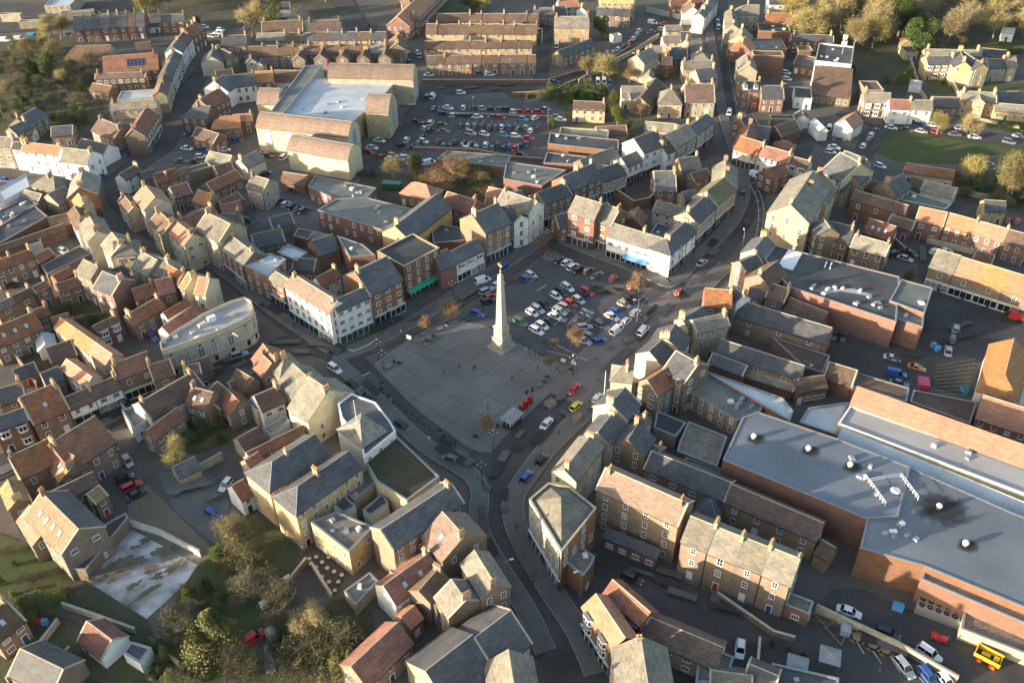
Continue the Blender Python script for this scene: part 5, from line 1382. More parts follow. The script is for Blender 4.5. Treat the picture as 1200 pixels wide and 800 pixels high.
CARS='''
# top row of the square car park
d2 335 225 75 -45 black hatchback
d2 385 240 75 -45 white hatchback
d2 428 270 75 -45 white estate
d2 470 292 75 -45 black SUV
d2 538 298 75 -45 grey hatchback
d2 595 330 75 -45 grey saloon
# left edge of the square car park
d2 135 330 85 45 white hatchback
d2 98 357 85 25 blue hatchback
# top right of the square car park
d2 703 355 35 -50 red hatchback
d2 838 405 60 -50 red hatchback
d2 525 442 95 50 red estate
# second row of the square car park
d2 390 415 90 60 white estate
d2 345 445 90 60 black SUV
d2 308 475 85 50 white hatchback
# third row of the square car park
d2 468 502 80 50 silver hatchback
d2 410 525 75 50 red hatchback
d2 372 555 95 50 beige estate
d2 335 583 85 40 silver SUV
d2 303 617 95 50 white saloon
# left cluster of the square car park
d2 222 530 80 55 black saloon
d2 180 565 90 55 silver estate
d2 143 592 85 50 white hatchback
# bottom left cluster of the square car park
d2 58 655 95 55 green SUV
d2 258 647 95 50 black saloon
d2 212 682 90 55 white hatchback
d2 172 715 100 55 white estate
# bottom centre of the square car park
d2 505 690 105 -10 silver estate
d2 620 680 95 55 grey SUV
d2 545 757 95 45 grey estate
d2 500 785 95 40 silver saloon
d2 615 790 80 -20 blue hatchback
# right side of the square car park
d2 700 618 90 50 white saloon
d2 730 588 80 50 blue hatchback
d2 785 533 85 40 beige hatchback
d2 820 495 80 45 black SUV
# line along the square's east kerb
d2 862 590 70 -60 white hatchback
d2 797 650 75 -65 white hatchback
d2 732 715 85 -75 white van
# 
d2 917 720 60 -68 white van | driving along the road east of the square
d2 1172 447 60 -50 red hatchback | driving up the east side of the square
e2 135 242 60 -45 silver saloon | turning by the island block's corner
e1 513 437 90 40 white van | outside the old corner inn
e1 635 487 75 5 blue hatchback | parked before the old corner inn
e1 420 562 15 60 black saloon | rounding the bend below the corner inn
e1 715 525 60 -20 red hatchback | half hidden right of the blue inn car
e0 325 785 5 -40 white van | alone in the middle of the high street
c2 990 367 85 -30 white van | on the street above the obelisk
c2 1015 437 95 -40 silver estate | below the white van beside the obelisk
c2 1098 393 85 -35 white hatchback | just right of the obelisk tip
c2 1042 480 85 -30 red hatchback | just left of the obelisk shaft
c2 1030 515 80 -20 black SUV | under the red one left of the obelisk
c2 952 597 85 25 blue hatchback | at the paving edge left of the obelisk
c2 1145 270 70 -45 blue hatchback | outside the tall cream sided house
d3 435 330 65 -75 red saloon | between the kiosk and the yellow one
d3 448 450 85 -85 yellow hatchback | heading up the square's east road
d3 245 570 85 -100 white saloon | largest on the road beside the kiosk
d3 600 392 70 -85 white hatchback | under the flagpole building
d4 208 32 60 -80 black hatchback | in the layby at the lower square
d4 100 150 65 -90 blue hatchback | below the black one in the layby
b3 1148 190 90 60 white SUV | at the crossing before the west corner
c3 82 305 90 55 black hatchback | behind the white crossing one
c3 425 585 95 55 black hatchback | passing the town hall
c4 772 25 120 30 grey saloon | rounding the lower corner of the paving
b3 478 90 115 -35 silver estate | passing the curved bank
b3 430 542 110 -85 red hatchback | in the yard behind the brown hips
a4 892 40 45 65 silver hatchback | nearest the top of the left yard
b4 385 205 -70 85 white hatchback | reversed against the red slope outhouse
b4 295 410 75 40 blue hatchback | derelict in the concrete yard
b5 570 492 130 -85 red van | under the big ivy tree
b5 695 640 10 100 grey van | stripped in the junk yard
b5 745 490 90 80 beige van | pale body among junk
e5 403 560 -12 130 white hatchback | behind the long wing at bottom right
d5 840 65 100 50 black SUV | at the foot of the long terrace
a2 97 397 100 -35 black estate | before the row at the left
a2 445 160 60 25 white hatchback | beside the white shed at left
a2 1065 765 70 50 blue hatchback | beside the bank's left end
a1 935 270 15 -55 red hatchback | at the upper street mouth
a1 882 287 15 -40 blue hatchback | left of the red one at the street mouth
a1 712 440 55 -30 blue hatchback | beside the big white gable
a1 38 463 80 8 blue saloon | at the left edge below the white terrace
f2 720 700 30 -70 silver hatchback | in the scrap corner of the service yard
f2 698 770 25 -60 grey hatchback | below the silver one in the service yard
f3 275 112 120 30 white sports car | on the gravel by the dark roof
f3 445 178 115 35 orange sports car | right of the white sports car
f3 300 228 130 25 blue van | on the yard below the white sports car
f3 665 65 8 -80 silver saloon | above the hatched parking
f3 320 290 80 20 grey saloon | half hidden below the blue pickup
e1 1025 103 10 -35 white van | beside the white gabled pub
f1 190 365 45 15 white hatchback | below the green's left corner
e0 775 350 -5 -40 white van | at the head of the back lane
# top of the back lane
e0 725 507 55 10 white hatchback
e0 730 553 55 10 white hatchback
e0 730 600 55 10 black saloon
# middle of the back lane
e1 1060 235 60 15 white saloon
e1 1035 267 60 10 white hatchback
e1 1095 183 60 5 grey saloon
# high street's upper end
e0 245 148 8 -30 white hatchback
e0 250 192 5 -45 white van
# service yard beside the long dark roof
px 978 393 3 -11 black hatchback
px 989 395 3 -11 black hatchback
# top side of the green
f1 265 97 80 12 white saloon
f1 375 112 75 12 black saloon
f1 475 122 75 12 silver saloon
f1 580 127 75 8 red hatchback
f1 710 143 85 8 grey saloon
f1 850 162 85 8 white saloon
f1 1090 197 95 22 grey SUV
# far side of the road above the green
f1 465 77 80 10 blue estate
f1 555 79 65 8 white hatchback
f1 757 102 80 5 silver estate
f1 1160 157 70 20 grey saloon
f1 270 57 60 5 red hatchback
f1 370 52 60 5 green hatchback
# line down the left side of the green
f1 155 117 40 -35 grey saloon
f1 125 150 35 -45 white hatchback
f1 103 190 35 -45 black hatchback
f1 70 225 35 -45 white hatchback
# below the green
f1 940 352 70 -5 grey saloon
f1 1092 372 60 8 white saloon
# right edge by the slate roofed shed
f1 1085 745 45 -55 pink hatchback
f1 1148 752 40 -60 pink hatchback
# behind the orange roofed shops
f2 570 162 60 -30 white hatchback
f2 645 160 60 -5 white saloon
# small dark walled car park at centre right
f2 285 182 80 -25 black SUV
f2 383 150 75 30 black saloon
f2 402 177 75 30 black saloon
f2 362 212 80 25 silver saloon
# lower service yard at the right
px 995 716 26 9 white saloon
px 1040 741 24 10 black estate
px 1089 765 25 17 white SUV
# bottom right parking bays
px 1060 781 16 20 silver estate
px 1088 792 15 18 blue estate
px 1109 798 14 18 white hatchback
# yard by the sandy ground
a4 870 160 105 -40 black hatchback
a4 918 215 135 -65 red estate
a4 952 275 115 -60 black saloon
# uphill street's small car park
b0 240 188 50 5 white hatchback
b0 350 208 50 5 white hatchback
b0 330 230 50 5 white saloon
b0 312 250 50 5 white hatchback
b0 290 252 50 5 silver hatchback
# junction car park at upper left
b1 113 242 65 8 white saloon
b1 210 298 65 -5 white hatchback
b1 225 256 60 0 blue hatchback
b1 293 255 60 8 white saloon
b1 375 253 65 -5 white saloon
b1 460 187 60 -5 blue hatchback
b1 137 147 65 3 blue saloon
b1 75 330 60 5 grey saloon
b1 170 335 60 5 black saloon
# foot of the supermarket's long side
b1 620 288 65 10 white hatchback
b1 680 292 60 10 black hatchback
b1 792 305 50 -45 white SUV
# beside the cottage in the middle yard
b1 620 410 50 -25 black SUV
b1 668 425 50 -25 black SUV
# row before the L shaped block
b1 762 612 60 -40 black saloon
b1 805 632 65 -45 white hatchback
b1 855 652 60 -45 black SUV
b1 888 666 60 -45 black saloon
b1 932 678 70 -40 grey SUV
b1 845 532 70 40 black SUV
b1 545 745 70 20 black hatchback
# shop front end of the supermarket road
c1 265 187 65 10 white saloon
c1 215 237 70 10 white saloon
c1 192 267 65 10 red hatchback
c1 280 299 25 -35 red hatchback
c1 345 317 70 10 white saloon
c1 362 292 65 10 yellow hatchback
c1 450 307 75 5 white estate
c1 435 342 60 8 silver hatchback
c1 615 345 80 -20 white van
c1 457 182 30 -45 white hatchback
c1 588 110 45 25 white hatchback
# upper left bays of the supermarket car park
c1 625 67 35 -45 white SUV
c1 580 72 40 -20 red hatchback
c1 530 57 40 10 black hatchback
c1 702 77 35 -5 brown hatchback
c1 715 122 60 5 grey saloon
# nearest row of the supermarket car park
c1 575 192 40 10 white hatchback
c1 677 195 20 -25 black hatchback
c1 795 197 10 -35 black hatchback
c1 865 206 40 -25 black hatchback
c1 912 212 40 -20 blue hatchback
c1 1010 217 15 -45 white estate
c1 1095 215 15 -40 black hatchback
c1 1180 227 20 -30 blue hatchback
c1 880 245 40 5 white hatchback
c1 500 235 50 -10 black saloon
c1 420 222 50 -20 black hatchback
# second nearest row of the supermarket car park
c1 1035 97 15 -45 black SUV
c1 1078 97 15 -45 black SUV
c1 907 135 30 5 silver SUV
c1 1003 142 40 10 white hatchback
c1 1132 147 35 10 turquoise hatchback
d1 25 155 45 5 white hatchback
d1 130 117 20 -40 white hatchback
d1 45 107 35 -30 grey hatchback
d1 110 170 50 5 red saloon
d1 28 240 35 -25 red SUV
d1 65 225 35 -20 black hatchback
d1 60 285 50 5 black saloon
# third row of the supermarket car park
c1 788 12 40 -10 white hatchback
c1 828 14 30 -5 green hatchback
c1 868 16 35 -5 black hatchback
c1 905 16 30 -5 black hatchback
c1 950 20 40 0 white saloon
c1 1065 22 45 0 grey saloon
c1 1113 27 45 0 red hatchback
d1 80 38 40 5 turquoise hatchback
d1 165 30 40 -20 white hatchback
d1 340 40 50 5 white saloon
d1 310 22 50 5 grey saloon
# farthest rows of the supermarket car park
px 507 113 3 -5 white van
px 501 114 3 -5 black van
px 480 121 10 1 white saloon
px 510 127 8 -3 red hatchback
px 525 126 9 2 white saloon
px 543 126 2 -7 white hatchback
px 509 130 8 -2 blue hatchback
px 520 133 7 -1 black hatchback
px 603 131 7 0 white hatchback
px 610 131 8 0 red hatchback
px 619 131 9 0 red saloon
px 631 131 8 0 red hatchback
# uppermost middle bays of the supermarket car park
px 556 127 8 0 black saloon
px 566 127 8 0 silver hatchback
px 576 128 8 0 black hatchback
px 586 128 8 0 grey saloon
px 595 128.5 8 0 black SUV
px 640 128 8 0 grey hatchback
# extra bays between third and second rows
px 540 147 2 -7 black hatchback
px 548 147 2 -7 silver hatchback
px 556 147.5 2 -7 grey SUV
px 564 148 2 -7 black hatchback
px 588 148.5 2 -7 white hatchback
px 597 149 2 -7 blue hatchback
px 606 149 2 -7 black saloon
px 616 149 2 -7 silver hatchback
# bays just above the long low brick wall
px 520 170 2 -7 grey hatchback
px 528 170.5 2 -7 black hatchback
px 558 172 2 -7 silver hatchback
px 577 173 2 -7 grey hatchback
px 590 173.5 2 -7 black SUV
px 606 172 2 -7 white hatchback
px 616 168 2 -7 grey saloon
# left side bays by the supermarket road
px 496 160 5 -5 black hatchback
px 491 167 5 -5 grey hatchback
px 503 153 5 -5 black SUV
# rank along the ring road near the mill
d0 710 367 35 -25 silver hatchback
d0 745 343 35 -25 white hatchback
d0 783 325 35 -25 black hatchback
d0 825 295 35 -25 red hatchback
d0 850 270 35 -25 white hatchback
d0 875 243 35 -25 silver hatchback
d0 893 214 35 -20 white hatchback
d0 975 222 40 -10 grey saloon
d0 985 160 50 5 white van
d0 1048 205 45 0 white hatchback
d0 1065 168 45 5 red saloon
# 
d0 300 573 70 -8 blue saloon | alone on the ring road bend
px 540 108.5 7 0 white hatchback | at the mini roundabout
d0 245 155 60 3 white saloon | at the top of the terrace side road
d0 220 185 10 30 black saloon | below the white one on the side road
d0 312 320 5 -35 white van | before the long slate row by the ring road
d0 102 672 10 -35 black hatchback | at the car park entrance brick wall
# trees car park above the ivy hedge
d0 548 583 5 35 grey van
d0 602 577 3 40 white van
d0 645 575 3 40 white van
d0 685 577 3 35 blue saloon
# behind the four terraces' left ends
px 475 60 8 2 white hatchback
px 490 62 6 4 white hatchback
px 491 66 5 5 silver hatchback
px 480 73 4 4 black hatchback
px 497 25 6 1 white saloon
# along the nearest terrace front
px 503 87.5 11 0 white saloon
px 530 84 12 -1 silver van
px 563 86.5 8 0 grey hatchback
px 574 87 9 0 white saloon
# turquoise and white line at the left bus park
a0 38 281 75 0 white van
a0 138 272 65 -5 white van
a0 232 254 65 -5 turquoise van
a0 482 240 65 0 black saloon
# right side road by the mansion
f0 1085 600 -1 1 white hatchback
'''
CARS=CARS.rsplit('# right side road',1)[0]
blocks=[]; cur=None
for l in CARS.strip().split('\n'):
    if l.startswith('#'): cur=(l[1:].strip(),[]); blocks.append(cur); continue
    s,_,ph=l.partition('|'); t=s.split(); x,y=tc(t[0],float(t[1]),float(t[2])); x2,y2=tc(t[0],float(t[1])+float(t[3]),float(t[2])+float(t[4])); cur[1].append((x,y,x2,y2,t[5],' '.join(t[6:]),ph.strip()))
for ph,L_ in blocks:
    srt=sorted(L_,key=lambda c:c[0])
    for i,(x,y,x2,y2,col,kind,own) in enumerate(srt):
        p=gp(x,y,.6); q=gp(x2,y2,.6); d=q-p; o=make_car(kind,col); o.location=(p.x,p.y,.02); o.rotation_euler=(0,0,math.atan2(d.y,d.x))
        if own: lab=f'{col} {kind} {own}'; g_=None
        else: lab=f'{col} {kind}, {ORD[i]} from left, {ph}'; g_='vehicles at the '+ph
        tag(o,lab,'van' if kind=='van' else 'car',g_)
        if not g_ and 'group' in o: del o['group']
def P3(x,y,z=0): p=gp(x,y,z); return Vector((p.x,p.y,z))
PZ=.154
# ------------------------------------------------ obelisk
ob=empty('obelisk',P3(588,406,PZ),ang); tag(ob,'tall pale stone obelisk on a stepped pedestal at the head of the paving','obelisk')
M['obs']=mat('pale obelisk stone',(.44,.395,.30),.85,(.35,.32,.25),.6,.5,0,fine=.08); M['obd']=mat('weathered pedestal stone',(.36,.35,.30),.9,(.26,.27,.20),.7,.6,0,fine=.15)
b=MB(); b.box((0,0,0),(5.4,5.4,.4),'obd'); b.box((0,0,.4),(4.8,4.8,.35),'obd'); link('steps',b.mesh('steps'),ob)
b=MB(); b.box((0,0,.75),(3.6,3.6,2.3),'obd',0,.95); b.box((0,0,3.05),(3.6,3.6,.2),'obd'); b.box((0,0,3.25),(2.8,2.8,3.1),'obs',0,.96); b.box((0,0,6.35),(3.15,3.15,.3),'obs'); b.box((0,0,6.65),(2.5,2.5,.3),'obs')
for s in (-1,1):
    b.box((0,s*1.385,4.0),(1.5,.06,1.5),'obd'); b.box((s*1.385,0,4.0),(.06,1.5,1.5),'obd')
link('pedestal',b.mesh('pedestal'),ob)
b=MB(); b.box((0,0,6.95),(2.0,2.0,14.6),'obs',0,.52); b.box((0,0,21.55),(1.04,1.04,.8),'obs',0,.1); link('shaft',b.mesh('shaft'),ob)
b=MB(); b.tube((0,0,22.3),(0,0,25.3),.07,'steel',6); b.cyl((0,0,22.7),.22,.35,'obs',8); 
for i in range(8):
    a=math.pi*i/7; b.tube((.5*math.cos(a),0,24.3-.45*math.sin(a)),(.5*math.cos(a+math.pi/7),0,24.3-.45*math.sin(a+math.pi/7)),.05,'ylw',5)
b.tube((-.5,0,24.3),(.75,0,24.6),.09,'ylw',6,.16); link('weather_vane',b.mesh('weather_vane'),ob)
# ------------------------------------------------ lamps, posts, furniture
def lamp_proto():
    o=empty('street_lamp',(0,0,0)); b=MB(); b.cyl((0,0,0),.16,.9,'black',8,.12); b.tube((0,0,.9),(0,0,6.2),.07,'black',6,.05); link('pole',b.mesh('pole'),o)
    b=MB(); b.tube((-.8,0,5.6),(.8,0,5.6),.04,'black',5); b.tube((0,-.8,5.6),(0,.8,5.6),.04,'black',5); link('cross_arm',b.mesh('cross_arm'),o)
    b=MB(); b.cyl((0,0,0),.14,.4,'frame',6,.22); b.cyl((0,0,.4),.25,.18,'black',6,.04); me=b.mesh('lantern')
    for x,y,z in ((-.8,0,5.5),(.8,0,5.5),(0,-.8,5.5),(0,.8,5.5),(0,0,6.2)): link('lantern',me,o,(x,y,z))
    return o
def column_proto():
    o=empty('lamp_post',(0,0,0)); b=MB(); b.cyl((0,0,0),.12,1.2,'steel',8,.1); b.tube((0,0,1.2),(0,0,8),.07,'steel',6,.05); link('pole',b.mesh('pole'),o)
    b=MB(); b.tube((0,0,8),(0,1.0,8.25),.045,'steel',5); link('arm',b.mesh('arm'),o); b=MB(); b.box((0,1.3,8.2),(.3,.8,.14),'frame'); link('lamp_head',b.mesh('lamp_head'),o); return o
LP=lamp_proto(); LC=column_proto(); first={}
def put(proto,x,y,label,cat,group=None,rz=0,z=PZ):
    o=proto if id(proto) not in first else copy_tree(proto); first[id(proto)]=1
    o.location=P3(x,y,z); o.rotation_euler=(0,0,rz)
    if 'group' in o: del o['group']
    return tag(o,label,cat,group)
for x,y,l in ((578.5,528,'black multi lantern lamp left of the kiosk on the paving'),(531,352,'black multi lantern lamp by the arch on the west pavement'),(671,440,'black multi lantern lamp beside the information boards'),(444,421,'black multi lantern lamp at the paving\'s far left corner'),(641,291,'black multi lantern lamp on the small planted traffic island'),(565,566,'black multi lantern lamp on the lower pavement corner'),(450,434,'black lantern lamp beside the left bench on the paving')): put(LP,x,y,l,'lamp')
for x,y,l,r in ((286,424,'grey street lamp post opposite the curved bank',1),(746,380,'grey street lamp post by the cycles at the square corner',2),(868,300,'grey street lamp post at the bend below the inn',0),(470,150,'grey lamp post on the supermarket road',1),(642,150,'grey lamp post at the right of the supermarket car park',2),(627,228,'grey lamp post behind the square\'s tudor gables',0),(555,140,'grey lamp post in the middle of the supermarket car park',0),(744,86,'grey lamp post beside the ring road wall',1),(635,55,'grey lamp post on the terrace side road',2),(598,94,'grey lamp post by the ring road verge',0),(845,60,'grey lamp post on the left of the high street',4),(875,130,'grey lamp post on the right of the high street',1),(592,690,'grey lamp post on the bottom road\'s left pavement',5),(680,700,'grey lamp post on the bottom road\'s right pavement',2)): put(LC,x,y,l,'lamp post',None,r,.12)
b=MB(); b.cyl((0,0,0),.11,.95,'black',8,.09); b.cyl((0,0,.95),.13,.14,'black',8,.03); BOL=b.mesh('bollard')
bl=[(449,460),(455,465),(461,470),(469,477),(476,482),(483,487),(490,493),(497,499),(503,503),(521,512),(528,517),(534,520),(441,452),(484,397),(492,394),(513,383),(470,402),(462,408),(606,402),(613,406),(620,411),(627,415),(653,433),(656,438),(648,468),(690,473),(672,494),(556,531),(560,562),(566,570),(462,402),(478,395),(632,417),(599,400)]
LN={}
for i,(x,y) in enumerate(bl):
    o=link('bollard',BOL,None,P3(x,y,PZ))
    side='along the lower left kerb of the paving' if y>445 and x<540 else ('beside the obelisk on the car park edge' if x>590 and y<425 else 'along the far left edge of the paving' if x<520 and y<425 else 'near the road on the right of the paving')
    tag(o,'short black bollard '+side,'bollard','black bollards '+side)
def bench_mesh_parts(o):
    b=MB(); 
    for i in range(4): b.box((0,-.2+.14*i,.42),(1.7,.1,.05),'w_gy'); 
    link('seat',b.mesh('seat'),o); b=MB()
    for i in range(3): b.box((0,.32,.55+.14*i),(1.7,.05,.1),'w_gy')
    link('backrest',b.mesh('backrest'),o)
    b=MB(); b.box((0,0,0),(.08,.6,.42),'black'); me=b.mesh('leg'); link('leg',me,o,(-.75,0,0)); link('leg',me,o,(.75,0,0))
BP=empty('bench',(0,0,0)); bench_mesh_parts(BP)
for x,y,l,r in ((456,431,'grey bench at the far left of the paving',.6),(516,387,'grey bench near the west kerb planter',.5),(633,452,'grey bench nearest the telephone boxes',.95),(592,396,'grey bench behind the obelisk',-.5)): put(BP,x,y,l,'bench',None,r)
def planter(x,y,l,big=1.0):
    o=empty('planter',P3(x,y,PZ),.5); b=MB(); b.cyl((0,0,0),.55*big,.6,'obd',10,.7*big); link('tub',b.mesh('tub'),o); r=random.Random(x); b=MB()
    for _ in range(160):
        d=Vector((r.gauss(0,1),r.gauss(0,1),abs(r.gauss(0,1)))).normalized(); p=Vector((0,0,.6))+d*r.uniform(.3,.8)*big; u=Vector((r.gauss(0,1),r.gauss(0,1),r.gauss(0,1))).normalized()*.13; v=u.orthogonal()*.6; b.face([p-u,p+v,p+u,p-v],'leaf')
    link('plants',b.mesh('plants'),o); tag(o,l,'planter')
for x,y,l in ((448,452,'stone planter at the left corner of the paving'),(516,508,'stone planter on the lower left kerb'),(557,514,'stone planter left of the lantern lamp and kiosk'),(468,428,'stone planter behind the left bench'),(500,402,'stone planter below the west kerb tree'),(508,397,'stone planter beside the west kerb bench'),(543,377,'stone planter left of the obelisk by the blue car'),(638,450,'stone planter at the bench right of the paving'),(641,444,'stone planter near the right edge tree'),(646,299,'stone planter on the small traffic island'),(750,387,'stone planter beside the cycle racks'),(669,436,'stone planter below the information boards'),(524,381,'stone planter on the far edge of the paving')): planter(x,y,l,.9)
b=MB(); b.cyl((0,0,0),.28,.95,'black',8); b.cyl((0,0,.95),.31,.15,'black',8,.15); BIN=b.mesh('litter_bin')
for x,y,l in ((581,407,'black litter bin at the obelisk\'s left step'),(617,461,'black litter bin behind the telephone boxes'),(624,458,'black litter bin right of the telephone boxes'),(462,425,'black litter bin by the far left planter'),(583,500,'black litter bin left of the kiosk')):
    tag(link('litter_bin',BIN,None,P3(x,y,PZ)),l,'bin')
# kiosk
k=empty('kiosk',P3(600,496,PZ),math.atan2((gp(608,487)-gp(592,501)).y,(gp(608,487)-gp(592,501)).x)); tag(k,'small black and cream kiosk with grey hipped roof on the paving','kiosk')
b=MB(); b.box((0,0,0),(4.2,2.4,.9),'ink'); b.box((0,0,.9),(4.1,2.3,1.3),'glass'); 
for i in range(6):
    for s in(-1,1): b.box((-2.02+.81*i,s*1.16,.9),(.16,.1,1.3),'frame')
for s in(-1,1):
    for j in (-1,0,1): b.box((s*2.06,j*1.05,.9),(.1,.16,1.3),'frame')
b.box((0,0,2.2),(4.3,2.5,.2),'ink'); link('cabin',b.mesh('cabin'),k)
b=MB(); b.solid([(-2.6,-1.7,2.4),(2.6,-1.7,2.4),(2.6,1.7,2.4),(-2.6,1.7,2.4)],[(-1.7,-.15,3.1),(1.7,-.15,3.1),(1.7,.15,3.1),(-1.7,.15,3.1)],'lead'); link('roof',b.mesh('roof'),k)
# phone boxes
def phone(x,y,l):
    o=empty('telephone_box',P3(x,y,PZ),.9); b=MB()
    for sx in(-1,1):
        for sy in(-1,1): b.box((sx*.40,sy*.40,0),(.12,.12,2.2),'red')
    b.box((0,0,0),(.92,.92,.25),'red'); b.box((0,0,2.1),(.95,.95,.28),'red'); b.cyl((0,0,2.38),.5,.2,'red',8,.15)
    for z in (.6,.95,1.3,1.65):
        b.box((0,-.44,z),(.8,.04,.05),'red'); b.box((0,.44,z),(.8,.04,.05),'red'); b.box((-.44,0,z),(.04,.8,.05),'red'); b.box((.44,0,z),(.04,.8,.05),'red')
    link('frame',b.mesh('frame'),o); b=MB(); b.box((0,0,.25),(.76,.76,1.85),'cglass'); link('glazing',b.mesh('glazing'),o); tag(o,l,'telephone box')
for x,y,l in ((611,483,'red telephone box nearest the kiosk'),(616,478,'red telephone box in the middle of three'),(621,473,'red telephone box farthest from the kiosk')): phone(x,y,l)
# signboards
for x,y,l in ((660,428,'black framed information board on two posts, left one'),(672,431,'black framed information board on two posts, right one'),(480,401,'white notice board near the west kerb')):
    o=empty('information_board',P3(x,y,PZ),-.4); b=MB(); b.tube((-.8,0,0),(-.8,0,2.4),.06,'black'); b.tube((.8,0,0),(.8,0,2.4),.06,'black'); link('posts',b.mesh('posts'),o); b=MB(); b.box((0,0,1.0),(1.6,.1,1.4),'black'); b.box((0,-.06,1.12),(1.35,.04,1.1),'frame'); link('panel',b.mesh('panel'),o); tag(o,l,'board')
b=MB(); b.box((0,0,0),(.06,.06,1.9),'steel'); b.box((0,0,1.2),(.5,.05,.7),'frame')
# traffic crossing bits / paving squares
patch('crossing_pad','637 475 646 470 653 475 644 481','sandy',raised=.16); patch('crossing_pad','670 492 679 486 683 491 674 498','sandy',raised=.16)
# cafe tables and parasols at the yard
rr=random.Random(5)
for i,(x,y) in enumerate(((363,657),(371,655),(378,661),(371,667),(365,663),(384,668),(378,678),(386,684),(393,694),(392,672),(401,676),(386,655),(372,672),(397,684))):
    o=empty('cafe_table',P3(x,y,.03)); b=MB(); b.cyl((0,0,0),.25,.04,'steel',8); b.tube((0,0,0),(0,0,.72),.04,'steel'); link('stand',b.mesh('stand'),o); b=MB(); b.cyl((0,0,.72),.42,.05,'sand',12); link('table_top',b.mesh('table_top'),o); tag(o,'round pale outdoor table in the walled cafe yard','table','pale tables in the walled cafe yard')
for x,y,l in ((932,786,'left one of two grey fabric gazebos at the bottom'),(970,776,'larger grey fabric gazebo at the bottom')):
    o=empty('gazebo',P3(x,y,.03),-.35); b=MB()
    for sx in(-1,1):
        for sy in(-1,1): b.tube((sx*1.6,sy*1.6,0),(sx*1.6,sy*1.6,2.2),.05,'steel')
    link('frame',b.mesh('frame'),o); b=MB(); b.solid([(-1.8,-1.8,2.15),(1.8,-1.8,2.15),(1.8,1.8,2.15),(-1.8,1.8,2.15)],[(-.05,-.05,3.1),(.05,-.05,3.1),(.05,.05,3.1),(-.05,.05,3.1)],'lead'); link('canopy',b.mesh('canopy'),o); tag(o,l,'gazebo')
for x,y,l in ((904,757,'left'),(922,763,'middle'),(940,770,'right')): tree(x,y,1.8,'h',f'in a tub, {l} of three at the terrace edge, bottom right')
for i,(x,y) in enumerate(((1004,748),(1022,757),(1037,763))):
    o=empty('picnic_table',P3(x,y,.03),rr.random()); b=MB(); b.cyl((0,0,.7),.95,.06,'tan',8); link('table_top',b.mesh('table_top'),o); b=MB()
    for a in range(4): b.box((1.35*math.cos(a*1.57),1.35*math.sin(a*1.57),.4),(.35,.9,.05),'tan',a*1.57)
    link('seat',b.mesh('seat'),o); b=MB(); b.tube((-1.2,0,.1),(1.2,0,.68),.05,'tan',4); b.tube((1.2,0,.1),(-1.2,0,.68),.05,'tan',4); b.tube((0,-1.2,.1),(0,1.2,.68),.05,'tan',4); link('frame',b.mesh('frame'),o); tag(o,f'round brown picnic table, {ORD[i]} from the left beside the long wall','table','round picnic tables')
# condenser bank on the service yard
cb_=empty('cooling_unit_bank',P3(1101,722,0),math.atan2((gp(1127,728)-gp(1077,710)).y,(gp(1127,728)-gp(1077,710)).x)); tag(cb_,'grey bank of twelve round cooling fans below the precinct wall','cooling unit')
b=MB(); b.box((0,0,0),(8.6,3.0,2.2),'steel'); link('housing',b.mesh('housing'),cb_); b=MB(); b.cyl((0,0,0),.52,.12,'black',12); b.cyl((0,0,.12),.12,.05,'steel',8); fm=b.mesh('fan')
for i in range(6):
    for j in (-.72,.72): link('fan',fm,cb_,(-3.5+1.4*i,j,2.2))
def vent(x,y,h,l,r=1.1):
    p=gp(x,y,h); o=empty('roof_ventilator',(p.x,p.y,h)); b=MB(); b.cyl((0,0,-.1),r*.8,.7,'steel',12); link('base',b.mesh('base'),o); b=MB(); b.cyl((0,0,.6),r,.35,'frame',14,r*.8); b.cyl((0,0,.95),r*.8,.25,'frame',14,r*.25); link('cowl',b.mesh('cowl'),o); tag(o,l,'ventilator')
def sootmat():
    m=bpy.data.materials.new('soot stain'); m.use_nodes=True; t=m.node_tree; N=t.nodes; L=t.links; b=N['Principled BSDF']; b.inputs['Base Color'].default_value=(.022,.023,.026,1); b.inputs['Roughness'].default_value=.9
    tc_=N.new('ShaderNodeTexCoord'); gr=N.new('ShaderNodeTexNoise'); gr.inputs['Scale'].default_value=.6; gr.inputs['Detail'].default_value=5
    sub=N.new('ShaderNodeVectorMath'); sub.operation='SUBTRACT'; sub.inputs[1].default_value=(.5,.5,0); L.new(tc_.outputs['Generated'],sub.inputs[0]); ln=N.new('ShaderNodeVectorMath'); ln.operation='LENGTH'; mz=N.new('ShaderNodeVectorMath'); mz.operation='MULTIPLY'; mz.inputs[1].default_value=(1,1,0); L.new(sub.outputs[0],mz.inputs[0]); L.new(mz.outputs[0],ln.inputs[0])
    L.new(tc_.outputs['Object'],gr.inputs['Vector']); ad=N.new('ShaderNodeMath'); ad.operation='MULTIPLY_ADD'; ad.inputs[1].default_value=.35; L.new(gr.outputs['Fac'],ad.inputs[0]); L.new(ln.outputs['Value'],ad.inputs[2])
    mr_=N.new('ShaderNodeMapRange'); mr_.inputs[1].default_value=.34; mr_.inputs[2].default_value=.62; mr_.inputs[3].default_value=.97; mr_.inputs[4].default_value=0; L.new(ad.outputs[0],mr_.inputs[0]); L.new(mr_.outputs[0],b.inputs['Alpha']); return m
M['soot']=sootmat()
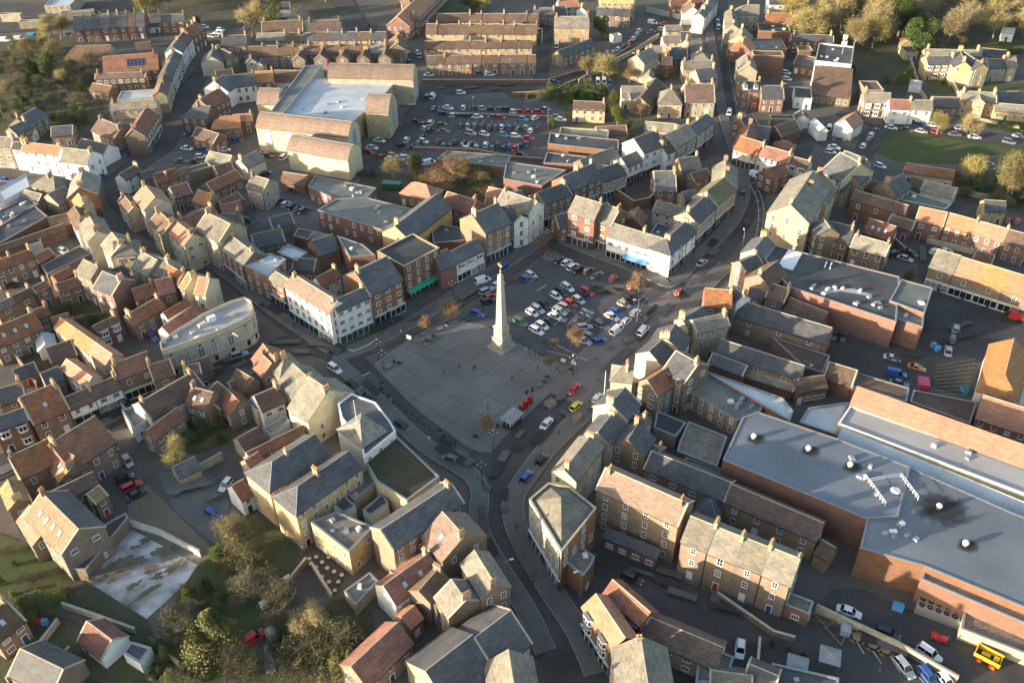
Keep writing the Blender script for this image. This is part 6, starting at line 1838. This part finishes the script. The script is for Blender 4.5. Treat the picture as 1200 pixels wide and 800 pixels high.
for x,y,l in ((883,513,'white cowl at the metal roof\'s left corner'),(947,527,'white cowl left of centre on the metal roof'),(996,546,'white cowl near the lattice railing'),(1100,595,'white cowl in the big black soot stain'),(1131,638,'white cowl by the small dark stain')):
    h=8.5 if x<1050 else 8.2; vent(x,y,h,'roof ventilator, '+l,.62)
    p=gp(x+3,y+1,h); R0=6.5 if x==1100 else 2.6; b=MB(); b.face([(R0*math.cos(a/20*6.283),R0*.8*math.sin(a/20*6.283),0) for a in range(20)],'soot'); st=link('soot_stain',b.mesh('soot_stain'),None,(p.x,p.y,h+.015),.0,(1.0,1.0,1.0)); struct(st)
rl=empty('roof_railing',gp(1049,576,8.5),.2); tag(rl,'white lattice railing and dish frame on the metal roof','railing'); b=MB()
for i in range(8):
    b.tube((-4,i*.9-3,0),(-4,i*.9-3,1.2),.05,'frame',4); b.tube((3,i*.9-3,0),(3,i*.9-3,1.2),.05,'frame',4)
for z in(.6,1.2):
    for x in (-4,3): b.tube((x,-3,z),(x,3.3,z),.05,'frame',4)
    b.tube((-4,3.3,z),(3,3.3,z),.05,'frame',4)
link('rails',b.mesh('rails'),rl); b=MB(); b.cyl((0,0,.4),1.0,.25,'frame',14,.6); b.tube((0,0,0),(0,0,.4),.1,'steel'); link('dish',b.mesh('dish'),rl)
# yard clutter
def boxy(name,x,y,dims,col,rz,l,cat,extra=None):
    o=empty(name,P3(x,y,.02),rz); b=MB(); b.box((0,0,.12),dims,col,0,.96); link('body',b.mesh('body'),o); b=MB(); b.box((0,0,.12+dims[2]),(dims[0]*1.02,dims[1]*1.02,.08),extra or col); link('lid',b.mesh('lid'),o)
    b=MB(); b.cyl((0,-.04,0),.1,.08,'dark',8,axis='y'); me=b.mesh('wheel')
    for sx in(-1,1):
        for sy in(-1,1): link('wheel',me,o,(sx*dims[0]*.4,sy*dims[1]*.4,.1))
    tag(o,l,cat)
M['cyan']=flatm('cyan plastic',(.03,.30,.55),.4); M['pinkp']=flatm('pink tarpaulin',(.60,.07,.17),.6)
boxy('cargo_container',460,222,(6.0,2.4,2.4),'dkg',-.15,'green cargo container beside the hipped orange roof','container','teal')
boxy('wheeled_bin',1051,714,(1.9,1.2,1.3),'blue',-.4,'blue lidded bin at the foot of the precinct wall','bin','cyan')
boxy('wheeled_bin',1093,407,(1.2,1.0,1.2),'blue',.1,'blue bin on the concrete by the scrap corner','bin','cyan'); boxy('wheeled_bin',1098,411,(1.2,1.0,1.2),'blue',.3,'second blue bin right of the first by the scrap','bin','cyan')
boxy('cargo_container',1081,453,(2.4,3.4,1.6),'pinkp',-.25,'pink covered skip at the dark roof edge','skip')
boxy('wheeled_bin',1129,459,(1.2,1.8,1.4),'cyan',.1,'cyan bin beside the hatched parking','bin','dkg')
boxy('stacked_pallets',338,682,(1.3,1.3,1.2),'frame',.7,'white crate stack on the junk yard fence line','crate'); boxy('stacked_pallets',310,711,(1.3,1.3,1.2),'frame',.7,'white crate stack left of the boat','crate')
boxy('wheeled_bin',47,730,(1.6,.9,1.0),'red',.1,'red bin behind the bottom left cottage','bin'); boxy('wheeled_bin',54,731,(1.0,.9,1.1),'blue',.1,'blue bin right of the red one, bottom left','bin')
boxy('site_trailer',990,739,(1.7,2.6,1.3),'lead',-.35,'grey trailer at the yellow box marking','trailer','steel')
# recovery truck and dump skip
t=empty('dump_truck',P3(1156,774,.02),math.atan2((gp(1170,775)-gp(1145,762)).y,(gp(1170,775)-gp(1145,762)).x)); tag(t,'yellow dumper with an open skip body at lower right','dumper')
b=MB(); 
for s in(-1,1): b.solid([(-2.1,s*.95,.8),(1.9,s*.95,.8),(1.9,s*1.05,.8),(-2.1,s*1.05,.8)],[(-2.3,s*1.15,2.0),(2.1,s*1.15,2.0),(2.1,s*1.25,2.0),(-2.3,s*1.25,2.0)],'ylw')
b.box((-2.1,0,.8),(.12,2.1,1.2),'ylw'); b.box((1.95,0,.8),(.12,2.1,1.0),'ylw'); b.box((0,0,.7),(4.1,2.0,.12),'ink'); link('skip_body',b.mesh('skip_body'),t); b=MB(); b.box((1.2,0,.9),(.9,.9,.9),'ylw'); b.box((-.5,.2,.85),(1.4,.7,.5),'ylw'); link('load',b.mesh('load'),t)
b=MB(); b.cyl((0,-.25,0),.6,.5,'red',12,axis='y'); b.cyl((0,-.27,0),.3,.54,'ylw',8,axis='y'); me=b.mesh('wheel')
for x in(-1.1,1.0):
    for s in(-1,1): link('wheel',me,t,(x,s*1.15,.6))
t=empty('forklift',P3(1099,750,.02),-.45); tag(t,'red machine standing before the cooling fans','forklift'); b=MB(); b.box((0,0,.35),(2.6,1.1,.8),'red'); b.box((-.9,0,1.15),(.8,1.0,.35),'red'); link('chassis',b.mesh('chassis'),t); b=MB(); b.tube((1.3,-.35,.2),(1.3,-.35,2.2),.07,'ink',4); b.tube((1.3,.35,.2),(1.3,.35,2.2),.07,'ink',4); b.box((1.9,0,.2),(1.2,.8,.08),'ink'); link('mast',b.mesh('mast'),t)
b=MB(); b.cyl((0,-.12,0),.32,.24,'dark',10,axis='y'); me=b.mesh('wheel')
for x in(-.9,.8):
    for s in(-1,1): link('wheel',me,t,(x,s*.55,.32))
# red truck right edge
t=empty('lorry',P3(1196,377,.02),-.45); tag(t,'red lorry cut by the right edge before the shops','lorry'); b=MB(); b.box((-2.2,0,.7),(2.0,2.3,2.2),'red'); b.box((-3.0,0,1.7),(.5,2.1,.9),'cglass'); link('cab',b.mesh('cab'),t); b=MB(); b.box((1.6,0,.9),(5.4,2.4,.3),'ink'); b.box((1.6,0,1.2),(5.4,2.3,1.0),'red'); link('bed',b.mesh('bed'),t); b=MB(); b.cyl((0,-.15,0),.5,.3,'dark',12,axis='y'); me=b.mesh('wheel')
for x in(-2.2,.8,2.6):
    for s in(-1,1): link('wheel',me,t,(x,s*1.05,.5))
# boat
t=empty('boat',P3(335,706,.5),math.atan2((gp(346,694)-gp(325,717)).y,(gp(346,694)-gp(325,717)).x)); tag(t,'upturned looking white open boat beside the crates in the junk yard'.replace('upturned looking ',''),'boat'); b=MB()
N_=12
for i in range(N_):
    def st_(k): f=k/N_; w_=1.0*math.sin(math.pi*min(1,.12+f*.88))**.5 if f<1 else .02; return (-3+6*f,max(.05,w_),.9+.25*f*f)
    a,c=st_(i),st_(i+1)
    for s in(-1,1):
        b.face([(a[0],s*a[1]*.5,0),(c[0],s*c[1]*.5,0),(c[0],s*c[1],c[2]),(a[0],s*a[1],a[2])],'frame'); b.face([(a[0],s*a[1],a[2]),(c[0],s*c[1],c[2]),(c[0],s*c[1]*.8,c[2]),(a[0],s*a[1]*.8,a[2])],'frame'); b.face([(a[0],s*a[1]*.8,a[2]),(c[0],s*c[1]*.8,c[2]),(c[0],s*c[1]*.5,.3),(a[0],s*a[1]*.5,.3)],'ink')
    b.face([(a[0],-a[1]*.5,.3),(c[0],-c[1]*.5,.3),(c[0],c[1]*.5,.3),(a[0],a[1]*.5,.3)],'ink')
link('hull',b.mesh('hull'),t); b=MB(); b.box((-.5,0,.65),(.35,1.5,.06),'tan'); link('thwart',b.mesh('thwart'),t)
b=MB(); b.box((0,0,-.48),(4.5,.12,.5),'steel'); link('cradle',b.mesh('cradle'),t)
# motorcycles and cycles
def bike(x,y,rz,l,col,g=None):
    o=empty('motorcycle',P3(x,y,.02),rz); b=MB(); b.cyl((0,-.07,0),.31,.14,'dark',12,axis='y'); me=b.mesh('wheel'); link('wheel',me,o,(-.7,0,.31)); link('wheel',me,o,(.7,0,.31))
    b=MB(); b.box((0,0,.4),(.9,.3,.35),'ink'); b.box((.15,0,.72),(.5,.3,.22),col); link('body',b.mesh('body'),o); b=MB(); b.box((-.4,0,.75),(.6,.28,.12),'black'); link('seat',b.mesh('seat'),o); b=MB(); b.tube((.7,0,.31),(.5,0,1.0),.04,'steel'); b.tube((.48,-.35,1.0),(.48,.35,1.0),.03,'black'); link('handlebar',b.mesh('handlebar'),o); tag(o,l,'motorcycle',g)
for i,(x,y) in enumerate(((427,464),(431,466),(435,468),(439,471))): bike(x,y,.9,f'black motorcycle, {ORD[i]} from the left outside the town hall',('ink','red','ink','ink')[i],'motorcycles outside the town hall')
for i,(x,y) in enumerate(((745,352),(749,355),(753,352),(757,355))): bike(x,y,.9,f'dark motorcycle, {ORD[i]} from the left at the square\'s right corner','ink','motorcycles at the square corner')
# planks hatched roof timbers
# flagpoles
for x,y,z,hh,l in ((418.5,497,12.5,9,'white flagpole on the town hall roof'),(708,462,9.5,9,'white flagpole on the east side shopfront'),(927,255,10,6,'white pole above the corner inn')):
    p=gp(x,y,z); o=empty('flagpole',(p.x,p.y,z-2.5)); b=MB(); b.tube((0,0,0),(0,0,hh),.09,'frame',6,.06); link('pole',b.mesh('pole'),o); b=MB(); b.cyl((0,0,hh),.13,.2,'ylw',8,.05); link('finial',b.mesh('finial'),o); tag(o,l,'flagpole')
# mast on the telephone exchange
p=gp(988,58,12); o=empty('phone_mast',(p.x,p.y,0)); b=MB(); b.tube((0,0,0),(0,0,18),.25,'steel',6,.15); link('pole',b.mesh('pole'),o); b=MB(); b.box((0,0,0),(.3,.2,1.8),'frame'); me=b.mesh('antenna')
for a in range(6): link('antenna',me,o,(math.cos(a)*.8,math.sin(a)*.8,16),a)
for a in range(4): link('antenna',me,o,(math.cos(a*1.6)*.9,math.sin(a*1.6)*.9,13.5),a)
tag(o,'white antenna cluster mast behind the telephone exchange','mast')
# walls
def wall(pts,h,m,label,th=.35,name='garden_wall',cop='cap'):
    P=ptsw(pts) if isinstance(pts,str) else pts; b=MB(); L,R=ribbon(P,th/2,-th/2,0); L2,R2=ribbon(P,th/2+.06,-th/2-.06,0)
    for i in range(len(P)-1):
        lo=[R[i],R[i+1],L[i+1],L[i]]; b.solid(lo,[(a,c,h) for a,c,_ in lo],m)
    c=MB()
    for i in range(len(P)-1):
        lo=[R2[i],R2[i+1],L2[i+1],L2[i]]; c.solid([(a,d,h) for a,d,_ in lo],[(a,d,h+.1) for a,d,_ in lo],cop)
    o=empty(name,(P[0].x,P[0].y,0)); 
    for B_ in (b,c): B_.v=[(x-P[0].x,y-P[0].y,z) for x,y,z in B_.v]
    link('wall_face',b.mesh('wall_face'),o); link('coping',c.mesh('coping'),o); tag(o,label,'wall')
for a in (('495 98 560 98 645 98',1.6,'w_rb','red brick wall along the nearest terrace gardens'),('640 98 680 86 720 70 738 58',1.6,'w_rb','curved brick wall on the ring road\'s upper side'),('678 99 700 86 745 62 772 45',2.2,'w_st','stone retaining wall on the ring road\'s lower side'),
 ('757 14 780 20 798 24',2.5,'w_gy','pale curved retaining wall beside the mill'),('600 112 640 110 676 96',1.2,'w_rb','low brick wall below the ring road bend'),('478 175 560 178 600 186 655 190',1.0,'w_rb','long low brick wall across the supermarket car park'),
 ('520 134 600 137 655 139',.8,'w_rb','low brick wall by the far supermarket bays'),('0 262 40 248 80 232',2.2,'w_rb','long red brick wall under the slate sheds'),('720 232 742 247 760 243 778 225 798 205',3.5,'w_rb','tall curved red brick wall inside the island block'),
 ('955 716 1000 737 1050 760 1120 800',2.0,'w_st','long sandy stone wall between yard and parking bays'),('888 298 950 315 1050 345',1.2,'w_st','stone wall above the long dark roof'),
 ('75 712 110 724 160 742',1.6,'w_st','sunlit stone wall below the white slab'),('178 752 195 768 212 782',1.6,'w_cr','curving cream wall at the bottom left gardens'),('94 676 148 617',1.2,'w_bb','brick wall along the slab\'s upper left side'),
 ('150 615 190 628 236 652',1.8,'w_wh','white wall along the slab\'s right side'),('70 730 40 770 10 800',1.5,'w_st','stone lane wall at the bottom left'),('84 762 62 785 50 800',1.4,'w_bb','dark fence between the bottom left gardens'),
 ('222 560 250 545 262 538',2.2,'w_st','old stone wall in the concrete yard'),('270 492 300 480 318 466',2.0,'w_st','low stone wall right of the red car'),('15 415 45 455',1.8,'w_rb','brick wall by the small lawn at left'),
 ('145 482 165 505 182 530',2.4,'w_bb','curved brick wall under the purple slate box'),('336 690 360 660',1.8,'w_bb','fence wall between the cafe yard and garden'),('366 665 390 703',1.8,'w_yl','sunlit fence of the cafe yard'),
 ('426 537 444 565 462 587',1.0,'w_yl','lit parapet beside the weedy roof'),('1000 240 1035 248',1.8,'w_rb','brick yard wall below the white windowed row'),('1040 279 1060 297',1.8,'w_rb','brick wall beside the four dark cars'),
 ('1085 285 1140 298',1.8,'w_st','stone wall before the long orange row'),('1118 225 1160 236',1.8,'w_st','stone wall below the bank bushes'),('1065 66 1078 110 1085 120',1.6,'w_st','stone wall climbing beside the mansion lawn'),('1112 92 1125 118',1.6,'w_st','sunlit wall between mansion and almshouse'),
 ('840 700 905 745 930 752',1.6,'w_bb','brick wall beside the white car, bottom right'),('889 752 885 800',1.6,'w_bb','dark timber fence right of the white car'),('395 400 404 410 415 413 432 406 440 400',.5,'w_gy','low corner rail at the white shop')): wall(*a)
wall('128 745 136 770 120 776',1.8,'w_wh','white rendered garden wall by the garden workshop'); wall('1145 141 1190 150 1212 155',1.0,'w_st','low stone wall before the almshouse lawn')
# ------------------------------------------------ people
for k,c in dict(coat_dark=(.03,.03,.04),coat_red=(.30,.05,.06),coat_blue=(.05,.08,.18),coat_pink=(.35,.16,.22),coat_tan=(.35,.26,.16),jeans=(.06,.07,.11),trouser=(.04,.04,.045),skin=(.48,.30,.22),hair=(.06,.04,.025),grey_cloth=(.2,.2,.2)).items(): M[k]=flatm(k.replace('_',' '),c,.85)
def person_mesh(pose,top,leg):
    J={'walk':dict(fl=(-.10,.28),kl=(-.11,.10),fr=(.10,-.30),kr=(.11,-.05),hl=(-.27,-.20),hr=(.27,.22)),'stand':dict(fl=(-.11,.03),kl=(-.10,.03),fr=(.11,-.02),kr=(.10,.0),hl=(-.26,.05),hr=(.26,.05)),'stroll':dict(fl=(-.09,-.22),kl=(-.10,-.02),fr=(.09,.24),kr=(.10,.10),hl=(-.24,.22),hr=(.28,-.12))}[pose]
    V=[((0,0,.95),.14),((0,0,1.2),.13),((0,-.01,1.42),.15),((0,0,1.52),.06),((0,.02,1.60),.085),((0,.02,1.70),.10),((-.19,0,1.42),.075),((-.26,-.02+J['hl'][1]*.2,1.14),.05),((*J['hl'],.90),.035),((.19,0,1.42),.075),((.26,J['hr'][1]*.2,1.14),.05),((*J['hr'],.90),.035),
      ((-.10,0,.88),.10),((*J['kl'],.48),.07),((*J['fl'],.08),.05),((J['fl'][0],J['fl'][1]+.17,.04),.04),((.10,0,.88),.10),((*J['kr'],.48),.07),((*J['fr'],.08),.05),((J['fr'][0],J['fr'][1]+.17,.04),.04),((J['hl'][0],J['hl'][1]+.04,.80),.03),((J['hr'][0],J['hr'][1]+.04,.80),.03)]
    E=[(0,1),(1,2),(2,3),(3,4),(4,5),(2,6),(6,7),(7,8),(8,20),(2,9),(9,10),(10,11),(11,21),(0,12),(12,13),(13,14),(14,15),(0,16),(16,17),(17,18),(18,19)]
    me=bpy.data.meshes.new('tmp'); me.from_pydata([v for v,_ in V],E,[]); o=bpy.data.objects.new('tmp',me); COL.objects.link(o)
    md=o.modifiers.new('s','SKIN'); 
    for i,(_,r_) in enumerate(V): me.skin_vertices[0].data[i].radius=(r_,r_*.8)
    me.skin_vertices[0].data[0].use_root=True
    sb=o.modifiers.new('d','SUBSURF'); sb.levels=1; sb.render_levels=1
    dg=bpy.context.evaluated_depsgraph_get(); nm=bpy.data.meshes.new_from_object(o.evaluated_get(dg)); bpy.data.objects.remove(o); nm.name='body'; nm.materials.clear()
    for k in ('skin',top,leg,'black','hair'): nm.materials.append(M[k])
    for p in nm.polygons:
        z=p.center.z; y=p.center.y; p.use_smooth=True
        p.material_index=0 if z>1.52 or (z<.88 and abs(p.center.x)>.2 and z>.7) else (1 if z>.90 else (2 if z>.12 else 3))
    return nm
hb=MB(); 
for i in range(5):
    for j in range(8):
        t0,t1=i/5*1.7,(i+1)/5*1.7; a0,a1=j/8*6.283,(j+1)/8*6.283; f=lambda t,a:(.115*math.sin(t)*math.cos(a),.005+.125*math.sin(t)*math.sin(a)-.01*t,1.70+.12*math.cos(t)); hb.face([f(t1,a0),f(t1,a1),f(t0,a1),f(t0,a0)],'hair')
HAIR=hb.mesh('hair')
PM={}
PP='''
538 431 walk coat_dark trouser 1.2 crossing the open paving, in a dark coat
554 434.5 stroll coat_pink jeans .4 crossing the open paving, in a pinkish top
556.5 434 walk coat_dark jeans .4 beside the pink topped walker on the paving
603 725 walk coat_dark trouser -1.2 walking down the bottom road in dark clothes
1030 787 walk coat_red grey_cloth .6 in a red top on the bottom right parking bays
689 484 stand coat_dark jeans .9 standing outside the east shops, left of a pair
692 483 stand coat_blue trouser .9 standing outside the east shops, right of a pair
751 373 stand coat_tan trouser .2 by the cycles, in a pale coat
756 376 walk coat_red jeans 1.1 by the cycles, in a red top
430 430.0 stroll coat_blue trouser .5 crossing the road at the paving's left corner
470 392 stand coat_tan jeans 2 near the notice board by the west kerb
448 392 walk coat_dark trouser .7 on the pavement outside the teal corner shop
789 666 stand coat_blue trouser 0 standing at the foot of the long terrace
488 140 walk coat_dark trouser 1 left of a pair crossing the supermarket road
491 139 walk coat_tan jeans 1 right of a pair crossing the supermarket road
484 142 stand coat_dark jeans 1 waiting near the supermarket entrance
626 177 stand coat_dark trouser 0 at the lamp post right of the supermarket car park
583 398 stand coat_blue jeans 0 behind the obelisk's left side
812 309 walk coat_dark jeans .8 on the island block's side pavement
790 322 walk coat_tan trouser .8 at the island block's lower corner
462 382 walk coat_blue jeans 2.2 on the pavement before the teal shop, walking left
520 346 stroll coat_dark jeans .8 on the pavement under the green awning, left
530 341 walk coat_red trouser .8 on the pavement under the green awning, right
575 318 stand coat_tan jeans 1 outside the bay windowed low shop
612 292 walk coat_dark grey_cloth 1 outside the timbered gables, alone
715 309 walk coat_pink jeans 0 walking before the blue awnings
742 321 stand coat_dark trouser 0 standing right of the blue awnings
872 235 stroll coat_blue jeans 1.4 on the bend's inner pavement
345 384 walk coat_dark trouser .9 on the shopping street pavement, near its corner end
310 360 stroll coat_red jeans .9 midway on the shopping street pavement
285 340 walk coat_dark jeans .9 far along the shopping street pavement
700 466 walk coat_tan jeans 1 on the east pavement above the flagpole building
655 510 stroll coat_dark trouser 1 on the east pavement beside the black car
628 540 walk coat_blue jeans 1 on the east pavement beside the blue layby car
605 620 walk coat_dark trouser 1.8 on the right pavement below the road fork
520 440 stroll coat_blue trouser .2 left of centre on the open paving
600 445 walk coat_dark jeans 2 right of centre on the open paving
572 480 stand coat_red jeans 1 between the kiosk and the lantern on the paving
630 434 stroll coat_dark trouser 1 near the right bench on the paving
880 180 walk coat_dark trouser 1.5 at the foot of the high street
868 80 walk coat_tan jeans 1.5 halfway up the high street on the right
1000 165 stand coat_dark jeans 0 beside the cars left of the green
610 128 walk coat_dark jeans 0 walking through the far supermarket bays
560 155 stroll coat_red jeans 0 walking through the middle supermarket bays
700 306 stroll coat_dark jeans -.4 outside the long white inn front
'''
for l in PP.strip().split('\n'):
    x,y,pose,top,leg,rz,lab=l.split(' ',6)
    k=(pose,top,leg)
    if k not in PM: PM[k]=person_mesh(*k)
    z=PZ if lab.find('paving')>=0 and 'road' not in lab else .03
    if 'pavement' in lab or 'outside' in lab: z=.3
    o=link('person',PM[k],None,P3(float(x),float(y),z),float(rz)); link('hair',HAIR,o); tag(o,'person '+lab,'person')

# shop sign on the white sided building

# balustrade and plant on the curved bank roof
bp=[gp(x,y,8) for x,y in ((190,414),(225,402),(255,391),(280,380),(292,373),(297.5,364),(295,355),(287,351),(270,356))]
b=MB(); rr=random.Random(4)
for i in range(4):
    a,c=bp[i],bp[i+1]; d=(c-a); L_=d.length; d.normalize(); n=Vector((-d.y,d.x,0))
    for k in range(int(L_/3)):
        p=a+d*(k*3+1.5)+n*rr.uniform(2.5,6); b.box((p.x,p.y,8),(rr.uniform(.9,2.2),rr.uniform(.8,1.6),rr.uniform(.6,1.6)),rr.choice(('steel','frame','w_cr')),rr.random())
c=sum(bp,Vector())/len(bp); b.v=[(x-c.x,y-c.y,z) for x,y,z in b.v]; o=link('roof_plant',b.mesh('roof_plant'),None,(c.x,c.y,0)); tag(o,'row of pale plant housings and ducts on the curved bank roof','roof plant')
b=MB()
for i in range(5):
    a,c=bp[i],bp[i+1]; d=(c-a).normalized(); n=Vector((d.y,-d.x,0))
    for z,w_ in ((7.1,.35),(2.4,.22),(.02,.3)): 
        lo=[a,c,c+n*w_,a+n*w_]; b.solid([(p.x,p.y,z) for p in lo],[(p.x,p.y,z+.4) for p in lo],'cap')
o=link('stone_cornice',b.mesh('stone_cornice')); tag(o,'stone cornice bands wrapped round the curved bank front','cornice')
# haze
HZ=.00002
hz=MB(); hz.box((0,750,-1),(2900,3300,150),'pal'); hm=bpy.data.materials.new('haze'); hm.use_nodes=True; hn=hm.node_tree; hn.nodes.remove(hn.nodes['Principled BSDF']); pv=hn.nodes.new('ShaderNodeVolumePrincipled'); pv.inputs['Density'].default_value=HZ; pv.inputs['Color'].default_value=(.86,.89,.93,1); pv.inputs['Anisotropy'].default_value=.3
hn.links.new(pv.outputs[0],hn.nodes['Material Output'].inputs['Volume']); o=link('haze',hz.mesh('haze')); o.data.materials.clear(); o.data.materials.append(hm); o['kind']='stuff'

# tall windows, oculi and doors of the curved bank
R=RB['with a curved corner and tall windows']; base=R.matrix_world_.inverted()
b=MB(); b.box((0,-.05,0),(1.5,.12,2.5),'glass'); 
for k in (-1,0,1): b.box((k*.72,-.1,0),(.12,.14,2.5),'frame')
for k in range(5): b.box((0,-.1,2.5*k/4-.04),(1.5,.12,.09),'frame')
b.box((0,-.12,2.5),(2.1,.3,.3),'cap'); b.box((0,-.12,-.3),(2.0,.3,.25),'cap'); TWM=b.mesh('tall_window')
b=MB(); b.cyl((0,-.16,0),.45,.14,'cap',12,axis='y'); b.cyl((0,-.2,0),.3,.1,'glass',12,axis='y'); OC=b.mesh('oculus')
b=MB(); b.box((0,-.06,0),(.9,.12,1.5),'glass'); b.box((0,-.08,1.5),(1.1,.16,.15),'cap'); b.box((0,-.08,-.15),(1.1,.16,.15),'cap'); SW=b.mesh('window')
pts=[gp(x,y,8) for x,y in ((190,414),(225,402),(255,391),(280,380),(292,373),(297.5,364),(295,355))]
for i in range(len(pts)-1):
    a,c=pts[i],pts[i+1]; d=c-a; Ln=d.length; d.normalize(); n=max(1,round(Ln/4.2)); rz=math.atan2(d.y,d.x)
    for k in range(n):
        p=a+d*(Ln*(k+.5)/n); p.z=0
        for me,z,nm in ((TWM,3.2,'tall_window'),(OC,6.75,'oculus'),(SW,.7,'window')): link(nm,me,R,base@(p+Vector((0,0,z))),rz)
# roof level rooms behind the bank parapet

R=RB['long dark roof in the middle right']; ro=[c for c in R.o.children if c.name.startswith('roof')][0]; org_=R.o.location
def roofquad(name,pts,h,m,th=.12):
    P=[gp(x,y,h)-org_ for x,y in pts]; ar=sum(P[i].x*P[(i+1)%len(P)].y-P[(i+1)%len(P)].x*P[i].y for i in range(len(P)))
    if ar<0: P=P[::-1]
    b=MB(); b.solid([(p.x,p.y,h) for p in P],[(p.x,p.y,h+th) for p in P],m); link(name,b.mesh(name),ro)
roofquad('white_roof_panel',((924,293),(940,297.5),(929,317),(911,312.5)),8.0,'frame',.25)
for i,(x,y) in enumerate(((968,307),(974,308))): roofquad('rooflight',((x,y),(x+1.5,y+.5),(x-1,y+7),(x-2.5,y+6.5)),8.0,'frame',.3)
roofquad('roof_patch',((1000,338),(1022,345),(1020,347),(985,341),(962,346),(975,339)),8.0,'pal',.02)
for k,v in LABELS.items():
    if len(v)>1: print('DUP',k,v)
    n=len(k.split())
    if n>16 or n<4: print('LEN',n,k)
print('objects',len(bpy.data.objects))
